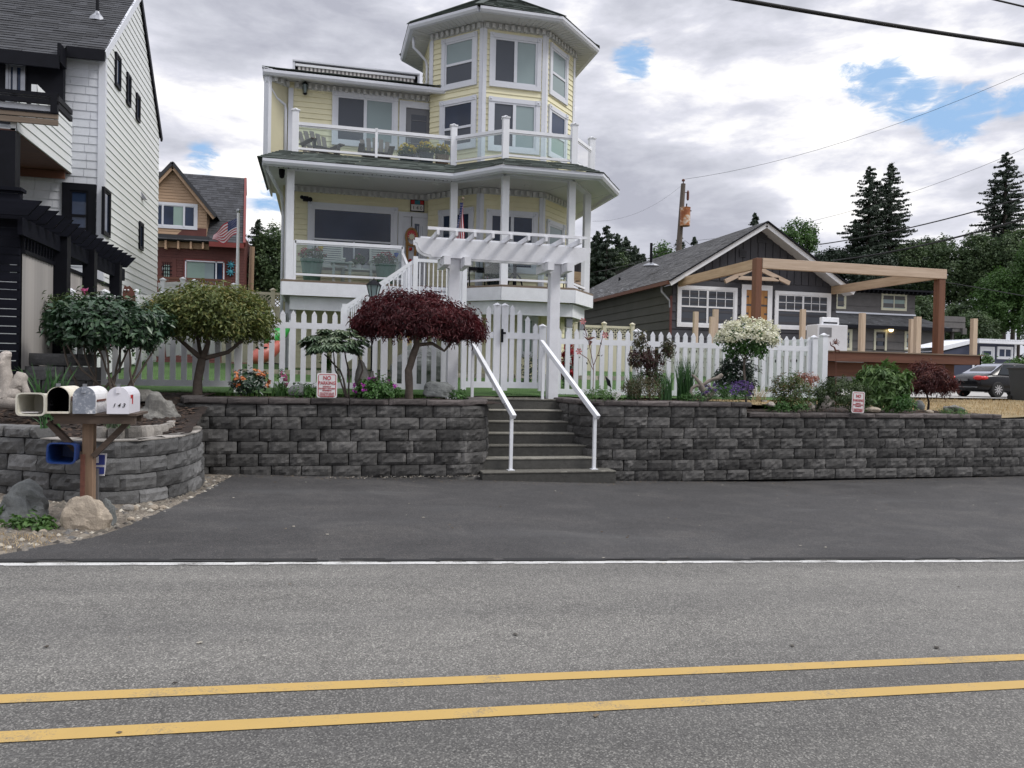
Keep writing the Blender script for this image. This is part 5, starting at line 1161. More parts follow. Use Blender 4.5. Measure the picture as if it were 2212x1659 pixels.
for u in (978, 1195):
    x = at(u, 700, AY).x; m = MB(); m.box(x-.10, x+.10, AY-.1, AY+.1, 1.18, at(1085, 566, AY).z+.05); m.build('post', M['white_wood'], AB, bevel=.008)
    m = MB(); zt_ = at(u, 566 if u < 1000 else 577, AY).z; zt_ = at(1085, 566, AY).z
    for s in (-1, 1): 
        m.ext([(x+s*.105, zt_-.0), (x+s*.27, zt_-.0), (x+s*.27, zt_-.12), (x+s*.105, zt_-.2)] if s > 0 else [(x-.27, zt_), (x-.105, zt_), (x-.105, zt_-.2), (x-.27, zt_-.12)], AY-.16, AY-.02)
        m.box(x+s*.19-.08, x+s*.19+.08, AY-.35, AY+.35, zt_-.001, zt_+.0)
    m.build('bracket', M['white_wood'], AB)
    for yy in (AY-.0,):
        for s in (-1, 1):
            m = MB(); m.box(x+s*.19-.06, x+s*.19+.06, AY-.42, AY+.42, zt_-.16, zt_-.002); m.build('cross_block', M['white_wood'], AB)
zb_ = at(1085, 566, AY).z; xl_, xr_ = at(896, 520, AY-.1).x, at(1274, 548, AY-.1).x; hb = .34
def scroll(xa_, xb_, z0, z1):
    P = [(xa_, z1), (xa_, z1-.09), (xa_+.04, z1-.10)]
    for k in range(7): a = k/6*math.pi/2; P.append((xa_+.05+.23*(1-math.cos(a)), z1-.12-(z1-z0-.16)*math.sin(a)))
    P += [(xa_+.30, z0+.03), (xa_+.30, z0)]
    Q = [(xa_+xb_-x, z) for x, z in reversed(P)]
    return P+Q
for y in (AY-.16, AY+.12): m = MB(); poly = scroll(xl_, xr_, zb_+.0, zb_+hb); m.ext(list(reversed(poly))[::-1], y, y+.045); m.build('beam', M['white_wood'], AB)
zr_ = zb_+hb
for k in range(9):
    x = xl_+.36+(xr_-xl_-.72)*k/8; m = MB(); m.extx([(AY-.62, zr_+.0), (AY+.62, zr_+.0), (AY+.62, zr_+.09), (AY-.62, zr_+.09)], x-.022, x+.022)
    m.build('rafter', M['white_wood'], AB)
for y in (AY-.57, AY+.5): m = MB(); m.box(xl_+.18, xr_-.22, y, y+.05, zr_+.091, zr_+.145); m.build('lath', M['white_wood'], AB)
# rear boundary fences
def cap_fence(pts, h_, label, mat='white', lattice=0, name='panel_fence', pw=.12, group=None, holes=False):
    mid = pts[len(pts)//2]; F = empty(name, (mid[0], mid[1], mid[2]), label, 'fence', group)
    for x, y, z in pts:
        m = MB(); m.box(x-pw/2, x+pw/2, y-pw/2, y+pw/2, z, z+h_); p = m.build('post', M[mat], F); m = MB(); m.lathe((x, y, z+h_), [(pw*.8, 0), (pw*.8, .03), (.01, .08)], 4 if holes else 10); m.build('post_cap', M[mat], p)
    for a, b in zip(pts, pts[1:]):
        a, b = Vector(a), Vector(b); lo = h_-.12-lattice; up = Vector((0, 0, 1))
        m = MB(); m.bar(a+up*(lo/2+.05), b+up*(lo/2+.05), .03, lo); m.bar(a+up*(h_-.09), b+up*(h_-.09), .05, .08)
        if lattice: m.bar(a+up*(lo+.04), b+up*(lo+.04), .05, .06)
        m.build('panel', M[mat], F)
        if lattice:
            m = MB(); L = (b-a).length; n = int(L/.13); d = (b-a)/L
            for i in range(-2, n+2):
                for s in (1, -1):
                    s0 = i*.13; s1 = s0+s*lattice; zA, zB = lo+.05, h_-.11
                    t0, t1 = max(0, min(L, s0)), max(0, min(L, s1))
                    if abs(t1-t0) < .03: continue
                    za = zA+(zB-zA)*(t0-s0)/(s1-s0); z_b = zA+(zB-zA)*(t1-s0)/(s1-s0)
                    m.bar(a+d*t0+up*za, a+d*t1+up*z_b, .012, .03)
            m.build('lattice', M[mat], F)
    return F
cap_fence([(-4.2, FYY, 1.25), (-4.2, 16.9, 1.45), (-4.2, 19.6, 1.72), (-4.2, 22.4, 1.95)], 1.68, 'white capped privacy fence running back along the left side of the lawn')
c0 = at(352, 606, 23.5); cap_fence([(c0.x, 23.5, 1.9), (at(395, 610, 24).x, 24, 2.0), (at(420, 612, 24.4).x, 24.4, 2.0), (at(505, 620, 25).x, 25, 2.0)], c0.z-1.9, 'tall white capped fence beside the flagpole, behind the green maple', lattice=.0)
ly = 24.0; a, b, c = at(548, 626, ly), at(590, 628, ly), at(604, 628, ly); cap_fence([(a.x-.8, ly, 1.8), (b.x, ly, 1.8), (c.x+.6, ly, 1.8)], b.z-1.8, 'beige lattice topped fence left of the yellow house', 'beige', .42)
ly = 23.2; pts = [(at(u, 700, ly).x, ly, 1.6) for u in (1205, 1243, 1305, 1366)]; cap_fence(pts, at(1305, 700, ly).z-1.6, 'beige lattice topped fence between the yellow house and grey bungalow', 'beige', .42)
# privacy fence with diamond cut-outs along the right side of the lawn
PF = empty('privacy_fence', (10.75, 18, 1.2), 'tall white privacy fence with small diamond cut-outs running back from the flower bed', 'fence')
px_ = at(1779, 760, 15.0).x; pf = [(px_+0.0, 15.0), (px_-.05, 17.3), (px_-.1, 19.6), (px_-.15, 22.9)]; ztf = at(1779, 728, 15.).z
def pboard(a, b):
    a, b = Vector((*a, 0)), Vector((*b, 0)); L = (b-a).length; d = (b-a)/L; m = MB(); n = int(L/.2); up = Vector((0, 0, 1)); h2 = MB()
    m.bar(a+up*1.45, b+up*1.45, .045, .15); m.bar(a+up*(ztf-.06), b+up*(ztf-.06), .045, .08); m.bar(a+up*(ztf-.36), b+up*(ztf-.36), .05, .1)
    for i in range(n):
        p = a+d*(i+.5)*L/n; q0 = p-d*L/n*.46; q1 = p+d*L/n*.46; m.add([q0+Vector((-.012, 0, 1.5)), q1+Vector((-.012, 0, 1.5)), q1+Vector((-.012, 0, ztf-.08)), q0+Vector((-.012, 0, ztf-.08))], [(0, 1, 2, 3)])
        for zz in (ztf-.2, ztf-.52): c_ = p+up*zz+Vector((-.018, 0, 0)); s = .03; h2.add([c_-d*s, c_+up*s*1.6, c_+d*s, c_-up*s*1.6], [(0, 1, 2, 3)])
        if i % 2: c_ = p+up*(1.95)+Vector((-.018, 0, 0)); h2.add([c_-d*.06, c_+d*.06, c_+d*.06+up*.012, c_-d*.06+up*.012], [(0, 1, 2, 3)])
    r_ = m.build('panel', M['white'], PF); h2.build('diamond_cutouts', M['dark'], r_)
for a, b in zip(pf, pf[1:]): pboard(a, b)
for x, y in pf: m = MB(); m.box(x-.065, x+.065, y-.065, y+.065, 1.1, ztf+.02); p = m.build('post', M['white'], PF); m = MB(); m.box(x-.08, x+.08, y-.08, y+.08, ztf+.02, ztf+.05); m.lathe((x, y, ztf+.05), [(.1, 0), (.01, .04)], 4); m.build('post_cap', M['white'], p)
# ---- black slatted screen, corrugated fence and black pergola at far left
BX = -4.3
SF = empty('slatted_screen', (-6, 12.8, 1.3), 'black horizontal slatted timber screen at the left edge of the garden', 'fence')
zt_ = at(20, 412, 12.8).z; sx1 = at(42, 620, 12.8).x; m = MB(); z = 1.2; 
while z < zt_-.02:
    hh = .10+.03*((int(z*31)) % 2); m.box(-9, sx1, 12.78, 12.81, z, min(z+hh, zt_)); z += hh+.012
m.build('slats', M['black_wood'], SF)
m = MB(); m.box(sx1-.04, sx1, 12.815, 12.9, 1.2, zt_); m.box(-9, sx1+.03, 12.74, 12.95, zt_, zt_+.05); m.build('frame', M['black_wood'], SF)
CFe = empty('corrugated_fence', (BX, 15, 1.9), 'grey corrugated metal fence in a black frame under the pergola', 'fence')
m = MB(); n = 44; y0, y1 = 12.85, 18.2
zf0 = lambda y: 3.38+.0*y
vs = []; fs = []
for i in range(n*2+1):
    y = y0+(y1-y0)*i/(n*2); x = BX+(.012 if i % 2 else -.012); zt2 = on(0, 0, (BX, 0), (BX, 1)) if 0 else None
    vs += [(x, y, 1.5+.1), (x, y, 3.32)]
for i in range(n*2): m.add([vs[2*i], vs[2*i+2], vs[2*i+3], vs[2*i+1]], [(0, 1, 2, 3)], .02+.1*rnd.random() if i % 2 else .75+.25*rnd.random())
t = NT('corrugated_metal'); a_ = t.n('ShaderNodeAttribute', attribute_name='rv'); t.col(t.ramp(a_.outputs['Fac'], [(0, (.07, .066, .062)), (.5, (.17, .165, .16)), (1, (.36, .34, .32))])); t.rough(.6); M['galv'] = t.m; m.build('corrugated_sheet', M['galv'], CFe)
m = MB(); m.box(BX-.03, BX+.03, y0, y1, 3.32, 3.38)
for i in range(40): y = y0+(y1-y0)*i/40; m.box(BX-.012, BX+.012, y, y+.02, 3.38, 3.72) if i < 16 else None
m.build('top_rail', M['black'], CFe)
PG = empty('black_pergola', (BX, 16, 1.4), 'black timber pergola with slanted rafter ends beside the white house', 'pergola')
py = [on(u, 600, (BX+.1, 0), (BX+.1, 1))[0] for u in (134, 194, 250)]
for y in py: m = MB(); m.box(BX-.0, BX+.2, y-.1, y+.1, 1.2, 3.85); m.build('post', M['black'], PG)
for y in (py[1]+.35, py[2]-.2): m = MB(); m.box(BX-2.3, BX-2.1, y-.1, y+.1, 1.2, 3.85); m.build('post', M['black'], PG)
for x in (BX+.04, BX-2.2): m = MB(); m.box(x, x+.06, 12.5, 18.5, 3.55, 3.80); m.box(x+.1, x+.16, 12.5, 18.5, 3.55, 3.80) if 0 else None; m.build('beam', M['black_wood'], PG)
for i in range(17):
    y = 12.35+i*.36; m = MB(); m.ext([(BX-2.6, 3.80), (BX+.22, 3.80), (BX+.40, 4.02), (BX-2.6, 4.02)], y-.02, y+.025); m.build('rafter', M['black_wood'], PG)
# ================================================================ mailboxes
M['shelfwood'] = woodmat('dark_weathered_shelf', (.05, .036, .027), (.14, .10, .075), 0, .85); MYY = 8.45; mz = 1.215
MS = empty('mailbox_stand', (-2.28, 8.62, .1), 'weathered wooden post with braced shelf carrying the row of mailboxes', 'mailbox stand')
pxm = at(192, 980, 8.62).x
m = MB(); m.box(pxm-.052, pxm+.052, 8.57, 8.69, 0, 1.15); m.build('post', M['post'], MS, bevel=.008)
sx0, sx1_ = at(118, 902, MYY).x, at(288, 900, MYY).x
m = MB(); m.box(sx0+.0, sx1_+.02, 8.42, 8.5, 1.11, 1.19); m.box(sx0, sx1_, 8.82, 8.9, 1.11, 1.19); m.box(sx0-.02, sx1_+.04, 8.40, 8.93, 1.19, 1.213); m.build('shelf', M['shelfwood'], MS)
for s in (-1, 1): m = MB(); m.bar((pxm+s*.05, 8.60, .77), (pxm+s*.36, 8.60, 1.11), .05, .085, up=(0, 1, 0)); m.build('brace', M['shelfwood'], MS)
def mailbox(xc, w_, h_, L, mat, door_mat, name, label, opened=False, y0=8.38, flag=None):
    B = empty(name, (xc, y0+L/2, mz), label, 'mailbox', 'mailboxes on the wooden stand'); r = w_/2; n = 12
    prof = [(-r, 0), (-r, h_-r)]+[(-r*math.cos(a), h_-r+r*math.sin(a)) for a in [math.pi*k/n for k in range(1, n)]]+[(r, h_-r), (r, 0)]
    k = len(prof); m = MB(); vs = [(xc+x, y, mz+z) for y in (y0, y0+L) for x, z in prof]
    m.add(vs, [(i, i+1, k+i+1, k+i) for i in range(k-1)]+[(k-1, 0, k, 2*k-1), tuple(range(k, 2*k))])
    t = .006; pr2 = [(x*.95, z*.96+.004) for x, z in prof]; m.add([(xc+x, y, mz+z) for y in (y0-.0, y0+L-.02) for x, z in pr2], [(i+1, i, k+i, k+i+1) for i in range(k-1)])
    m.add([(xc+x, y0-.002, mz+z) for x, z in prof]+[(xc+x, y0-.002, mz+z) for x, z in pr2], [(i, i+1, k+i+1, k+i) for i in range(k-1)])
    o = m.build('box', mat, B); pr3 = [(x*.93, z*.95+.006) for x, z in prof]
    if opened:
        m = MB(); m.add([(xc+x, y, mz+z) for y in (y0+.004, y0+L-.03) for x, z in pr3], [(i+1, i, k+i, k+i+1) for i in range(k-1)]+[(0, k-1, 2*k-1, k), tuple(range(k, 2*k))]); m.build('dark_interior', M['dark'], B)  # near-black lining stands in for the shade inside the open box
        m = MB(); m.box(xc-r, xc+r, y0-.05, y0, mz+.0, mz+.018); m.build('open_door', door_mat, B)
    else:
        pd_ = [(x*1.03, z*1.02-.002) for x, z in prof]; m = MB(); m.add([(xc+x, y, mz+z) for y in (y0-.022, y0-.003) for x, z in pd_], [tuple(range(k)), ]+[(i+1, i, k+i, k+i+1) for i in range(k-1)]+[(0, k-1, 2*k-1, k)]); d = m.build('door', door_mat, B)
        m = MB(); m.box(xc-.018, xc+.018, y0-.035, y0-.022, mz+h_-.06, mz+h_-.005); m.build('door_catch', door_mat, d)
    m = MB(); m.box(xc-.016, xc+.016, y0-.015, y0+.02, mz+h_, mz+h_+.03); m.build('latch_tab', M['metal'], B)
    if flag: m = MB(); m.box(xc+r, xc+r+.006, y0+.12, y0+.14, mz+h_*.35, mz+h_*.7); m.box(xc+r, xc+r+.006, y0+.06, y0+.14, mz+h_*.58, mz+h_*.7); m.build('flag', flag, B)
    return B, o
M['mb_white'] = plain('mailbox_white_enamel', (.72, .71, .76), .3, .04, 3)
def wornmat(name, a, b, c, sc=9, t0=.5):
    t = NT(name); p = t.coord(); n = t.noise(p, sc, 6, .7); n2 = t.noise(p, sc*3.2, 4, .7); f = t.math('ADD', t.math('MULTIPLY', n, .6), t.math('MULTIPLY', n2, .4))
    t.col(t.ramp(f, [(t0-.07, a), (t0-.01, b), (t0+.08, c)])); t.rough(.55); t.bump(f, .2, .004); return t.m
M['mb_cream'] = wornmat('rust_stained_cream_enamel', (.25, .12, .05), (.55, .50, .40), (.66, .62, .52), 11, .42)
M['mb_galv'] = wornmat('galvanised_peeling_enamel', (.20, .22, .26), (.33, .35, .39), (.68, .68, .69), 13, .55)
M['mb_galv2'] = wornmat('mostly_white_peeling_enamel', (.35, .30, .22), (.60, .60, .58), (.72, .72, .72), 9, .42)
cx4 = at(257, 870, 8.4).x; cx3 = at(184, 870, 8.4).x; cx2 = at(127, 870, 8.4).x; cx1 = at(60, 880, 8.4).x
b4, _ = mailbox(cx4, .195, .265, .48, M['mb_white'], M['mb_white'], 'mailbox', 'clean white mailbox numbered 143 with a small red flag, rightmost on the stand', flag=M['red'])
text('1 4 3', 'number', .056, M['ink'], b4, Matrix.Translation((cx4+.008, 8.355, mz+.065)) @ FRONT, shear=.3, bold=.0004)
b3, _ = mailbox(cx3, .195, .262, .48, M['mb_galv2'], M['mb_galv'], 'mailbox', 'peeling white and bare metal mailbox with a brown flag strip, second from right')
m = MB(); m.box(cx3+.098, cx3+.106, 8.42, 8.74, mz+.115, mz+.135); m.build('flag', M['rust'], b3)
b2, _ = mailbox(cx2, .205, .262, .48, M['mb_cream'], M['mb_cream'], 'mailbox', 'rust streaked cream mailbox standing open and dark inside', True)
m = MB(); m.box(cx2+.103, cx2+.11, 8.42, 8.62, mz+.12, mz+.165); m.build('flag', M['rust'], b2)
def tube_box(xc, zc, w_, h_, L, y0, mat, name, label, ry=0, tilt=0):
    B = empty(name, (xc, y0+L/2, zc), label, 'newspaper box'); n = 24
    def ring(s, y): 
        out = []
        for k in range(n):
            a = 2*math.pi*k/n; ca, sa = math.cos(a), math.sin(a); e = .35
            x = math.copysign(abs(ca)**e, ca)*w_/2*s; z = math.copysign(abs(sa)**e, sa)*h_/2*s
            x, z = x*math.cos(tilt)-z*math.sin(tilt), x*math.sin(tilt)+z*math.cos(tilt); out.append((xc+x, y, zc+z))
        return out
    m = MB(); vs = ring(1.0, y0)+ring(.86, y0+L)+ring(.92, y0)+ring(.78, y0+L-.02); f = lambda a, b, rev: [((a*n+k), (a*n+(k+1) % n), (b*n+(k+1) % n), (b*n+k)) if not rev else ((b*n+k), (b*n+(k+1) % n), (a*n+(k+1) % n), (a*n+k)) for k in range(n)]
    m.add(vs, f(0, 1, 0)+f(2, 3, 1)+f(0, 2, 1)+[tuple(range(n, 2*n))[::-1], tuple(range(3*n, 4*n))]); m.build('box', mat, B, smooth=False)
    m = MB(); vs = ring(1.05, y0-.006)+ring(1.05, y0+.02)+ring(.93, y0-.006); m.add(vs, f(0, 1, 0)+f(0, 2, 1)); m.build('rim', mat, B); return B
M['cream_plastic'] = plain('cream_plastic', (.56, .54, .46), .5, .08, 8); M['blue_plastic'] = plain('blue_plastic', (.008, .032, .14), .4, .15, 8)
NB = tube_box(at(70, 873, 8.35).x, at(70, 873, 8.35).z, .245, .215, .42, 8.3, M['cream_plastic'], 'newspaper_tube', 'cream plastic newspaper box open at the front, leftmost on the stand')
text('The\nHerald', 'lettering', .034, M['ink'], NB, Matrix.Translation((at(70, 873, 8.35).x+.121, 8.5, mz+.10)) @ Matrix.Rotation(R(90), 4, 'Z') @ FRONT)
c = at(66, 885, 8.4); m = MB(); m.box(c.x-.07, c.x+.08, 8.36, 8.6, c.z-.03, c.z-.02); tag(m.build('folded_newspaper', M['signwhite'], base=c), 'crumpled white paper lying inside the cream newspaper box', 'newspaper')
c = at(137, 978, 8.45); tube_box(c.x, c.z, .25, .20, .40, 8.38, M['blue_plastic'], 'newspaper_tube', 'blue plastic newspaper box hanging below the shelf, left of the post', tilt=-.04)
c = at(177, 1020, 8.5); m = MB(); m.box(c.x-.016, c.x+.022, 8.50, 8.53, .0, at(177, 982, 8.5).z); tag(m.build('steel_stake', M['rust'], base=(c.x, 8.5, 0)), 'rust orange steel stake standing against the left of the mailbox post', 'stake')
c = at(211, 1030, 8.72); m = MB(); m.box(c.x-.012, c.x+.012, 8.70, 8.73, 0, at(211, 1012, 8.72).z); 
SS = empty('security_sign', (c.x, 8.75, .1), 'small blue and white security sign tucked behind the mailbox post', 'sign'); m.build('stake', M['metal'], SS)
a, b = at(197, 980, 8.75), at(214, 1028, 8.75); M['bluesign'] = plain('blue_sign_face', (.02, .035, .20), .4, .05)
m = MB(); m.add([(a.x-.0, 8.745, b.z), (b.x+.05, 8.75, b.z), (b.x+.07, 8.75, a.z), (a.x+.015, 8.745, a.z), (a.x-.0, 8.76, b.z), (b.x+.05, 8.765, b.z), (b.x+.07, 8.765, a.z), (a.x+.015, 8.76, a.z)], [(0, 1, 2, 3), (7, 6, 5, 4), (0, 3, 7, 4), (1, 5, 6, 2), (3, 2, 6, 7), (0, 4, 5, 1)]); m.build('sign_face', M['signwhite'], SS)
m = MB(); dz = a.z-b.z
m.box(a.x+.022, b.x+.05, 8.738, 8.743, b.z+.02, b.z+dz*.40); m.box(a.x+.03, b.x+.055, 8.738, 8.743, b.z+dz*.50, a.z-.012); m.build('blue_panel', M['bluesign'], SS)
m = MB(); zc = b.z+dz*.72; m.box(a.x+.045, a.x+.075, 8.734, 8.738, zc-.03, zc+.04); m.build('emblem', M['signwhite'], SS)
# ================================================================ no parking signs
def nopark(u0, u1, vt, vb, Y, label, tilt=0):
    c0 = at((u0+u1)/2, vb, Y); top = at((u0+u1)/2, vt, Y).z; w_ = at(u1, vb, Y).x-at(u0, vb, Y).x; h_ = top-c0.z
    S = empty('no_parking_sign', (c0.x, Y, c0.z), label, 'sign', 'no parking signs on the wall'); T = Matrix.Translation((c0.x, Y, c0.z)) @ Matrix.Rotation(tilt, 4, 'Y')
    def rrect(m, x0, x1, z0, z1, r, ya, yb):
        P = []
        for cx_, cz_, a0 in ((x1-r, z1-r, 0), (x0+r, z1-r, 90), (x0+r, z0+r, 180), (x1-r, z0+r, 270)):
            P += [(cx_+r*math.cos(R(a0+k*22.5)), cz_+r*math.sin(R(a0+k*22.5))) for k in range(5)]
        m.ext(P[::-1], ya, yb)
    m = MB(T); rrect(m, -w_/2, w_/2, 0, h_, .03, -.003, .003); m.build('sign_plate', M['signwhite'], S)
    m = MB(T); g = .016
    def ring(o, i, y): 
        for (x0, x1, z0, z1) in ((-w_/2+o, -w_/2+i, o+.02, h_-o-.02), (w_/2-i, w_/2-o, o+.02, h_-o-.02), (-w_/2+o+.02, w_/2-o-.02, o, i), (-w_/2+o+.02, w_/2-o-.02, h_-i, h_-o)): m.box(x0, x1, y-.002, y, z0, z1)
        for sx_ in (-1, 1):
            for z in (o+.02, h_-o-.02):
                m.bar((sx_*(w_/2-(o+i)/2), y-.001, z), (sx_*(w_/2-o-.02), y-.001, z+(-1 if z < h_/2 else 1)*(.02-(i-o)/2)), .002, i-o, up=(1, 0, 1))
    ring(.018, .028, -.003); m.build('red_border', M['signred'], S)
    tx = lambda b, s, z, bold=0: text(b, 'lettering', s, M['signred'], S, T @ Matrix.Translation((0, -.006, z)) @ Matrix.Scale(.86, 4, (1, 0, 0)) @ FRONT, bold=bold)
    tx('NO', w_*.29, h_*.725, .0022); tx('PARKING', w_*.235, h_*.535, .0012); tx("WITHOUT\nPROPERTY OWNER'S\nPERMISSION", w_*.098, h_*.425, .0008); tx("VIOLATORS WILL BE\nTOWED AT VEHICLE\nOWNER'S EXPENSE", w_*.088, h_*.165, .0008)
    m = MB(T); m.box(-.012, .012, .004, .012, .0, h_*.5); m.build('sign_stake', M['metal'], S)
nopark(684, 728, 806, 859, 12.44, 'white and red no parking sign standing on the left wall by the rhododendron', .0); nopark(1839, 1866, 846, 892, 12.70, 'faded no parking sign leaning on the low right wall beside the shrubs', .03)
# ================================================================ garden lamp post, flags, poles, wires
lp = at(807, 650, 16.2); L_ = empty('lamp_post', (lp.x, 16.2, 1.4), 'black lantern on a garden post behind the red maple', 'lamp post')
zt_, zb_ = at(807, 606, 16.2).z, at(807, 644, 16.2).z; h_ = zt_-zb_; m = MB(); m.lathe((lp.x, 16.2, zt_), [(.165, -h_*.28), (.10, -h_*.1), (.05, 0), (.01, .02), (.008, .06)], 6); m.lathe((lp.x, 16.2, zb_), [(.05, 0), (.09, .02), (.09, .03)], 6)
for k in range(6): a = k*math.pi/3; m.tube([(lp.x+.085*math.cos(a), 16.2+.085*math.sin(a), zb_+.03), (lp.x+.145*math.cos(a), 16.2+.145*math.sin(a), zt_-h_*.28)], .008, 4)
m.build('lantern_frame', M['black'], L_); m = MB(); m.lathe((lp.x, 16.2, zb_), [(.08, .03), (.135, h_*.72)], 6); m.build('lantern_glass', M['glass_blind'], L_); m = MB(); m.lathe((lp.x, 16.2, 1.3), [(.04, 0), (.035, zb_-1.3)], 10); m.build('pole', M['black'], L_)
# flag material pieces: real cloth mesh with stripes and stars as faces
M['fred'] = plain('flag_red', (.42, .03, .05), .8, .1); M['fwhite'] = plain('flag_white', (.68, .66, .68), .8, .05); M['fblue'] = plain('flag_blue', (.015, .03, .13), .8, .1)
def flag(P, par, nx=39, stars=True, srad=.3):      # P(s,t): s 0..1 along fly, t 0..1 down the hoist
    grp = {'stripes_red': MB(), 'stripes_white': MB(), 'canton': MB()}
    for j in range(13):
        for i in range(nx):
            s0, s1 = i/nx, (i+1)/nx; 
            k = 'canton' if (j < 7 and s1 <= .4) else ('stripes_red' if j % 2 == 0 else 'stripes_white')
            grp[k].add([P(s0, j/13), P(s0, (j+1)/13), P(s1, (j+1)/13), P(s1, j/13)], [(0, 1, 2, 3)])
    for k, m_ in (('stripes_red', 'fred'), ('stripes_white', 'fwhite'), ('canton', 'fblue')): grp[k].build(k, M[m_], par)
    m = MB()
    for r_ in range(9):
        for c_ in range(6 if r_ % 2 == 0 else 5):
            s = .4*(c_+.5+(.5 if r_ % 2 else 0))/6; t = 7/13*(r_+.75)/10.2; o = P(s, t); ds = (Vector(P(s+.01, t))-Vector(P(s-.01, t))).normalized(); dt = (Vector(P(s, t+.01))-Vector(P(s, t-.01))).normalized(); n = ds.cross(dt).normalized()
            for side_ in (1, -1):
                pts = [Vector(o)+n*.004*side_+(ds*math.cos(a)+dt*math.sin(a))*(srad if q % 2 == 0 else srad*.42)*.1 for q, a in enumerate([math.pi*2*q/10 for q in range(10)])]; m.add(pts, [tuple(range(10))])
    m.build('stars', M['fwhite'], par)
FPY = 22.; ft = at(515, 459, FPY); fb = at(512, 700, FPY); FP = empty('flagpole', (ft.x, FPY, 1.8), 'white metal flagpole flying an American flag in front of the red house', 'flagpole')
m = MB(); m.lathe((ft.x, FPY, 1.7), [(.06, 0), (.035, ft.z-1.7)], 10); m.build('pole', M['white'], FP); m = MB(); m.ball((ft.x, FPY, ft.z+.04), .06); m.build('finial', M['metal'], FP)
fo, f2, f3 = at(512, 471, FPY), at(512, 505, FPY), at(461, 507, FPY); f4 = at(465, 521, FPY)
F1 = empty('american_flag', (ft.x, FPY, fo.z), 'American flag blowing to the left from the white flagpole', 'flag')
Aq, Bq, Cq, Dq = Vector(fo), Vector(f2), Vector((f4.x-.05, FPY, f4.z)), Vector(f3)
def P1(s, t):
    top = Aq.lerp(Dq, s); bot = Bq.lerp(Cq, s); top.z += .07*math.sin(s*3.1); bot.z -= .12*math.sin(s*3.1)-.05*math.sin(s*9); p = top.lerp(bot, t); p.y += .12*math.sin(s*9+t*2)*(.2+s); return p
flag(P1, F1, srad=.10)
# flag on the porch column pole
g0, g1 = at(999, 432, 17.2), at(992, 520, 17.6); q0, q1 = at(998, 437, 17.2), at(985, 600, 17.6)
HF = empty('american_flag', (q0.x, 17.4, 5.0), 'American flag hanging furled from a slanted pole beside the porch column', 'flag')
pt0 = at(1000, 432-3, 17.1); pb0 = at(988, 600, 17.7); m = MB(); m.tube([pt0, at(994, 560, 17.6)], .014, 6); m.ball(tuple(pt0), .035); m.build('flag_pole', M['oldwood'], HF)
A2, B2 = Vector(at(998, 438, 17.15)), Vector(at(984, 598, 17.45))
def P2(s, t):            # canton at the top of the hanging cloth
    p = A2.lerp(B2, s*.98); w_ = .10+.20*s; f_ = (t-.5); p.x += w_*f_*1.0+.03*math.sin(s*8+t*4); p.y -= .02-.07*math.sin(t*11+s*5)*(.3+s); p.z -= .12*t*s; return p
flag(P2, HF, srad=.11)
# utility pole
UY = 60.; ut = at(1476, 397, UY); ub = at(1467, 530, UY); UP = empty('utility_pole', (ub.x, UY, 1), 'weathered wooden utility pole with a rusty transformer behind the bungalow', 'utility pole')
m = MB(); m.tube([(ub.x-.25, UY, 1), ub, ut], [.26, .24, .19], 12); m.build('pole', M['pole'], UP)
tr = at(1480, 468, UY-.5); m = MB(); m.lathe((tr.x, UY-.5, tr.z), [(.40, -.80), (.42, -.78), (.42, .68), (.44, .70), (.44, .76), (.2, .8)], 16); M['rusttank'] = wornmat('rust_streaked_tank', (.25, .07, .015), (.42, .17, .05), (.60, .56, .48), 1.4, .52); x = m.build('transformer', M['rusttank'], UP, smooth=False)
m = MB(); m.tube([(tr.x+.1, UY-.5, tr.z+.75), (tr.x+.12, UY-.5, tr.z+1.1)], .05, 6); m.tube([(tr.x+.3, UY-.6, tr.z+.5), (tr.x+.5, UY-.6, tr.z+.5)], .05, 6); m.build('bushing', M['black'], x)
m = MB(); q = at(1486, 419, UY); m.tube([(ut.x, UY, q.z+.1), (q.x, UY, q.z+.12)], .03, 5); m.lathe((q.x, UY, q.z-.55), [(.05, 0), (.11, .1), (.11, .7), (.04, .85)], 8); m.build('cutout_fuse', M['rust'], UP)
m = MB(); m.lathe((ut.x, UY, ut.z), [(.04, 0), (.05, .2), (.14, .22), (.14, .34), (.06, .4)], 8); m.build('insulator', M['rust'], UP)
def wire(name, A_, B_, r, label, sag=.0, n=14, mat='rubber', pts=None):
    A_, B_ = Vector(A_), Vector(B_); P = pts or [A_.lerp(B_, i/n)-Vector((0, 0, sag*4*(i/n)*(1-i/n))) for i in range(n+1)]
    m = MB(); m.tube(P, r, 6); return tag(m.build(name, M[mat], base=P[0], smooth=True), label, 'overhead wire', 'overhead wires')
def wp(*uvy): 
    K = [at(u, v, y) for u, v, y in uvy]; out = []
    for a, b in zip(K, K[1:]): out += [a.lerp(b, i/8) for i in range(8)]
    return out+[K[-1]]
wire('overhead_wire', 0, 1, .022, 'thick black cable crossing the sky at upper right', pts=wp((1540, -9, 9.6), (1720, 12, 9.3), (2000, 56, 8.8), (2240, 104, 8.4))) if 0 else None
def w2(name, a, b, r, label, sag=0): wire(name, at(*a), at(*b), r, label, sag)
w2('overhead_cable', (1480, -22, 9.), (2300, 110, 9.), .027, 'thickest black cable crossing the upper right of the sky', .03)
w2('overhead_wire', (2100, -12, 9.), (2300, 35, 9.), .013, 'short thin wire cutting the top right corner of the sky')
w2('overhead_wire', (1480, 387, UY), (2330, 105, 36), .012, 'thin wire rising from the pole top to the right edge', 1.1)
w2('overhead_wire', (1500, 520, UY), (2330, 268, 42), .012, 'thin wire passing in front of the twin conifer tops', 1.4)
w2('overhead_wire', (1770, 528, 48), (2330, 390, 30), .035, 'middle black cable crossing the twin conifers', .35)
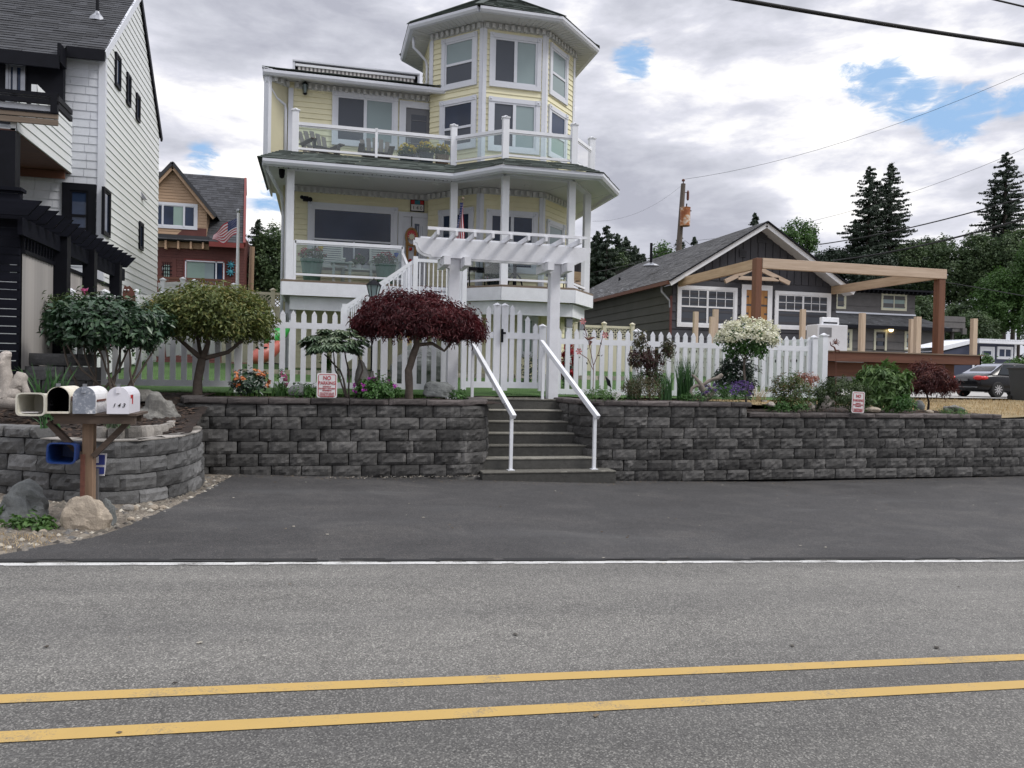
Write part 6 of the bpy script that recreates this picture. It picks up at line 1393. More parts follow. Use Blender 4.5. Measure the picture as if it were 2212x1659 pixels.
w2('overhead_wire', (1800, 563, 48), (2330, 437, 28), .05, 'lowest thick black cable above the raw timber beam', .35)
w2('overhead_wire', (1480, 520, UY), (1280, 588, 50), .018, 'wire dropping left from the pole past the yellow house', .4)
w2('overhead_wire', (1480, 520, UY), (1560, 550, 50), .018, 'wire dropping right from the pole to the bungalow roof', .3)
w2('overhead_wire', (1474, 399, UY), (1280, 478, 56), .007, 'faint thin wire running left from the pole top', .8)
w2('overhead_wire', (2030, 607, 50), (2330, 660, 30), .028, 'pale drooping wire in front of the green trees')
pq = at(545, 528+5, 34); m = MB(); m.tube([(at(538, 620, 34).x, 34, 1.5), pq], [.12, .10], 8); tag(m.build('wooden_post', M['post'], base=(pq.x, 34, 1.5)), 'leaning grey wooden post between the red house and yellow house', 'post')
# ================================================================ vegetation
def lm(n, *c, **k): M[n] = leafmat(n, c, **k)
lm('lf_shrub', (.012, .030, .014), (.026, .058, .028), (.042, .088, .042), (.09, .14, .07), rough=.36, trans=.1)
lm('lf_yellowgreen', (.022, .045, .012), (.045, .080, .020), (.08, .12, .03), trans=.2)
lm('lf_maple', (.040, .066, .016), (.082, .115, .028), (.13, .16, .040), (.20, .19, .05), (.34, .20, .05), trans=.3)
lm('lf_redmaple', (.035, .007, .010), (.075, .013, .018), (.12, .022, .027), (.19, .045, .045), trans=.3)
lm('lf_rhodo', (.020, .045, .018), (.050, .095, .045), (.11, .16, .09), (.20, .24, .15), rough=.4, trans=.1)
lm('lf_green', (.025, .075, .015), (.05, .13, .025), (.09, .20, .045), trans=.3)
lm('lf_dark', (.008, .020, .010), (.016, .040, .020), (.030, .065, .030), rough=.35, trans=.1)
lm('lf_iris', (.020, .065, .018), (.045, .12, .035), (.075, .17, .055), trans=.25)
lm('lf_conifer', (.013, .025, .013), (.027, .048, .026), (.048, .080, .043), trans=.15)
lm('lf_tree', (.035, .062, .026), (.062, .105, .042), (.10, .155, .062), (.15, .20, .09), trans=.3)
lm('lf_bright', (.035, .085, .018), (.065, .14, .030), (.11, .21, .05), trans=.3)
lm('lf_nandina', (.03, .075, .02), (.06, .12, .03), (.12, .13, .04), (.26, .10, .05), trans=.25)
lm('lf_purple', (.035, .012, .014), (.075, .022, .024), (.05, .07, .03), (.13, .10, .04), trans=.25)
lm('lf_grass', (.05, .12, .02), (.09, .19, .04), trans=.3)
lm('lf_dry', (.30, .20, .09), (.50, .37, .19), (.62, .50, .30), trans=.2)
lm('fl_white', (.64, .64, .42), (.78, .77, .60), (.84, .83, .72), trans=.15); lm('fl_red', (.28, .01, .02), (.45, .03, .04)); lm('fl_yellow', (.60, .42, .02), (.75, .60, .06)); lm('fl_orange', (.60, .16, .05), (.70, .30, .12)); lm('fl_pink', (.55, .10, .28), (.70, .22, .40)); lm('fl_purple', (.09, .05, .20), (.20, .12, .34)); lm('fl_magenta', (.38, .03, .36), (.5, .08, .45))
M['bark'] = plain('maple_bark', (.13, .105, .085), .9, .35, 12, .5, 40); M['bark_dark'] = plain('dark_bark', (.05, .04, .034), .9, .35, 10, .5, 40)
def P_(u, v, Y): return at(u, v, Y)
def plant(name, loc, label, cat, group=None): return empty(name, loc, label, cat, group)
def tree_stems(par, paths, mat, name='trunk', n=9):
    for pts, r0, r1 in paths:
        pts = [Vector(p) for p in pts]; out = []
        for a, b in zip(pts, pts[1:]): out += [a.lerp(b, k/4) for k in range(4)]
        out.append(pts[-1]); out = [p+Vector((noise.noise(p*3), noise.noise(p*3+Vector((5, 0, 0))), 0))*.03 for p in out]; k = len(out)-1
        m = MB(); m.tube(out, [(r0+(r1-r0)*i/k)*(1+.12*noise.noise(p*9)) for i, p in enumerate(out)], n); m.build(name if r0 > .035 or len(paths) < 3 else 'branch', M[mat], par, smooth=True)
def dome(name, par, c, rad, n, per, L, W_, mat, spread=.09, **k):
    ly = dict(up=.5, droop=0., jit=.7, fold=.2, curl=.15); ly.update({q: k.pop(q) for q in list(k) if q in ly})
    P, O, T = crown_pts(c, rad, n, per, spread, **k); return leaves(name, P, O, T, L, W_, M[mat], par, **ly)
# 1 evergreen shrub with many stems
y = 12.6; c = P_(234, 708, y); B = plant('evergreen_shrub', (c.x, y, 1.05), 'dark glossy broadleaf evergreen shrub on many bare stems behind the mailboxes', 'shrub')
P, O, T = crown_pts((c.x+.02, y, c.z-.02), (.80, .70, .43), 520, 16, .06, inner=.4, bottom=-.55, lump=.12); leaves('crown', P, O, T, .115, .052, M['lf_shrub'], B, up=.75, jit=.75, fold=.1)
paths = []
for i in range(11):
    a = i*.57; bx = c.x-.28+i*.065; tx = c.x+(-.6+1.2*((i*7) % 11)/10); paths.append(([(bx, y+.1*math.sin(a*3), 1.0), (bx+(tx-bx)*.35+.04*math.sin(i*5), y+.12*math.cos(a*4), 1.25), (tx*.75+bx*.25, y+.2*math.sin(a), 1.62), (tx, y+.3*math.sin(a), 2.0)], .024, .012))
tree_stems(B, paths, 'bark', 'stem', 6)
y = 14.1; c = P_(190, 690, y); B = plant('fine_leaved_shrub', (c.x, y, 1.1), 'yellowish green fine leaved shrub rising behind the glossy evergreen shrub', 'shrub')
dome('crown', B, (c.x, y, c.z), (.80, .55, .34), 420, 16, .085, .028, 'lf_yellowgreen', .07, up=.4)
tree_stems(B, [([(c.x, y, 1.1), (c.x+.1, y, 1.7), (c.x-.1, y, 2.2)], .03, .015)], 'bark', 'stem', 6)
# 2 green maple
y = 13.7; c = P_(457, 690, y); b = P_(425, 850, y); B = plant('green_maple_tree', (b.x, y, 1.15), 'round olive green maple with orange tinted tips at the left end of the high wall', 'tree')
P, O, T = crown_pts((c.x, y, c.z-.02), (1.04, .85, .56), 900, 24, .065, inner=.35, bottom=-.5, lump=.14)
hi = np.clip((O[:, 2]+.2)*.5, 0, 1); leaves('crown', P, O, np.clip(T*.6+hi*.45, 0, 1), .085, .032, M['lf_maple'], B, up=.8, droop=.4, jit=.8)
f1 = P_(437, 775, y); tree_stems(B, [([(b.x, y, 1.1), (b.x+.02, y, 1.45), tuple(f1)], .085, .065), ([tuple(f1), (f1.x-.25, y, f1.z+.22), (f1.x-.6, y, f1.z+.5)], .05, .02), ([tuple(f1), (f1.x+.1, y-.1, f1.z+.25), (f1.x+.1, y, f1.z+.7)], .055, .02), ([tuple(f1), (f1.x+.4, y, f1.z+.12), (f1.x+.75, y+.1, f1.z+.45)], .045, .018), ([tuple(f1), (f1.x-.1, y+.2, f1.z+.3), (f1.x-.3, y+.3, f1.z+.7)], .04, .018)], 'bark')
# 3 red weeping maple : layered dome with a drooping right skirt
y = 13.4; b = P_(886, 850, y); B = plant('red_maple_tree', (b.x, y, 1.15), 'dark red weeping laceleaf maple spreading like an umbrella in front of the fence', 'tree')
def redcloud(cu, cv, ru, rv, n, per, yy=y):
    cc = P_(cu, cv, yy); s = yy*1.02/1662; return crown_pts((cc.x, yy, cc.z), (ru*s, ru*s*.75, rv*s), n, per, .06, inner=.5, bottom=-.35, lump=.1)
parts = [redcloud(880, 705, 112, 68, 420, 26), redcloud(958, 708, 84, 48, 240, 26), redcloud(1010, 724, 40, 26, 80, 24), redcloud(812, 705, 50, 38, 120, 24), redcloud(930, 690, 60, 56, 160, 24)]
P = np.concatenate([q[0] for q in parts]); O = np.concatenate([q[1] for q in parts]); T = np.concatenate([q[2] for q in parts])
out = (P[:, 0]-b.x)[:, None]*np.array([1, 0, 0])*.5; O2 = O+out; leaves('crown', P, O2, T, .085, .018, M['lf_redmaple'], B, up=.6, droop=.45, jit=.7, curl=.3)
t1, t2, t3 = P_(882, 800, y), P_(902, 745, y), P_(897, 715, y); tree_stems(B, [([(b.x, y, 1.1), tuple(t1), tuple(t2), tuple(t3)], .075, .05), ([tuple(t2), tuple(P_(935, 742, y)), tuple(P_(958, 758, y)), tuple(P_(975, 738, y))], .035, .018), ([tuple(t3), tuple(P_(860, 700, y))], .035, .02), ([tuple(t3), tuple(P_(940, 705, y))], .035, .02)], 'bark')
# 4 rhododendron : whorls of long leaves
y = 13.0; c = P_(722, 745, y); b = P_(756, 842, y); B = plant('rhododendron', (b.x, y, 1.15), 'small rhododendron with grey green whorled leaves behind the left no parking sign', 'shrub')
P, O, T = crown_pts((c.x, y, c.z-.03), (.47, .40, .28), 150, 1, .0, inner=.55, bottom=-.45); Pw = []; Dw = []; Nw = []; Tw = []
for p, o, t in zip(P, O, T):
    for k in range(13):
        a = k*2.4; up = np.array([o[0]*.4, o[1]*.4, .9]); up /= np.linalg.norm(up); s1 = np.cross(up, [1, .1, 0]); s1 /= np.linalg.norm(s1); s2 = np.cross(up, s1); d = s1*math.cos(a)+s2*math.sin(a)+up*(.55-.09*k/2); Pw.append(p+d*.055); Dw.append(d); Nw.append(up); Tw.append(t*.4+.6*(1-k/13)*max(0, .5+o[2])+.15)
leafmesh('crown', np.array(Pw), np.array(Nw), np.array(Dw), .135, .038, M['lf_rhodo'], B, fold=.15, curl=.15, rv=np.array(Tw))
tree_stems(B, [([(b.x, y, 1.1), tuple(P_(735, 800, y)), tuple(P_(700, 765, y))], .022, .012), ([(b.x, y, 1.1), tuple(P_(752, 800, y)), tuple(P_(745, 760, y))], .02, .012), ([(b.x+.05, y, 1.1), tuple(P_(783, 800, y)), tuple(P_(770, 760, y))], .02, .012), ([(b.x, y, 1.1), tuple(P_(725, 800, y)), tuple(P_(720, 760, y))], .018, .01)], 'bark_dark', 'stem', 6)
# small flowering and leafy plants ------------------------------------------------
def mound(name, u, v0, v1, w_px, Y, label, mat, n=90, per=10, L=.05, W_=.035, fl=None, nfl=12, fs=.035, cat='plant', zb=None, stems=False, lump=.2, up=.7, dz=.8, jit=.7, group=None, flz=.2, droop=0.):
    s = Y*1.03/1662; top = P_(u, v0, Y); bot = P_(u, v1, Y); zb = bot.z if zb is None else zb; h = top.z-zb; c_ = (top.x, Y, zb+h*.42); r = (w_px/2*s, min(w_px/2*s, .45), h*.58)
    B = plant(name, (top.x, Y, zb), label, cat, group); dome('foliage', B, c_, r, n, per, L, W_, mat, .035, inner=.35, bottom=-.6, lump=lump, up=up, jit=jit, droop=droop)
    if fl:
        d = rand_dirs(nfl*4); d = d[(d[:, 2] > -.1) & (d[:, 1] < .5)][:nfl]; Pf = np.repeat(np.array(c_)+d*np.array(r)*1.08, 9, 0)+rng.normal(size=(len(d)*9, 3))*fs*.35
        leaves('flowers', Pf, np.repeat(d, 9, 0), rng.random(len(Pf)), fs, fs*.8, M[fl], B, up=.3, jit=1.)
    if stems:
        m = MB(); 
        for k in range(5): a = k*1.25; m.tube([(c_[0], Y, zb-.02), (c_[0]+r[0]*.5*math.cos(a), Y+.1*math.sin(a), zb+h*.6)], .008, 5)
        m.build('stem', M['bark_dark'], B)
    return B
def sword(name, u, v0, v1, w_px, Y, label, mat='lf_iris', n=60, wd=.025, lean=.25, zb=None, cat='plant', group=None):
    s = Y*1.03/1662; top = P_(u, v0, Y); bot = P_(u, v1, Y); zb = bot.z if zb is None else zb; h = top.z-zb; pts = np.stack([top.x+(rng.random(n)-.5)*w_px*s*.5, Y+(rng.random(n)-.5)*.15, np.full(n, zb)], 1)
    o = blades(name, pts, h*1.05, wd, M[mat], None, (top.x, Y, zb), lean, 4); return tag(o, label, cat, group)
mound('dahlia', 538, 800, 850, 75, 13.0, 'low dark leaved plant with soft orange flowers near the left fence post', 'lf_dark', 80, 10, .06, .035, 'fl_orange', 12, .055)
sword('daylily', 604, 822, 856, 55, 12.95, 'arching green strap leaves beside the orange flowers', n=70, wd=.016, lean=.6, mat='lf_green')
B = mound('foxglove', 608, 798, 850, 16, 13.1, 'slim plant with a single pink flower near the white fence', 'lf_green', 14, 6, .06, .03, 'fl_pink', 3, .06)
mound('ground_cover_plant', 655, 832, 856, 60, 12.9, 'low leafy green clump left of the no parking sign', 'lf_green', 60, 10, .04, .03)
sword('daylily', 663, 826, 858, 26, 12.8, 'small tuft of green strap leaves touching the left no parking sign', n=30, wd=.014, lean=.5, mat='lf_green')
mound('cranesbill', 813, 820, 863, 95, 12.85, 'mounded green geranium with magenta flowers under the red maple', 'lf_green', 170, 12, .045, .040, 'fl_magenta', 8, .05)
mound('cranesbill', 985, 843, 862, 46, 12.85, 'tiny green clump beside the grey boulder at the wall end', 'lf_green', 40, 9, .035, .03)
sword('yucca', 113, 795, 872, 95, 11.6, 'spiky sword leaved plant beside the bleached driftwood', n=42, wd=.045, lean=.45, zb=.98)
sword('sword_leaved_plant', 112, 895, 925, 62, 9.9, 'small strappy plant in the mulch under the mailbox shelf', n=24, wd=.025, lean=.9)
sword('spiky_grass', 255, 880, 925, 85, 10.2, 'fine blue green spiky grass behind the right shelf brace', n=90, wd=.010, lean=.8, mat='lf_rhodo')
for u, v, w_, l in ((10, 1112, 50, 'leafy weed by the grey boulder at the left edge'), (38, 1128, 55, 'broad leafy weed clump below the grey boulder'), (99, 1132, 38, 'small leafy weed between the two boulders'), (70, 1112, 22, 'tiny weed sprout beside the grey boulder foot')):
    g = atG(u, v+12); s = g.y*1.05/1662; B = plant('weed', g, l, 'weed', 'weeds on the gravel verge'); P, O, T = crown_pts((g.x, g.y, g.z+.03), (w_*s*.5, .12, .09), 26, 6, .02, inner=.2, bottom=-.1); leaves('foliage', P, O, T, .07, .035, M['lf_bright'], B, up=.6, jit=.6)
# right bed
y = 13.7; B = plant('young_maple', (P_(1408, 862, y).x, y, 1.18), 'thin young maple with purple and bronze leaves in front of the right fence', 'tree')
c0 = P_(1405, 790, y); tree_stems(B, [([(c0.x, y, 1.15), tuple(P_(1400, 800, y)), tuple(P_(1385, 740, y)), tuple(P_(1380, 718, y))], .018, .006), ([tuple(P_(1404, 820, y)), tuple(P_(1420, 770, y)), tuple(P_(1448, 735, y))], .014, .005), ([tuple(P_(1402, 810, y)), tuple(P_(1385, 775, y)), tuple(P_(1366, 755, y))], .012, .005), ([tuple(P_(1403, 830, y)), tuple(P_(1405, 775, y)), tuple(P_(1408, 750, y))], .012, .005)], 'bark_dark', 'branch', 6)
ps = [(1383, 740, 16, 30, 30), (1405, 775, 34, 22, 70), (1445, 750, 16, 26, 40), (1372, 775, 16, 24, 36), (1405, 815, 36, 26, 60)]
q = [crown_pts((P_(u, v, y).x, y, P_(u, v, y).z), (ru*y/1640, .18, rv*y/1640), n, 9, .035, inner=.2) for u, v, ru, rv, n in ps]
leaves('foliage', np.concatenate([a[0] for a in q]), np.concatenate([a[1] for a in q]), np.concatenate([np.clip(a[2]+(.3 if i in (0, 2, 4) else -.3), 0, 1) for i, a in enumerate(q)]), .085, .022, M['lf_purple'], B, up=.4, droop=.7, jit=.7)
lm('lf_olive', (.03, .035, .015), (.06, .065, .028), (.10, .09, .04), (.14, .06, .03))
mound('barberry', 1386, 812, 864, 84, 13.15, 'low dense olive bronze bush at the foot of the young maple', 'lf_olive', 260, 12, .028, .018, jit=1.)
sword('iris_clump', 1372, 800, 862, 60, 13.6, 'short green iris clump left of the young maple', n=70, wd=.018, lean=.4)
sword('iris_clump', 1437, 806, 864, 60, 13.3, 'mid sized iris clump right of the olive bush', n=90, wd=.018, lean=.25)
sword('iris_clump', 1480, 782, 864, 66, 13.4, 'tall dense iris clump beside the twisted driftwood', n=190, wd=.020, lean=.22)
mound('evergreen_shrub', 1590, 768, 862, 92, 14.0, 'dark glossy shrub behind the trunk of the white hydrangea', 'lf_dark', 230, 12, .085, .030, stems=True)
mound('lavender', 1560, 832, 868, 120, 13.1, 'green lavender mound with purple spikes beneath the white hydrangea', 'lf_green', 210, 12, .045, .010, 'fl_purple', 46, .035, up=1.)
mound('salvia', 1602, 826, 850, 50, 13.4, 'dark purple flowering clump behind the hydrangea trunk', 'lf_dark', 60, 9, .04, .015, 'fl_purple', 40, .04)
sword('sedge', 1640, 828, 868, 64, 13.05, 'pale yellow striped grass tuft at the step in the right wall', n=40, wd=.012, lean=.9, mat='lf_dry')
mound('ground_cover_plant', 1700, 868, 888, 90, 13.05, 'low bright green creeping plant by the white stone, right bed', 'lf_green', 110, 10, .04, .03); mound('ground_cover_plant', 1560-60, 850, 866, 60, 12.98, 'low green creeping plant under the twisted driftwood', 'lf_green', 60, 9, .035, .026); mound('ground_cover_plant', 1300, 842, 866, 90, 13.05, 'pale green creeping plant beside the small fan ornament', 'lf_bright', 90, 9, .035, .026)
mound('heavenly_bamboo', 1709, 806, 886, 96, 13.2, 'green shrub with coral red new growth, left of the white rocks', 'lf_nandina', 260, 12, .05, .022, stems=True)
lm('lf_coral', (.20, .06, .04), (.36, .13, .09), (.30, .20, .10))
y = 13.3; q = crown_pts((P_(1742, 820, y).x, y, P_(1742, 820, y).z), (.26, .2, .12), 60, 9, .03, inner=.3); B2_ = COL.objects['heavenly_bamboo']; leaves('new_growth', q[0], q[1], q[2], .05, .02, M['lf_coral'], B2_)
mound('leafy_shrub', 1818, 812, 890, 148, 13.3, 'feathery mid green shrub behind the right no parking sign', 'lf_yellowgreen', 460, 12, .055, .020, up=.4)
lm('lf_big', (.035, .08, .02), (.07, .14, .035), (.12, .21, .06), (.19, .28, .10))
mound('broadleaf_shrub', 1911, 778, 892, 140, 13.6, 'large bright green shrub with upright pointed leaves in the right bed', 'lf_big', 330, 11, .16, .045, up=.1, jit=.45, droop=-.9)
mound('columbine', 1952, 852, 892, 56, 13.0, 'small blue green plant at the foot of the large bright shrub', 'lf_green', 100, 10, .04, .035)
lm('lf_redlace', (.035, .010, .012), (.075, .020, .022), (.13, .035, .03), (.20, .07, .04))
y = 14.2; b = P_(2005, 865, y); B = plant('red_laceleaf_maple', (b.x, y, 1.0), 'small dark red laceleaf maple between the green shrub and the black car', 'shrub'); c = P_(2010, 815, y)
P, O, T = crown_pts((c.x, y, c.z-.10), (.52, .45, .36), 330, 20, .05, inner=.3, bottom=-.8, lump=.25); leaves('crown', P, O, T, .09, .015, M['lf_redlace'], B, up=.5, droop=.9, jit=.6); tree_stems(B, [([(b.x, y, .95), (b.x+.02, y, 1.25), (b.x-.1, y, 1.55)], .03, .015)], 'bark_dark')
mound('lime_ground_cover', 2060, 884, 897, 70, 12.98, 'bright lime green low plant by the black and white stone at the far right', 'lf_bright', 70, 9, .035, .02)
# hydrangea standard
y = 13.5; b = P_(1612, 868, y); c = P_(1614, 732, y); B = plant('hydrangea_tree', (b.x, y, 1.15), 'white flowering standard hydrangea on a bare trunk in the right bed', 'tree'); s = y*1.03/1662
P, O, T = crown_pts((c.x, y, c.z-.06), (60*s, 55*s, 42*s), 150, 12, .05, inner=.3, bottom=-.8); leaves('foliage', P, O, T, .075, .04, M['lf_green'], B, up=.5)
H_ = []; d = rand_dirs(260); d = d[(d[:, 2] > -.3)][:92]; ctr = np.array([c.x, y, c.z+.02]); hp = ctr+d*np.array([68*s, 62*s, 44*s])*(.85+.2*rng.random(len(d)))[:, None]; k = 44
ax = rand_dirs(len(hp)); P = np.repeat(hp, k, 0)+rng.normal(size=(len(hp)*k, 3))*np.array([.046, .046, .038]); leaves('flower_heads', P, np.repeat(d, k, 0), np.repeat(rng.random(len(hp)), k), .044, .040, M['fl_white'], B, up=.3, jit=1.)
tree_stems(B, [([(b.x, y, 1.1), tuple(P_(1609, 810, y)), tuple(P_(1607, 775, y))], .024, .022), ([tuple(P_(1607, 778, y)), tuple(P_(1590, 755, y)), tuple(P_(1570, 735, y))], .012, .006), ([tuple(P_(1607, 778, y)), tuple(P_(1612, 750, y))], .014, .006), ([tuple(P_(1607, 778, y)), tuple(P_(1635, 758, y)), tuple(P_(1660, 740, y))], .012, .006)], 'bark', 'trunk', 7)
# plants seen through the fences and around the lawn
mound('flowering_bush', 1228, 748, 832, 26, 16.2, 'red flowering bush behind the first pickets right of the arbor', 'lf_dark', 60, 10, .05, .03, 'fl_red', 46, .07, zb=1.3)
mound('rose_bush', 1150, 768, 835, 60, 17.0, 'dark leafy bush behind the right gate leaf', 'lf_dark', 90, 10, .05, .03, zb=1.4)
mound('potted_shrub', 705, 760, 800, 18, 20.0, 'small green bush against the yellow lower wall', 'lf_green', 50, 8, .06, .03, zb=1.65)
mound('pink_rose_bush', 212, 608, 650, 60, 15.4, 'pink flowered rose stems above the white side fence', 'lf_yellowgreen', 50, 8, .06, .035, 'fl_pink', 7, .11, zb=1.5)
mound('climbing_shrub', 300, 628, 660, 60, 15.6, 'light green leafy shoots above the white side fence', 'lf_bright', 40, 8, .06, .035, zb=1.6)
mound('sprouting_shrub', 648, 700, 720, 2, 20, 'x', 'lf_bright', 1, 1) if 0 else None
# grass blades along the fence foot and the gate
pts = np.stack([lx0-.2+(lx1-lx0+.5)*rng.random(2600), 14.38+.5*rng.random(2600), np.full(2600, 1.19)], 1); tag(blades('fence_grass', pts, .10, .010, M['lf_grass'], None, None, .5, 2), 'lawn grass growing along the foot of the left picket fence', None, None, 'stuff')
pts = np.stack([3.4+8*rng.random(2600), 14.75+.5*rng.random(2600), np.full(2600, 1.22)], 1); tag(blades('fence_grass', pts, .09, .010, M['lf_grass'], None, None, .5, 2), 'lawn grass growing behind the right picket fence', None, None, 'stuff')
n_ = 16000; xx = 10.9+18*rng.random(n_); yy = 13.3+15*rng.random(n_)**1.3; kk = (xx > 13.4) | (yy > 17.5); xx, yy = xx[kk], yy[kk]; n_ = len(xx); pts = np.stack([xx, yy, np.full(n_, .99)], 1); tag(blades('dry_grass_blades', pts, .11, .014, M['lf_dry'], None, None, .8, 2), 'dry straw coloured grass blades on the verge by the neighbour drive', None, None, 'stuff')
n_ = 1500; xx = -5.5+3.2*rng.random(n_); yy = 7.1+.9*rng.random(n_); keep = np.array([not on_apron(a, b_) for a, b_ in zip(xx, yy)]); pts = np.stack([xx, yy, np.array([zg(a, b_)+.01 for a, b_ in zip(xx, yy)])], 1)[keep]; tag(blades('dead_grass', pts, .05, .006, M['lf_dry'], None, None, 1.4, 2), 'flattened dead grass at the corner of the verge', None, None, 'stuff')
# ---------------------------------------------------------------- far trees
def conifer(u, vtop, Y, wpx, vb, label, n=150, group=None, mat='lf_conifer', dens=1., z0=1., name='conifer', skew=0):
    top = P_(u, vtop, Y); t_ = Y*1.15/1662; H_ = top.z-z0; zb = P_(u, vb, Y).z; B = plant(name, (top.x, Y, z0), label, 'tree', group); s = Y/1640
    m = MB(); m.tube([(top.x, Y, z0), (top.x+skew*.3, Y, z0+H_*.5), (top.x, Y, z0+H_*.97)], [H_*.016+.08, H_*.011+.05, .03], 8); m.build('trunk', M['bark_dark'], B)
    PP = []; DD = []; R_ = wpx/2*s
    for i in range(n):
        f = (i+rng.random())/n; f = f**.8; z = top.z-.2-(top.z-zb)*f; prof = f**.62*(.62+.6*rng.random())*(1 if f < .8 else 1.05-(f-.8)); L = R_*prof*(.55+.6*rng.random()); a = rng.random()*6.283; k = int((7+L/s/2.2)*dens)
        t = rng.random(k)**.7; dirv = np.array([math.cos(a), math.sin(a), 0]); dro = -.25-.2*f
        c_ = np.array([top.x, Y, z])+dirv*(t*L)[:, None]+np.array([0, 0, 1])*((t*L)*dro+(t**2)*L*.28)[:, None]+rng.normal(size=(k, 3))*s*1.4*np.array([1, 1, .7]); PP.append(c_); DD.append(np.repeat(dirv[None]+np.array([[0, 0, -.5]]), k, 0))
    P = np.concatenate(PP); O = np.concatenate(DD); leaves('crown', P, O, rng.random(len(P)), s*6.0, s*3.0, M[mat], B, up=.6, jit=.5, droop=.2); return B
conifer(1880, 355, 75, 185, 640, 'left one of the twin tall dark conifers behind the bungalow', 400, dens=2.6); conifer(1925, 349, 76, 195, 640, 'right one of the twin tall dark conifers, slightly taller', 420, dens=2.6); conifer(1848, 470, 76, 95, 600, 'short conifer at the foot of the twin tall conifers', 120, dens=1.6)
conifer(2175, 326, 72, 230, 640, 'tall dark conifer at the right edge of the view', 420, dens=2.7); conifer(2150, 380, 73, 150, 620, 'lower conifer top beside the one at the right edge', 160, dens=1.6)
conifer(1631, 456, 70, 62, 540, 'small pointed conifer above the bungalow roof ridge', 120, dens=1.8)
for i, (u, v, w_, l) in enumerate(((1312, 482, 60, 'tallest conifer beside the yellow house porch roof'), (1290, 495, 60, 'conifer touching the porch columns on the right'), (1352, 508, 50, 'second conifer left of the utility pole'), (1335, 500, 60, 'conifer between the two tallest in the dark wood'), (1372, 528, 50, 'lower conifer at the right end of the dark wood'), (1390, 545, 40, 'smallest conifer sloping down to the bungalow roof'), (1278, 520, 60, 'conifer behind the right porch columns'), (1500, 508, 40, 'small conifer top right of the utility pole'), (1470, 505, 36, 'small conifer top at the utility pole foot'))):
    conifer(u, v, 66+i, w_*1.9, 610, l, 130, dens=1.9)
conifer(560, 468, 52, 90, 560, 'conifer with open branches between the red house and yellow house', 130, dens=1.1)
def broad(u, v, ru, rv, Y, label, mat='lf_tree', n=200, per=20, z0=1., lf=6.2, lobes=1, group=None, name='broadleaf_tree', lump=.25):
    c_ = P_(u, v, Y); s = Y/1640; B = plant(name, (c_.x, Y, z0), label, 'tree', group); P, O, T = crown_pts((c_.x, Y, c_.z), (ru*s, ru*s*.7, rv*s), n, per, s*5, inner=.3, lump=lump); 
    leaves('crown', P, O, T, s*lf, s*lf*.6, M[mat], B, up=.5, jit=.9)
    tree_stems(B, [([(c_.x, Y, z0), (c_.x+.2, Y, (z0+c_.z)/2), (c_.x, Y, c_.z)], .02*(c_.z-z0)+.06, .08)], 'bark_dark', 'trunk', 7); return B
broad(1722, 520, 52, 46, 66, 'rounded bright green tree behind the bungalow gable', 'lf_bright', 220, 20); broad(1430, 548, 26, 20, 70, 'pale green treetop behind the bungalow ridge', 'lf_bright', 60, 16)
broad(585, 570, 40, 80, 50, 'dense dark green tree between the red and yellow houses', 'lf_tree', 380, 22, lump=.1); broad(560, 600, 40, 50, 51, 'dark tree low beside the red house', 'lf_conifer', 260, 20)
for i, (u, v, ru, rv, Y, mat, l) in enumerate(((1800, 575, 55, 40, 78, 'lf_conifer', 'dark trees low behind the bungalow eave'), (1960, 600, 70, 85, 74, 'lf_tree', 'grey green tree behind the raw timber beam'), (2050, 600, 75, 95, 72, 'lf_tree', 'tall leafy tree above the brown timber post'), (2120, 575, 60, 90, 70, 'lf_tree', 'leafy tree right of the brown timber post'), (2190, 560, 60, 75, 68, 'lf_tree', 'brownish green tree top at the right edge'), (2160, 650, 75, 90, 60, 'lf_bright', 'bright green tree over the navy shed'), (2240, 600, 60, 120, 58, 'lf_bright', 'bright green tree cut by the right edge'), (2080, 700, 55, 50, 62, 'lf_tree', 'bushy tree behind the side balcony'), (1890, 590, 60, 50, 73, 'lf_conifer', 'dark tree mass under the twin conifers'), (1990, 690, 60, 60, 66, 'lf_tree', 'tree standing behind the two storey house corner'), (2260, 700, 70, 80, 52, 'lf_bright', 'light green shrubby tree behind the shed'), (2110, 715, 60, 45, 58, 'lf_tree', 'low dark bush behind the navy shed roof'), (2050, 740, 50, 40, 64, 'lf_tree', 'low bush under the side balcony'), (2200, 620, 60, 60, 64, 'lf_tree', 'tree filling the gap under the right conifer'), (2010, 560, 50, 50, 75, 'lf_tree', 'leafy top between the twin conifers and brown post'))):
    broad(u, v, ru, rv, Y, l, mat, 560, 24, lump=.15)
broad(1310, 575, 50, 42, 68, 'dark rounded tree mass right of the yellow house porch', 'lf_tree', 260, 22, lump=.2); broad(1362, 580, 40, 30, 70, 'dark tree mass above the left end of the bungalow roof', 'lf_conifer', 200, 22, lump=.2)
broad(2200, 790, 22, 16, 40, 'rounded green hedge bush right of the navy shed window', 'lf_bright', 80, 16, name='hedge_bush'); broad(2132, 782, 12, 16, 38, 'small round shrub below the shed door', 'lf_bright', 50, 14, name='hedge_bush'); broad(2175, 795, 18, 8, 39, 'low hedge bush behind the black car roof', 'lf_bright', 50, 14, name='hedge_bush')
m = sheet('far_woodland', -120, 160, 95, 96, 6, lambda x, y: 3, M['dirt']) if 0 else None
fw = []
for i in range(70):
    x = -60+220*i/70; 
    if 5 < x < 18: pass
    fw.append(crown_pts((x, 100+8*math.sin(i*3), 2.5), (3.6, 3, 3.4+1.6*math.sin(i*1.7)), 60, 14, .7, inner=.3))
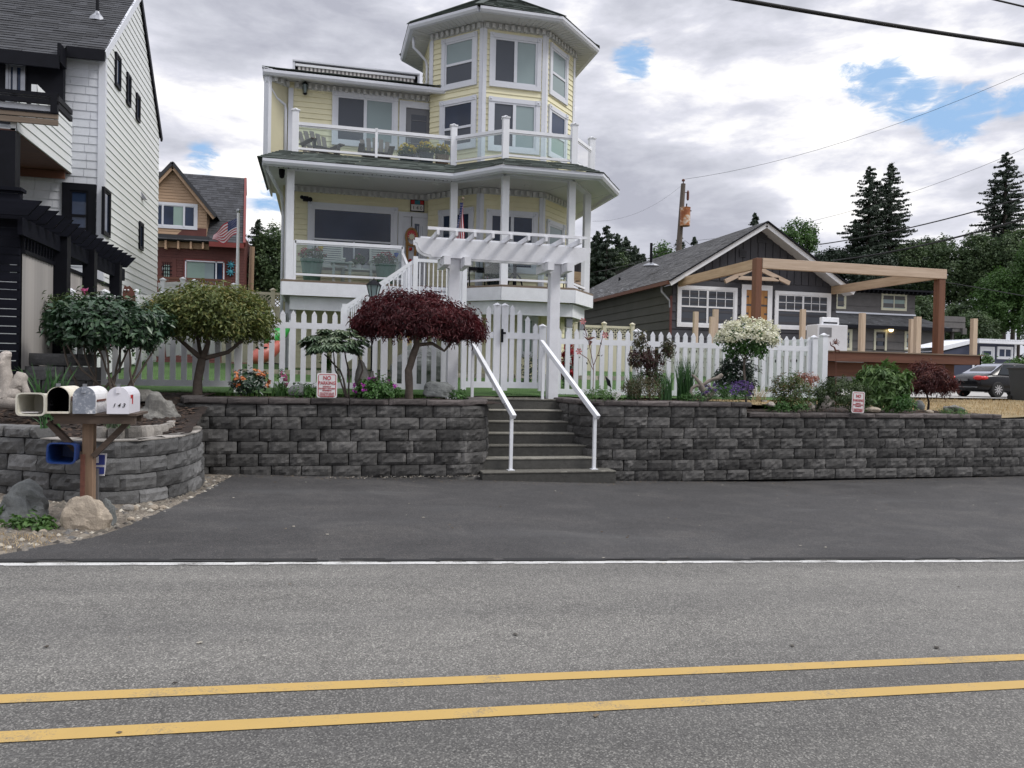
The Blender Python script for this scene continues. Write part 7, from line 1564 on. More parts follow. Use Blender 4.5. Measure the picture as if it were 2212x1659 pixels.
P = np.concatenate([a[0] for a in fw]); O = np.concatenate([a[1] for a in fw]); T = np.concatenate([a[2] for a in fw]); tag(leaves('distant_woodland', P, O, T, .8, .5, M['lf_conifer'], None, (0, 100, 0), jit=.9), 'distant dark woodland band behind the houses', None, None, 'stuff')
# ================================================================ boulders, driftwood, ornaments
def boulder(u, v, w_px, h_px, Y, mat, label, seed, zb=None, rough=.28, deep=.8):
    s = Y*1.05/1662; c_ = at(u, v, Y); rz_ = h_px/2*s*1.12; cz = c_.z
    if zb is not None: tz = at(u, v-h_px/2, Y).z; rz_ = (tz-zb)/1.4; cz = zb+.4*rz_
    return rock('boulder', (c_.x, Y, cz), (w_px/2*s, w_px/2*s*deep, rz_), M[mat], label, 'boulder', None, seed, n=26, m=18, rough=rough)
boulder(50, 1086, 98, 80, 8.85, 'rock_blue', 'large dark grey angular boulder on the verge at the far left', 3, rough=.35, zb=.12)
boulder(184, 1101, 84, 56, 8.36, 'rock_tan', 'pale tan rounded boulder at the foot of the mailbox post', 8, rough=.26, zb=.085, deep=.55)
boulder(230, 1100, 34, 38, 8.5, 'rock_blue', 'small grey green stone tucked behind the tan boulder', 12, zb=.085)
boulder(343, 906, 78, 84, 11.9, 'rock', 'tall leaning grey boulder at the left end of the high wall', 21, rough=.34, deep=.6)
boulder(310, 932, 40, 26, 11.6, 'rock_blue', 'low grey rock beside the leaning boulder', 5)
boulder(308, 858, 60, 26, 12.9, 'rock', 'low grey boulder behind the 143 mailbox', 33)
boulder(641, 846, 34, 24, 12.8, 'rock_blue', 'smooth blue grey stone left of the no parking sign', 9, rough=.08)
boulder(945, 845, 66, 38, 12.85, 'rock_blue', 'grey boulder with white veins at the right end of the left wall', 14, rough=.22)
boulder(1986, 878, 28, 26, 13.3, 'rock_blue', 'grey green stone beside the small red maple', 17, rough=.12); boulder(2008, 890, 20, 10, 13.05, 'rock_tan', 'small pale stone next to the grey green stone', 18, rough=.1)
boulder(1885, 886, 40, 14, 12.98, 'rock_tan', 'flat pale stone right of the right no parking sign', 19, rough=.1)
boulder(1788, 870, 26, 30, 13.2, 'drift', 'chunky dark and white rock between the green shrubs', 23, rough=.5)
boulder(1748, 880, 28, 22, 13.05, 'drift', 'bright white quartz lump in front of the nandina shrub', 24, rough=.5); boulder(1665, 874, 20, 12, 13.0, 'drift', 'white stone just right of the wall step', 25, rough=.35)
c = at(2063, 884, 13.1); rock('boulder', (c.x, 13.1, c.z), (.22, .12, .08), M['rock'], 'black and white striped stone above the lime green plant', 'boulder', None, 41, rough=.4)
boulder(905, 800, 112, 88, 16.3, 'rock_blue', 'large grey fountain boulder behind the picket fence under the red maple', 27, rough=.22); boulder(965, 818, 22, 20, 15.8, 'rock', 'pale stone beside the fountain boulder', 28)
for i, (u, v, w_, h_) in enumerate(((276, 1099, 24, 13), (291, 1099, 14, 11), (332, 1098, 18, 11), (211, 1139, 15, 13), (159, 1134, 13, 10), (283, 1122, 14, 8), (400, 1083, 12, 6), (352, 1097, 14, 7), (225, 1123, 16, 13), (240, 1122, 13, 7), (92, 1150, 14, 9))):
    g = atG(u, v+h_*.3); s = g.y*1.06/1662
    rock('pebble', (g.x, g.y, g.z+h_*s*.3), (w_*s*.5, w_*s*.4, h_*s*.6), M['rock_tan' if i % 3 else 'cap_low'], ('pale', 'smooth tan', 'rounded beige')[i % 3]+' cobble on the gravel verge, '+('right of the tan boulder', 'beside the largest cobble', 'on the asphalt edge', 'below the left weeds', 'below the tan boulder', 'between two cobbles by the asphalt', 'alone near the wall end', 'on the asphalt edge, second from left', 'touching the tan boulder', 'among the grit by the asphalt', 'at the dead grass corner')[i], 'cobble', 'cobbles scattered on the gravel verge', 50+i, n=12, m=8, rough=.15)
M['drift_g'] = blockmat('gnarled_driftwood', (.19, .165, .14), .6)
def drift(name, paths, label, base, mat='drift', blobs=()):
    m = MB()
    for pts, r0, r1 in paths:
        pts = [Vector(p) for p in pts]; out = []
        for i in range(len(pts)-1):
            p0, p1, p2, p3 = pts[max(0, i-1)], pts[i], pts[i+1], pts[min(len(pts)-1, i+2)]
            for k in range(5):
                t = k/5; out.append(.5*((2*p1)+(p2-p0)*t+(2*p0-5*p1+4*p2-p3)*t*t+(3*p1-p0-3*p2+p3)*t*t*t))
        out.append(pts[-1]); k = len(out)-1
        rr = [(r0+(r1-r0)*i/k)*(1+.35*noise.noise(p*5)) for i, p in enumerate(out)]
        rr = [out_r for out_r in rr]; m.tube(out, rr, 12)
        m.ball(tuple(out[-1]), rr[-1]*1.0, 10, 6); m.ball(tuple(out[0]), rr[0]*1.0, 10, 6)
    for c_, r_, sq in blobs: m.ball(c_, r_, 14, 10, sq=sq)
    for i, p in enumerate(m.v):
        q = Vector(p); n_ = noise.noise_vector(q*4)*.035+noise.noise_vector(q*11)*.018+noise.noise_vector(q*26)*.008; m.v[i] = tuple(q+n_)
    return tag(m.build(name, M[mat], base=base, smooth=True), label, 'driftwood')
D = lambda u, v, Y=11.3: tuple(at(u, v, Y))
drift('driftwood', [([D(12, 860), D(10, 820), D(8, 790), D(12, 768)], .11, .062), ([D(14, 850), D(34, 828), D(48, 812), D(44, 835)], .075, .055), ([D(46, 815), D(58, 850), D(70, 870), D(100, 872)], .055, .022), ([D(20, 845), D(28, 865), D(45, 880), D(62, 884)], .06, .03), ([D(-5, 830), D(4, 842), D(22, 838), D(36, 846)], .05, .045), ([D(-30, 870), D(10, 862), D(40, 868), D(70, 872)], .13, .07), ([D(-20, 845), D(10, 850), D(30, 850)], .1, .1)], 'large bleached driftwood root with upright knobs at the left edge of the bed', D(20, 872), blobs=[(D(12, 856), .12, (1, .8, .9)), (D(40, 866), .08, (1.3, .8, .6))])
y = 13.0; drift('driftwood', [([D(1522, 860, y), D(1518, 842, y), D(1512, 826, y), D(1497, 812, y)], .065, .022), ([D(1516, 836, y), D(1530, 824, y), D(1546, 816, y), D(1556, 809, y)], .025, .050), ([D(1500, 860, y), D(1494, 845, y), D(1505, 832, y), D(1520, 840, y), D(1535, 858, y)], .030, .026), ([D(1530, 862, y), D(1542, 845, y), D(1530, 835, y)], .032, .022), ([D(1505, 855, y), D(1518, 862, y), D(1538, 852, y)], .028, .026), ([D(1510, 862, y), D(1522, 848, y), D(1512, 840, y)], .03, .02)], 'twisted gnarled driftwood stump between the iris clump and lavender', D(1520, 864, y), 'drift_g')
y = 13.2; drift('driftwood', [([D(790, 845, y), D(784, 820, y), D(781, 795, y), D(779, 783, y)], .13, .05), ([D(800, 848, y), D(803, 825, y), D(805, 805, y)], .09, .03), ([D(775, 850, y), D(795, 845, y), D(808, 850, y)], .09, .08)], 'grey two pronged driftwood stump beside the cranesbill, left of the red maple', D(790, 852, y), 'rock')
# rusty garden stakes
y = 13.1; sp = at(1806, 765, y); GS = empty('garden_ornament', (sp.x, y, 1.0), 'rusty metal lizard and sun ornament on a tall stake before the deck', 'ornament')
m = MB(); m.tube([(sp.x+.03, y, 1.0), (sp.x, y, sp.z)], .006, 5); m.build('stake', M['rust'], GS)
m = MB(); c0 = at(1805, 741, y)
for k in range(11): a = -.5+k*.41; m.bar((c0.x+.025*math.cos(a), y, c0.z+.025*math.sin(a)), (c0.x+.085*math.cos(a)+.01*math.sin(a*5), y-.005, c0.z+.085*math.sin(a)), .010, .006, up=(0, 1, 0))
m.lathe((c0.x, y, c0.z), [(.001, -.03), (.036, 0), (.001, .03)], 10); m.build('sun_face', M['rust'], GS)
m = MB(); m.tube([at(1793, 738, y), at(1795, 746, y), at(1802, 750, y), at(1805, 757, y), at(1812, 757, y), at(1815, 763, y)], [.006, .012, .014, .02, .016, .005], 6); m.tube([at(1800, 766, y), at(1803, 757, y), at(1810, 765, y)], .007, 5); m.build('lizard_body', M['rust'], GS)
y = 13.4; b = at(1280, 858, y); MF = empty('garden_ornament', (b.x, y, 1.15), 'metal hummingbird and pink flower sculpture on branching stems by the right handrail', 'ornament')
m = MB()
for pts in (((1281, 858), (1282, 790), (1273, 745), (1262, 705), (1259, 697)), ((1282, 790), (1294, 760), (1300, 735), (1304, 715)), ((1282, 800), (1270, 775), (1255, 765), (1250, 758))): m.tube([at(u, v, y) for u, v in pts], .007, 5)
m.build('stem', M['rust'], MF); m = MB()
for u, v in ((1262, 712), (1275, 720), (1290, 727), (1298, 742), (1270, 753), (1252, 772), (1293, 768), (1268, 785), (1300, 768)):
    c0 = at(u, v, y-.01); a = (u*7) % 6; m.add([(c0.x-.028*math.cos(a), c0.y, c0.z-.028*math.sin(a)), (c0.x+.012*math.sin(a), c0.y-.012, c0.z-.012*math.cos(a)), (c0.x+.028*math.cos(a), c0.y, c0.z+.028*math.sin(a)), (c0.x-.012*math.sin(a), c0.y+.012, c0.z+.012*math.cos(a))], [(0, 1, 2, 3)])
m.build('metal_leaves', M['black'], MF)
M['drift2'] = blockmat('grey_gnarled_driftwood', (.20, .175, .15), .6)
M['pinkm'] = plain('pink_enamel', (.45, .16, .16), .5, .3, 30)
for u, v in ((1259, 694), (1307, 724), (1250, 759)):
    c0 = at(u, v, y-.02); m = MB()
    for k in range(6): a = k*1.047; m.add([(c0.x, c0.y, c0.z), (c0.x+.05*math.cos(a-.4), c0.y-.015, c0.z+.05*math.sin(a-.4)), (c0.x+.068*math.cos(a), c0.y-.005, c0.z+.068*math.sin(a)), (c0.x+.05*math.cos(a+.4), c0.y-.015, c0.z+.05*math.sin(a+.4))], [(0, 1, 2, 3)])
    m.build('metal_flower', M['pinkm'], MF)
m = MB(); m.tube([at(1262, 727, y-.03), at(1270, 733, y-.03), at(1276, 731, y-.03), at(1282, 729, y-.03), at(1287, 730, y-.03)], [.004, .022, .026, .014, .002], 7); m.add([at(1270, 728, y-.03), at(1258, 718, y-.05), at(1264, 724, y-.03)], [(0, 1, 2)]); m.add([at(1272, 734, y-.03), at(1274, 748, y-.03), at(1280, 738, y-.03)], [(0, 1, 2)]); m.build('hummingbird', M['rust'], MF)
y = 13.1; c0 = at(1378, 852, y); 
c0 = at(1372-45, 853, 13.0)
m = MB(); cc = at(1523-200, 880, 13.0)
b0, t0_, t1_ = at(1530-205, 868, 13.), at(1320, 846, 13.), at(1343, 848, 13.)
fo = at(1331, 866, 13.0); m = MB()
for k in range(9): a0 = R(50+k*9); a1 = R(50+k*9+8.4); r_ = .17; m.add([(fo.x-.01, fo.y-.004*(k % 2), fo.z), (fo.x+.01, fo.y-.004*(k % 2), fo.z), (fo.x+r_*math.cos(a0), fo.y-.01*(k % 2), fo.z+r_*math.sin(a0)), (fo.x+r_*math.cos(a1), fo.y-.01*(k % 2), fo.z+r_*math.sin(a1))], [(0, 1, 2, 3)])
tag(m.build('shell_ornament', M['signwhite'], base=fo), 'pale ribbed scallop shell ornament at the wall edge near the right handrail', 'ornament')
c0 = at(1311, 820, 13.0); m = MB(); m.tube([at(1322, 866, 13.0), at(1318, 835, 13.), at(1313, 822, 13.)], .005, 5); m.add([at(1307, 812, 13.), at(1318, 822, 13.), at(1321, 838, 13.), at(1312, 832, 13.)], [(0, 1, 2, 3)]); tag(m.build('leaf_ornament', M['black'], base=at(1322, 866, 13.)), 'dark metal leaf on a thin stake above the shell ornament', 'ornament')
y = 13.0; c0 = at(277, 640, 15.2); m = MB(); P = [(-.10, -.02), (-.085, .12), (-.06, .20), (-.03, .17), (.02, .19), (.05, .16), (.10, .08), (.12, -.05), (.11, -.16), (-.08, -.16)]; m.ext([(c0.x+a, c0.z+b_) for a, b_ in P], 15.2, 15.22); o = empty('garden_ornament', (c0.x, 15.2, 1.3), 'rusty metal owl silhouette on a stake above the white side fence', 'ornament'); m.build('owl_silhouette', M['rust'], o)
m = MB()
for sx_ in (-.055, .0): m.lathe((c0.x+sx_, 15.195, c0.z+.11), [(.001, -.02), (.022, 0), (.001, .02)], 8)
m.build('eyes', M['signwhite'], o); m = MB(); m.tube([(c0.x, 15.22, 1.25), (c0.x, 15.22, c0.z-.1)], .008, 5); m.build('stake', M['rust'], o)
c0 = at(1166, 830, 13.0); m = MB(); m.tube([at(1424, 862-3, 13.), at(1418, 800, 13.)], .006, 4) if 0 else None
# kayaks behind the fence
def kayak(u0, u1, v, Y, mat, label, z):
    a, b = at(u0, v, Y), at(u1, v, Y); m = MB(); n = 14; P = []; R0 = []
    for i in range(n+1): t = i/n; P.append(Vector((a.x+(b.x-a.x)*t, Y+t*.5, z-.12+.06*(2*t-1)**2+t*.42))); R0.append(.02+.17*math.sin(math.pi*min(1, max(0, t)))**.6)
    m.tube(P, R0, 14); K = empty('kayak', P[7], label, 'kayak'); m.build('hull', M[mat], K, smooth=True); c_ = P[6]; m = MB(); m.lathe((c_.x, c_.y, c_.z+.12), [(.14, 0), (.15, .04), (.12, .05)], 14); m.build('cockpit_rim', M['black'], K)
M['kred'] = plain('red_kayak_plastic', (.36, .085, .06), .4, .08); M['kgreen'] = plain('green_kayak_plastic', (.03, .28, .05), .4, .08)
kayak(535, 606, 765, 17.2, 'kred', 'red kayak leaning behind the picket fence below the green maple', at(570, 772, 17.2).z); kayak(560, 622, 728, 18.0, 'kgreen', 'green kayak lying above the red kayak', at(590, 735, 18.).z)
# sunflower decoration by the stair
c0 = at(879, 735, 16.0); m = MB()
for k in range(14): a = k*.449; m.add([(c0.x+.05*math.cos(a-.25), c0.y, c0.z+.05*math.sin(a-.25)), (c0.x+.13*math.cos(a), c0.y-.02, c0.z+.13*math.sin(a)), (c0.x+.05*math.cos(a+.25), c0.y, c0.z+.05*math.sin(a+.25))], [(0, 1, 2)])
SFl = empty('sunflower', (c0.x, c0.y, 1.3), 'artificial sunflower standing by the stairs behind the fence', 'ornament'); m.build('petals', rvmat('sunflower_petals', [(.65, .36, .03), (.75, .5, .05)]), SFl); m = MB(); m.ball(tuple(c0), .06); m.build('flower_centre', M['rust'], SFl); m = MB(); m.tube([(c0.x, c0.y+.02, 1.3), tuple(c0)], .012, 5); m.build('stem', M['rust'], SFl)
# ================================================================ porch and balcony furniture
M['greywood'] = woodmat('weathered_grey_wood', (.09, .08, .075), (.17, .15, .14), 2, .8); M['whiteplastic'] = plain('white_plastic', (.60, .62, .58), .5, .05)
def adirondack(x, y, z, rz, label):
    A = empty('adirondack_chair', (x, y, z), label, 'chair', 'adirondack chairs on the balcony')
    for k in range(5):
        m = MB(); xx = x-.26+k*.13; h_ = .98-.03*abs(k-2)**1.3; m.bar((xx, y+.28, z+.22), (xx+(k-2)*.03, y+.62, z+h_), .11, .02, up=(0, 1, 0)); m.build('back_slat', M['greywood'], A)
    m = MB(); m.bar((x-.3, y+.43, z+.55), (x+.3, y+.43, z+.55), .05, .03); m.build('back_brace', M['greywood'], A)
    for s in (-1, 1):
        m = MB(); m.box(x+s*.36-.07, x+s*.36+.07, y-.32, y+.42, z+.52, z+.545); m.build('armrest', M['greywood'], A)
        m = MB(); m.box(x+s*.31-.02, x+s*.31+.02, y-.28, y-.18, z, z+.52); m.build('leg', M['greywood'], A)
        m = MB(); m.bar((x+s*.28, y-.25, z+.36), (x+s*.28, y+.6, z+.06), .03, .1); m.build('leg', M['greywood'], A)
    m = MB()
    for k in range(5): m.box(x-.28, x+.28, y-.28+k*.1, y-.2+k*.1, z+.37-k*.03, z+.39-k*.03)
    m.build('seat', M['greywood'], A); A.rotation_euler = (0, 0, rz); return A
ca = at(697, 300, 19.4); adirondack(ca.x, 19.25, ZB-.02, .45, 'weathered grey adirondack chair turned sideways near the left balcony post'); cb = at(812, 310, 19.4); adirondack(cb.x, 19.25, ZB-.02, 0, 'weathered grey adirondack chair facing the street behind the slim balcony post')
def planter(u, vt, vb, w_px, Y, mat, label, fl='fl_yellow', square=True, zb=None, nfl=50, taper=.75, green='lf_green'):
    s = Y*1.03/1662; zb = ZB if zb is None else zb; x = at(u, vt, Y).x; r = w_px/2*s; zt_ = at(u, vt, Y).z; B = empty('flower_pot', (x, Y, zb), label, 'flower pot'); m = MB()
    n_ = 4 if square else 18; k = 1.3 if square else 1; T = None
    pr = [(r*k*taper, 0), (r*k, (zt_-zb)*.92), (r*k*1.05, (zt_-zb)*.93), (r*k*1.05, (zt_-zb)), (r*k*.9, (zt_-zb)), (r*k*.88, (zt_-zb)*.9)]
    if square:
        T = Matrix.Translation((x, Y, zb)) @ Matrix.Rotation(R(45), 4, 'Z'); m.T = T; m.lathe((0, 0, 0), pr, 4)
    else: m.lathe((x, Y, zb), pr, n_)
    m.build('pot', M[mat], B); dome('foliage', B, (x, Y, zt_+.08), (r*1.15, r*1.1, .15), 60, 9, .06, .03, green, .025, bottom=-.5)
    d = rand_dirs(nfl*3); d = d[d[:, 2] > 0][:nfl]; Pf = np.repeat(np.array([x, Y, zt_+.1])+d*np.array([r*1.2, r*1.1, .19]), 6, 0)+rng.normal(size=(len(d)*6, 3))*.014; leaves('flowers', Pf, np.repeat(d, 6, 0), rng.random(len(Pf)), .045, .04, M[fl], B, up=.3, jit=1.)
M['potgreen'] = plain('sage_green_pot', (.14, .27, .20), .5, .05); M['potdark'] = plain('slate_pot', (.035, .055, .07), .5, .1)
planter(879, 337, 349, 30, 19.2, 'potdark', 'round slate pot of red and yellow flowers, leftmost on the balcony', square=False); planter(920, 333, 352, 32, 19.15, 'potdark', 'square slate planter of yellow flowers, middle of the balcony pots'); planter(955, 337, 355, 28, 19.15, 'post', 'brown wooden planter of yellow flowers beside the balcony post', green='lf_bright')
planter(674, 560, 595, 44, 19.0, 'potgreen', 'large sage green pot of dark red geraniums at the left end of the porch', 'fl_red', False, ZD, 26, .72); planter(833, 572, 602, 42, 19.0, 'potgreen', 'large sage green pot of red geraniums near the porch door', 'fl_red', False, ZD, 20, .72)
def rocker(u, Y, label):
    x = at(u, 580, Y).x; z = ZD; A = empty('porch_chair', (x, Y, z), label, 'chair', 'white slatted porch chairs')
    for s in (-1, 1):
        m = MB(); m.bar((x+s*.30, Y+.22, z), (x+s*.30, Y+.42, z+1.1), .05, .05); m.build('leg', M['whiteplastic'], A); m = MB(); m.box(x+s*.32-.03, x+s*.32+.03, Y-.30, Y-.24, z, z+.62); m.build('leg', M['whiteplastic'], A)
        m = MB(); m.box(x+s*.33-.045, x+s*.33+.045, Y-.34, Y+.3, z+.62, z+.65); m.build('armrest', M['whiteplastic'], A)
    m = MB()
    for k in range(11): zz = z+.48+k*.055; m.bar((x-.28, Y+.22+(zz-z-.4)*.22, zz), (x+.28, Y+.22+(zz-z-.4)*.22, zz), .015, .035)
    m.build('back_slats', M['whiteplastic'], A); m = MB(); m.box(x-.3, x+.3, Y-.3, Y+.25, z+.40, z+.44); m.build('seat', M['whiteplastic'], A)
rocker(712, 19.5, 'cream slatted porch chair behind the left green pot'); rocker(828, 19.6, 'cream slatted porch chair behind the right green pot')
tx_ = at(738, 590, 18.95).x; TBL = empty('side_table', (tx_, 18.95, ZD), 'small white square side table between the porch pots', 'table'); m = MB(); m.box(tx_-.25, tx_+.25, 18.75, 19.15, ZD+.46, ZD+.50); m.build('table_top', M['whiteplastic'], TBL)
for sx_ in (-1, 1):
    for yy in (18.78, 19.1): m = MB(); m.box(tx_+sx_*.19-.03, tx_+sx_*.19+.03, yy-.02, yy+.02, ZD, ZD+.46); m.build('leg', M['whiteplastic'], TBL)
bx0 = at(775, 590, 19.5).x; CT = empty('coffee_table', (bx0, 19.5, ZD), 'low white bench table in front of the porch window', 'table'); m = MB(); m.box(bx0-.4, bx0+.35, 19.35, 19.75, ZD+.40, ZD+.44); m.build('table_top', M['whiteplastic'], CT)
for sx_ in (-.36, .31): m = MB(); m.box(bx0+sx_-.02, bx0+sx_+.02, 19.4, 19.7, ZD, ZD+.4); m.build('leg', M['whiteplastic'], CT)
planter(775, 571, 580, 18, 19.5, 'signwhite', 'patterned white flower pot on the low bench table', 'fl_pink', False, ZD+.44, 6)
m = MB(); m.ball((at(757, 575, 19.45).x, 19.45, ZD+.53), .09, 10, 7); m.tube([(at(757, 575, 19.45).x+.08, 19.45, ZD+.5), (at(757, 575, 19.45).x+.17, 19.45, ZD+.6)], .015, 5); tag(m.build('watering_can', M['cream_plastic'], base=(at(757, 575, 19.45).x, 19.45, ZD+.44)), 'small cream watering can on the low porch table', 'watering can')
for u, v, mt, l in ((693, 537, 'fl_yellow', 'yellow tulip ornament on a stake in the left porch pot'), (903, 553, 'blueorn', 'blue trumpet flower ornament above the right porch pot')):
    if mt == 'blueorn': M[mt] = plain('blue_ornament', (.02, .10, .50), .4, .1)
    u = {903: 856}.get(u, u); v = {553: 551}.get(v, v); c0 = at(u, v, 18.95); S_ = empty('flower_ornament', (c0.x, 18.95, ZD+.6), l, 'ornament'); m = MB(); m.lathe((c0.x, 18.95, c0.z-.05), [(.012, 0), (.05, .05), (.06, .10), (.03, .08)], 8); m.build('bloom', M[mt], S_); m = MB(); m.tube([(c0.x+.02, 18.95, ZD+.6), (c0.x, 18.95, c0.z-.05)], .007, 5); m.build('stem', M['greydoor'], S_)
# wreath on the door
c0 = at(891, 548, WY-.09); c1 = at(889, 512, WY-.09); Wr = empty('door_wreath', (c0.x, WY-.09, c0.z), 'long straw and red summer wreath with a sun hanging on the front door', 'wreath'); m = MB(); m.tube([(c1.x+.14*math.cos(a)*1, WY-.09, c1.z+.22*math.sin(a)) for a in [k*.331 for k in range(20)]], .035, 7, cap=False); m.tube([(c1.x-.12, WY-.09, c1.z-.15), (c1.x-.10, WY-.09, c1.z-.6), (c1.x-.05, WY-.09, c1.z-1.0)], [.04, .035, .02], 6); m.tube([(c1.x+.12, WY-.09, c1.z-.15), (c1.x+.09, WY-.09, c1.z-.6), (c1.x+.02, WY-.09, c1.z-1.0)], [.04, .035, .02], 6)
M['straw'] = plain('straw_wreath', (.34, .19, .07), .9, .4, 30, .8, 60); m.build('straw_ring', M['straw'], Wr); m = MB(); m.lathe((c1.x, WY-.1, c1.z+.0), [(.001, -.001)], 4) if 0 else None
m.add([(c1.x+r_*math.cos(a), WY-.135, c1.z+r_*math.sin(a)) for k in range(20) for a, r_ in [(k*.314, .11 if k % 2 else .055)]], [tuple(range(20))]); m.build('sun_centre', M['cream'], Wr); m = MB(); m.add([(c1.x+.12*math.cos(k*.4), WY-.122, c1.z+.05+.13*math.sin(k*.4)) for k in range(16)], [tuple(range(16))]); 
for dz in (.32, .62): m.ball((c1.x-.02, WY-.11, c1.z-dz), .045, 8, 6)
m.build('red_ribbon', M['red'], Wr); m = MB(); m.box(c1.x-.01, c1.x+.01, WY-.08, WY-.07, c1.z+.28, c1.z+.55); m.build('hanger', M['black'], Wr)
# dark patio set on the right of the porch
def patio_chair(u, Y, label, s=1):
    x = at(u, 600, Y).x; z = ZD; A = empty('patio_chair', (x, Y, z), label, 'chair', 'dark metal patio chairs on the porch'); m = MB(); m.tube([(x-.22, Y+.2, z+.45), (x-.24, Y+.34, z+1.0), (x+.24, Y+.34, z+1.0), (x+.22, Y+.2, z+.45)], .018, 6)
    for k in range(5): m.tube([(x-.18+k*.09, Y+.21, z+.47), (x-.18+k*.09, Y+.33, z+.98)], .008, 4)
    m.build('backrest', M['black'], A); m = MB(); m.box(x-.24, x+.24, Y-.25, Y+.22, z+.40, z+.47); m.build('seat', M['black'], A)
    for sx_ in (-1, 1): m = MB(); m.tube([(x+sx_*.24, Y-.22, z), (x+sx_*.26, Y-.2, z+.62), (x+sx_*.26, Y+.2, z+.64)], .016, 6); m.build('armrest', M['black'], A); m = MB(); m.tube([(x+sx_*.22, Y+.22, z), (x+sx_*.2, Y+.1, z+.42)], .016, 6); m.build('leg', M['black'], A)
patio_chair(1032, 18.5, 'dark metal patio chair between the stair landing and the middle porch column'); patio_chair(1205, 18.6, 'dark metal patio chair behind the arbor right end'); 
x = at(1112, 590, 18.45).x; PT = empty('patio_table', (x, 18.45, ZD), 'round dark metal patio table right of the middle porch column', 'table'); m = MB(); m.lathe((x, 18.45, ZD+.70), [(.42, 0), (.45, .01), (.45, .03), (.42, .035)], 24); m.build('table_top', M['black'], PT); m = MB(); m.lathe((x, 18.45, ZD), [(.05, 0), (.04, .70)], 10)
for k in range(4): a = k*1.57+.5; m.tube([(x+.04*math.cos(a), 18.45+.04*math.sin(a), ZD+.4), (x+.2*math.cos(a), 18.45+.2*math.sin(a), ZD+.28), (x+.3*math.cos(a), 18.45+.3*math.sin(a), ZD)], .018, 6)
m.build('pedestal', M['black'], PT)
planter(1070, 612, 625, 34, 18.9, 'potdark', 'leafy pot plant beside the patio chair on the porch', 'fl_red', False, ZD, 2, green='lf_dark'); mound('pot_plant_foliage', 1072, 565, 610, 40, 18.9, 'tall leafy dark plant beside the patio table', 'lf_dark', 90, 10, .09, .05, zb=ZD+.3, cat='plant')
c0 = at(1130, 350, 18.5); o = rock('balcony_cover', (c0.x-.1, 18.45, ZB+.06), (.95, .3, .20), M['signwhite'], 'crumpled pale dust sheet lying at the base of the balcony tower window', 'cover', None, 71, n=24, m=10, rough=.5)
# ================================================================ deck things
c0 = at(1790, 730, 22.6); AP = empty('stove', (c0.x, 22.6, zd+.035), 'white kitchen stove standing on the timber deck beside the window', 'stove'); x0, x1 = at(1757, 745, 22.6).x, at(1822, 745, 22.6).x; zb_, zt_ = at(1790, 702, 22.6).z, at(1790, 684, 22.6).z
m = MB(); m.box(x0, x1, 22.4, 23.0, zd+.036, zb_); m.build('body', M['white'], AP, bevel=.02); m = MB(); m.box(x0+(x1-x0)*.42, x1, 22.85, 23.0, zb_, zt_); m.build('control_panel', M['white'], AP, bevel=.02); m = MB(); m.box(x0+.08, x0+(x1-x0)*.46, 22.385, 22.4, zb_-.42, zb_-.1); m.build('oven_window', M['metal'], AP); m = MB(); m.box(x0+(x1-x0)*.47, x1-.08, 22.835, 22.85, zb_+(zt_-zb_)*.25, zb_+(zt_-zb_)*.42); m.build('black_strip', M['black'], AP)
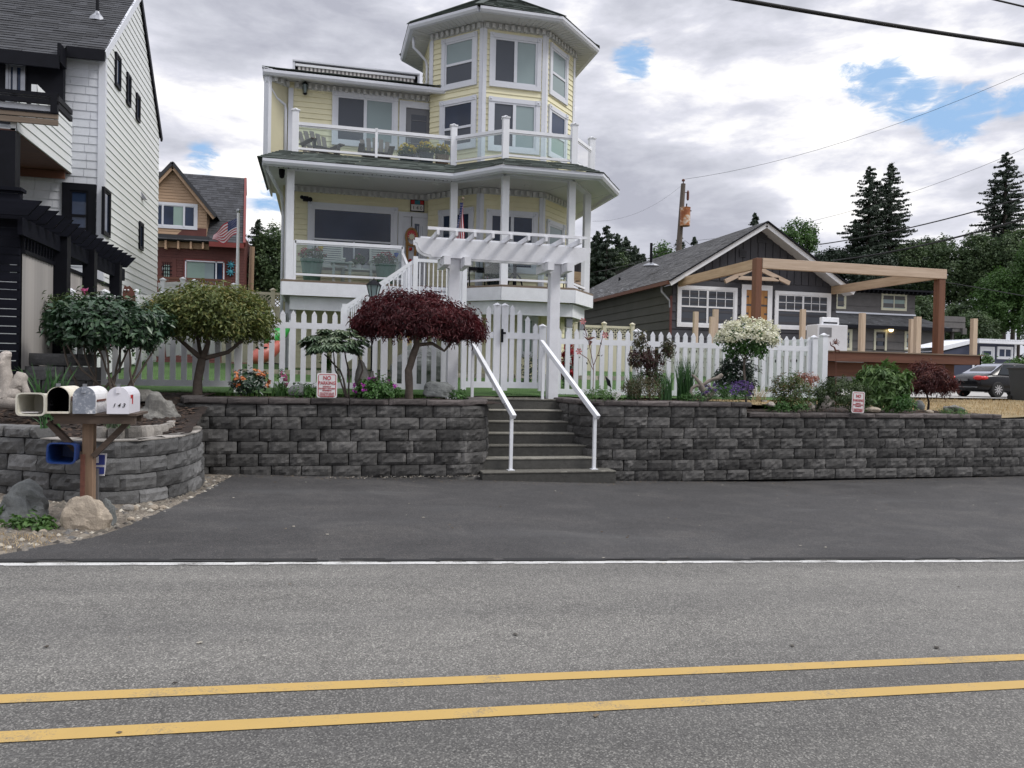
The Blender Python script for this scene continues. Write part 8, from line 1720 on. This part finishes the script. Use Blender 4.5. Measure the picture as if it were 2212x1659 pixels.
# ================================================================ vehicles and bin
M['carblack'] = plain('black_car_paint', (.005, .005, .007), .25, .1, 1, spec=.35)
M['tail'] = plain('red_tail_lamp', (.55, .02, .02), .25, .1, 1); M['silver'] = plain('silver_car_paint', (.35, .36, .38), .25, .05, 1, metal=.3); M['rim'] = plain('alloy_rim', (.55, .55, .57), .3, .05, metal=.6); M['carglass'] = glassmat('dark_car_glass', (.010, .013, .016)); M['skyglass'] = glassmat('car_rear_glass', blind=(.30, .32, .38), rough=.06)
def car(loc, rz, body, label, name='parked_car'):
    C_ = empty(name, loc, label, 'car'); L = 4.6; Wd = .90
    def T(x, y, z): return Vector((loc[0]+x, loc[1]+y, loc[2]+z))
    # stations along x (rear 0 .. front L); section half-widths and heights
    st_ = [(0.0, .70, .62, .34, .95), (.10, .80, .86, .26, 1.0), (.55, .885, .98, .20, 1.0), (1.15, .90, .97, .20, 1.0), (2.3, .90, .93, .20, 1.0), (3.3, .895, .90, .20, 1.0), (3.9, .87, .84, .22, 1.0), (4.4, .78, .74, .26, 1.), (4.6, .60, .62, .34, .95)]
    m = MB(); n = 12; vs = []
    for x, hw, hz, lo, k in st_:
        pr = [(-hw*.90, lo), (-hw, lo+.14), (-hw*1.0, (lo+hz)/2+.05), (-hw*.97, hz-.10), (-hw*.86, hz-.01), (-hw*.4, hz+.03), (hw*.4, hz+.03), (hw*.86, hz-.01), (hw*.97, hz-.10), (hw*1.0, (lo+hz)/2+.05), (hw, lo+.14), (hw*.90, lo)]
        vs += [T(x, a, b) for a, b in pr]
    fs = [(i*n+j, (i+1)*n+j, (i+1)*n+(j+1) % n, i*n+(j+1) % n) for i in range(len(st_)-1) for j in range(n)]+[tuple(range(n)), tuple(reversed(range((len(st_)-1)*n, len(st_)*n)))]
    m.add(vs, fs); b = m.build('body', body, C_, smooth=True); sb = b.modifiers.new('sub', 'SUBSURF'); sb.levels = sb.render_levels = 2
    g = [(.72, .66, .97), (1.05, .65, 1.20), (1.55, .60, 1.40), (2.2, .60, 1.46), (2.75, .60, 1.42), (3.35, .66, 1.12), (3.75, .70, .93)]
    m = MB(); vs = []; k = 6
    for x, hw, z in g: vs += [T(x, -hw-.16 if z < 1.0 else -hw-.13, min(z, .93)), T(x, -hw-.03, z-.06 if z > 1.0 else z), T(x, -hw*.75, z), T(x, hw*.75, z), T(x, hw+.03, z-.06 if z > 1. else z), T(x, hw+.16 if z < 1. else hw+.13, min(z, .93))]
    m.add(vs, [(i*k+j, (i+1)*k+j, (i+1)*k+j+1, i*k+j+1) for i in range(len(g)-1) for j in range(k-1)]); r_ = m.build('roof', body, C_, smooth=True); 
    for s in (-1, 1):
        for (xa_, xb_, za, zb_, xc_, xd_) in ((1.02, 1.98, .97, 1.36, 1.42, 1.98), (2.06, 3.30, .97, 1.36, 2.06, 2.82)):
            m = MB(); m.add([T(xa_, s*.815, .95), T(xb_, s*.815, .95), T(xd_, s*.665, zb_), T(xc_, s*.665, zb_)], [(0, 1, 2, 3)]); m.build('side_window', M['carglass'], C_)
    m = MB(); m.add([T(.70, -.70, .985), T(.70, .70, .985), T(1.50, .56, 1.405), T(1.50, -.56, 1.405)], [(0, 1, 2, 3)]); m.build('rear_window', M['skyglass'], C_)
    m = MB(); m.add([T(3.74, -.70, .95), T(3.74, .70, .95), T(2.80, .56, 1.435), T(2.80, -.56, 1.435)], [(0, 1, 2, 3)]); m.build('windscreen', M['carglass'], C_)
    for s in (-1, 1): m = MB(); m.ball(T(.10, s*.68, .80), .2, 10, 8, sq=(.55, 1.15, .48)); m.ball(T(.30, s*.80, .80), .16, 10, 8, sq=(1.2, .55, .5)); m.build('tail_lamp', M['tail'], C_, smooth=True)
    for s in (-1, 1): m = MB(); m.ball(T(4.42, s*.62, .68), .16, 10, 8, sq=(.7, 1, .5)); m.build('headlight', M['rim'], C_, smooth=True)
    m = MB(); m.box(loc[0]-.03, loc[0]+.03, loc[1]-.26, loc[1]+.26, loc[2]+.66, loc[2]+.79); m.build('number_plate', M['metal'], C_)
    m = MB(); m.box(loc[0]-.02, loc[0]+.06, loc[1]-.70, loc[1]+.70, loc[2]+.40, loc[2]+.43); m.build('bumper_trim', M['metal'], C_)
    for s in (-1, 1):
        for x in (.92, 3.68):
            Wl = MB(); o = T(x, s*.80, .32); TT = Matrix.Translation(o) @ Matrix.Rotation(R(90), 4, 'X'); Wl.T = TT; Wl.lathe((0, 0, -.12), [(.20, 0), (.30, 0), (.325, .03), (.325, .21), (.30, .24), (.20, .24)], 24); w = Wl.build('wheel', M['rubber'], C_)
            Rm = MB(TT); zz = .115*(-s)*-1
            for q in range(10): a = q*.628; Rm.bar((.03*math.cos(a), .03*math.sin(a), -s*.115*-1*-1), (.20*math.cos(a), .20*math.sin(a), -s*.115*-1*-1), .035, .03)
            Rm.lathe((0, 0, -.115), [(.195, 0), (.215, 0), (.215, .23), (.195, .23)], 24); Rm.lathe((0, 0, -.118), [(.04, 0), (.04, .236)], 12); Rm.build('rim', M['rim'], w)
            Ar = MB(TT); Ar.lathe((0, 0, -.10), [(.0, 0), (.36, 0), (.36, .19), (.0, .19)], 20) if 0 else None
    C_.rotation_euler = (0, 0, rz); return C_
cr = at(2078, 838, 26.8); car((cr.x, 26.8, 1.085), R(2), M['carblack'], 'shiny black sedan parked on the pale driveway, tail towards the street')
c2 = at(1925, 762, 40.); car((c2.x-1.2, 40., 1.10), R(10), M['silver'], 'silver car mostly hidden beyond the timber deck')
b0 = at(2208, 860, 28.); b0 = at(2212, 860, 23.4); WBn = empty('wheelie_bin', (b0.x, 23.4, 1.05), 'dark grey plastic wheelie bin at the right edge in front of the car', 'bin'); bz1 = at(2208, 797, 23.4).z; w_ = .36
M['bin'] = plain('grey_bin_plastic', (.045, .05, .055), .5, .1); m = MB(); m.add([(b0.x-.26, 23.15, 1.05), (b0.x+.26, 23.15, 1.05), (b0.x+.26, 23.7, 1.05), (b0.x-.26, 23.7, 1.05), (b0.x-w_, 23.05, bz1), (b0.x+w_, 23.05, bz1), (b0.x+w_, 23.8, bz1), (b0.x-w_, 23.8, bz1)], [(0, 1, 5, 4), (1, 2, 6, 5), (2, 3, 7, 6), (3, 0, 4, 7)]); m.build('bin_body', M['bin'], WBn, bevel=.02)
m = MB(); m.box(b0.x-w_-.03, b0.x+w_+.03, 23.0, 23.85, bz1, bz1+.07); m.build('lid', M['bin'], WBn, bevel=.02); 
for sx_ in (-1, 1): m = MB(Matrix.Translation((b0.x+sx_*.28, 23.75, 1.16)) @ Matrix.Rotation(R(90), 4, 'Y')); m.lathe((0, 0, -.03), [(.1, 0), (.1, .06)], 14); m.build('wheel', M['rubber'], WBn)

# ================================================================ what faces the houses: the shore across the road (seen in the window glass)
sheet('sea', -1500, 1500, -1400, -30, 100, lambda x, y: -4, plain('sea_water', (.03, .045, .055), .12, .1, .02))
sheet('grass_verge', -60, 60, -30, -12, 3, lambda x, y: zroad(x)-.02-(y < -12.5)*.4, M['dry'])
mb = MB(); n = 60; vs = []
for i in range(n+1):
    x = -1500+3000*i/n; h = 45+38*noise.noise(Vector((i*.17, 2, 0)))+14*noise.noise(Vector((i*.6, 7, 0))); vs += [(x, -1300, -5), (x, -1380, h), (x, -1500, h*.9), (x, -1600, -5)]
mb.add(vs, [(4*i+j, 4*i+j+1, 4*i+j+5, 4*i+j+4) for i in range(n) for j in range(3)]); tag(mb.build('hills', M['lf_conifer']), kind='structure')
for k, (z, l) in enumerate(((7.6, 'upper road side cable behind the viewpoint'), (6.9, 'middle road side cable behind the viewpoint'), (6.3, 'lowest road side cable behind the viewpoint'))): wire('overhead_wire', (-30, -4-.1*k, z), (34, -4-.1*k, z+.3), .03, l, .5)
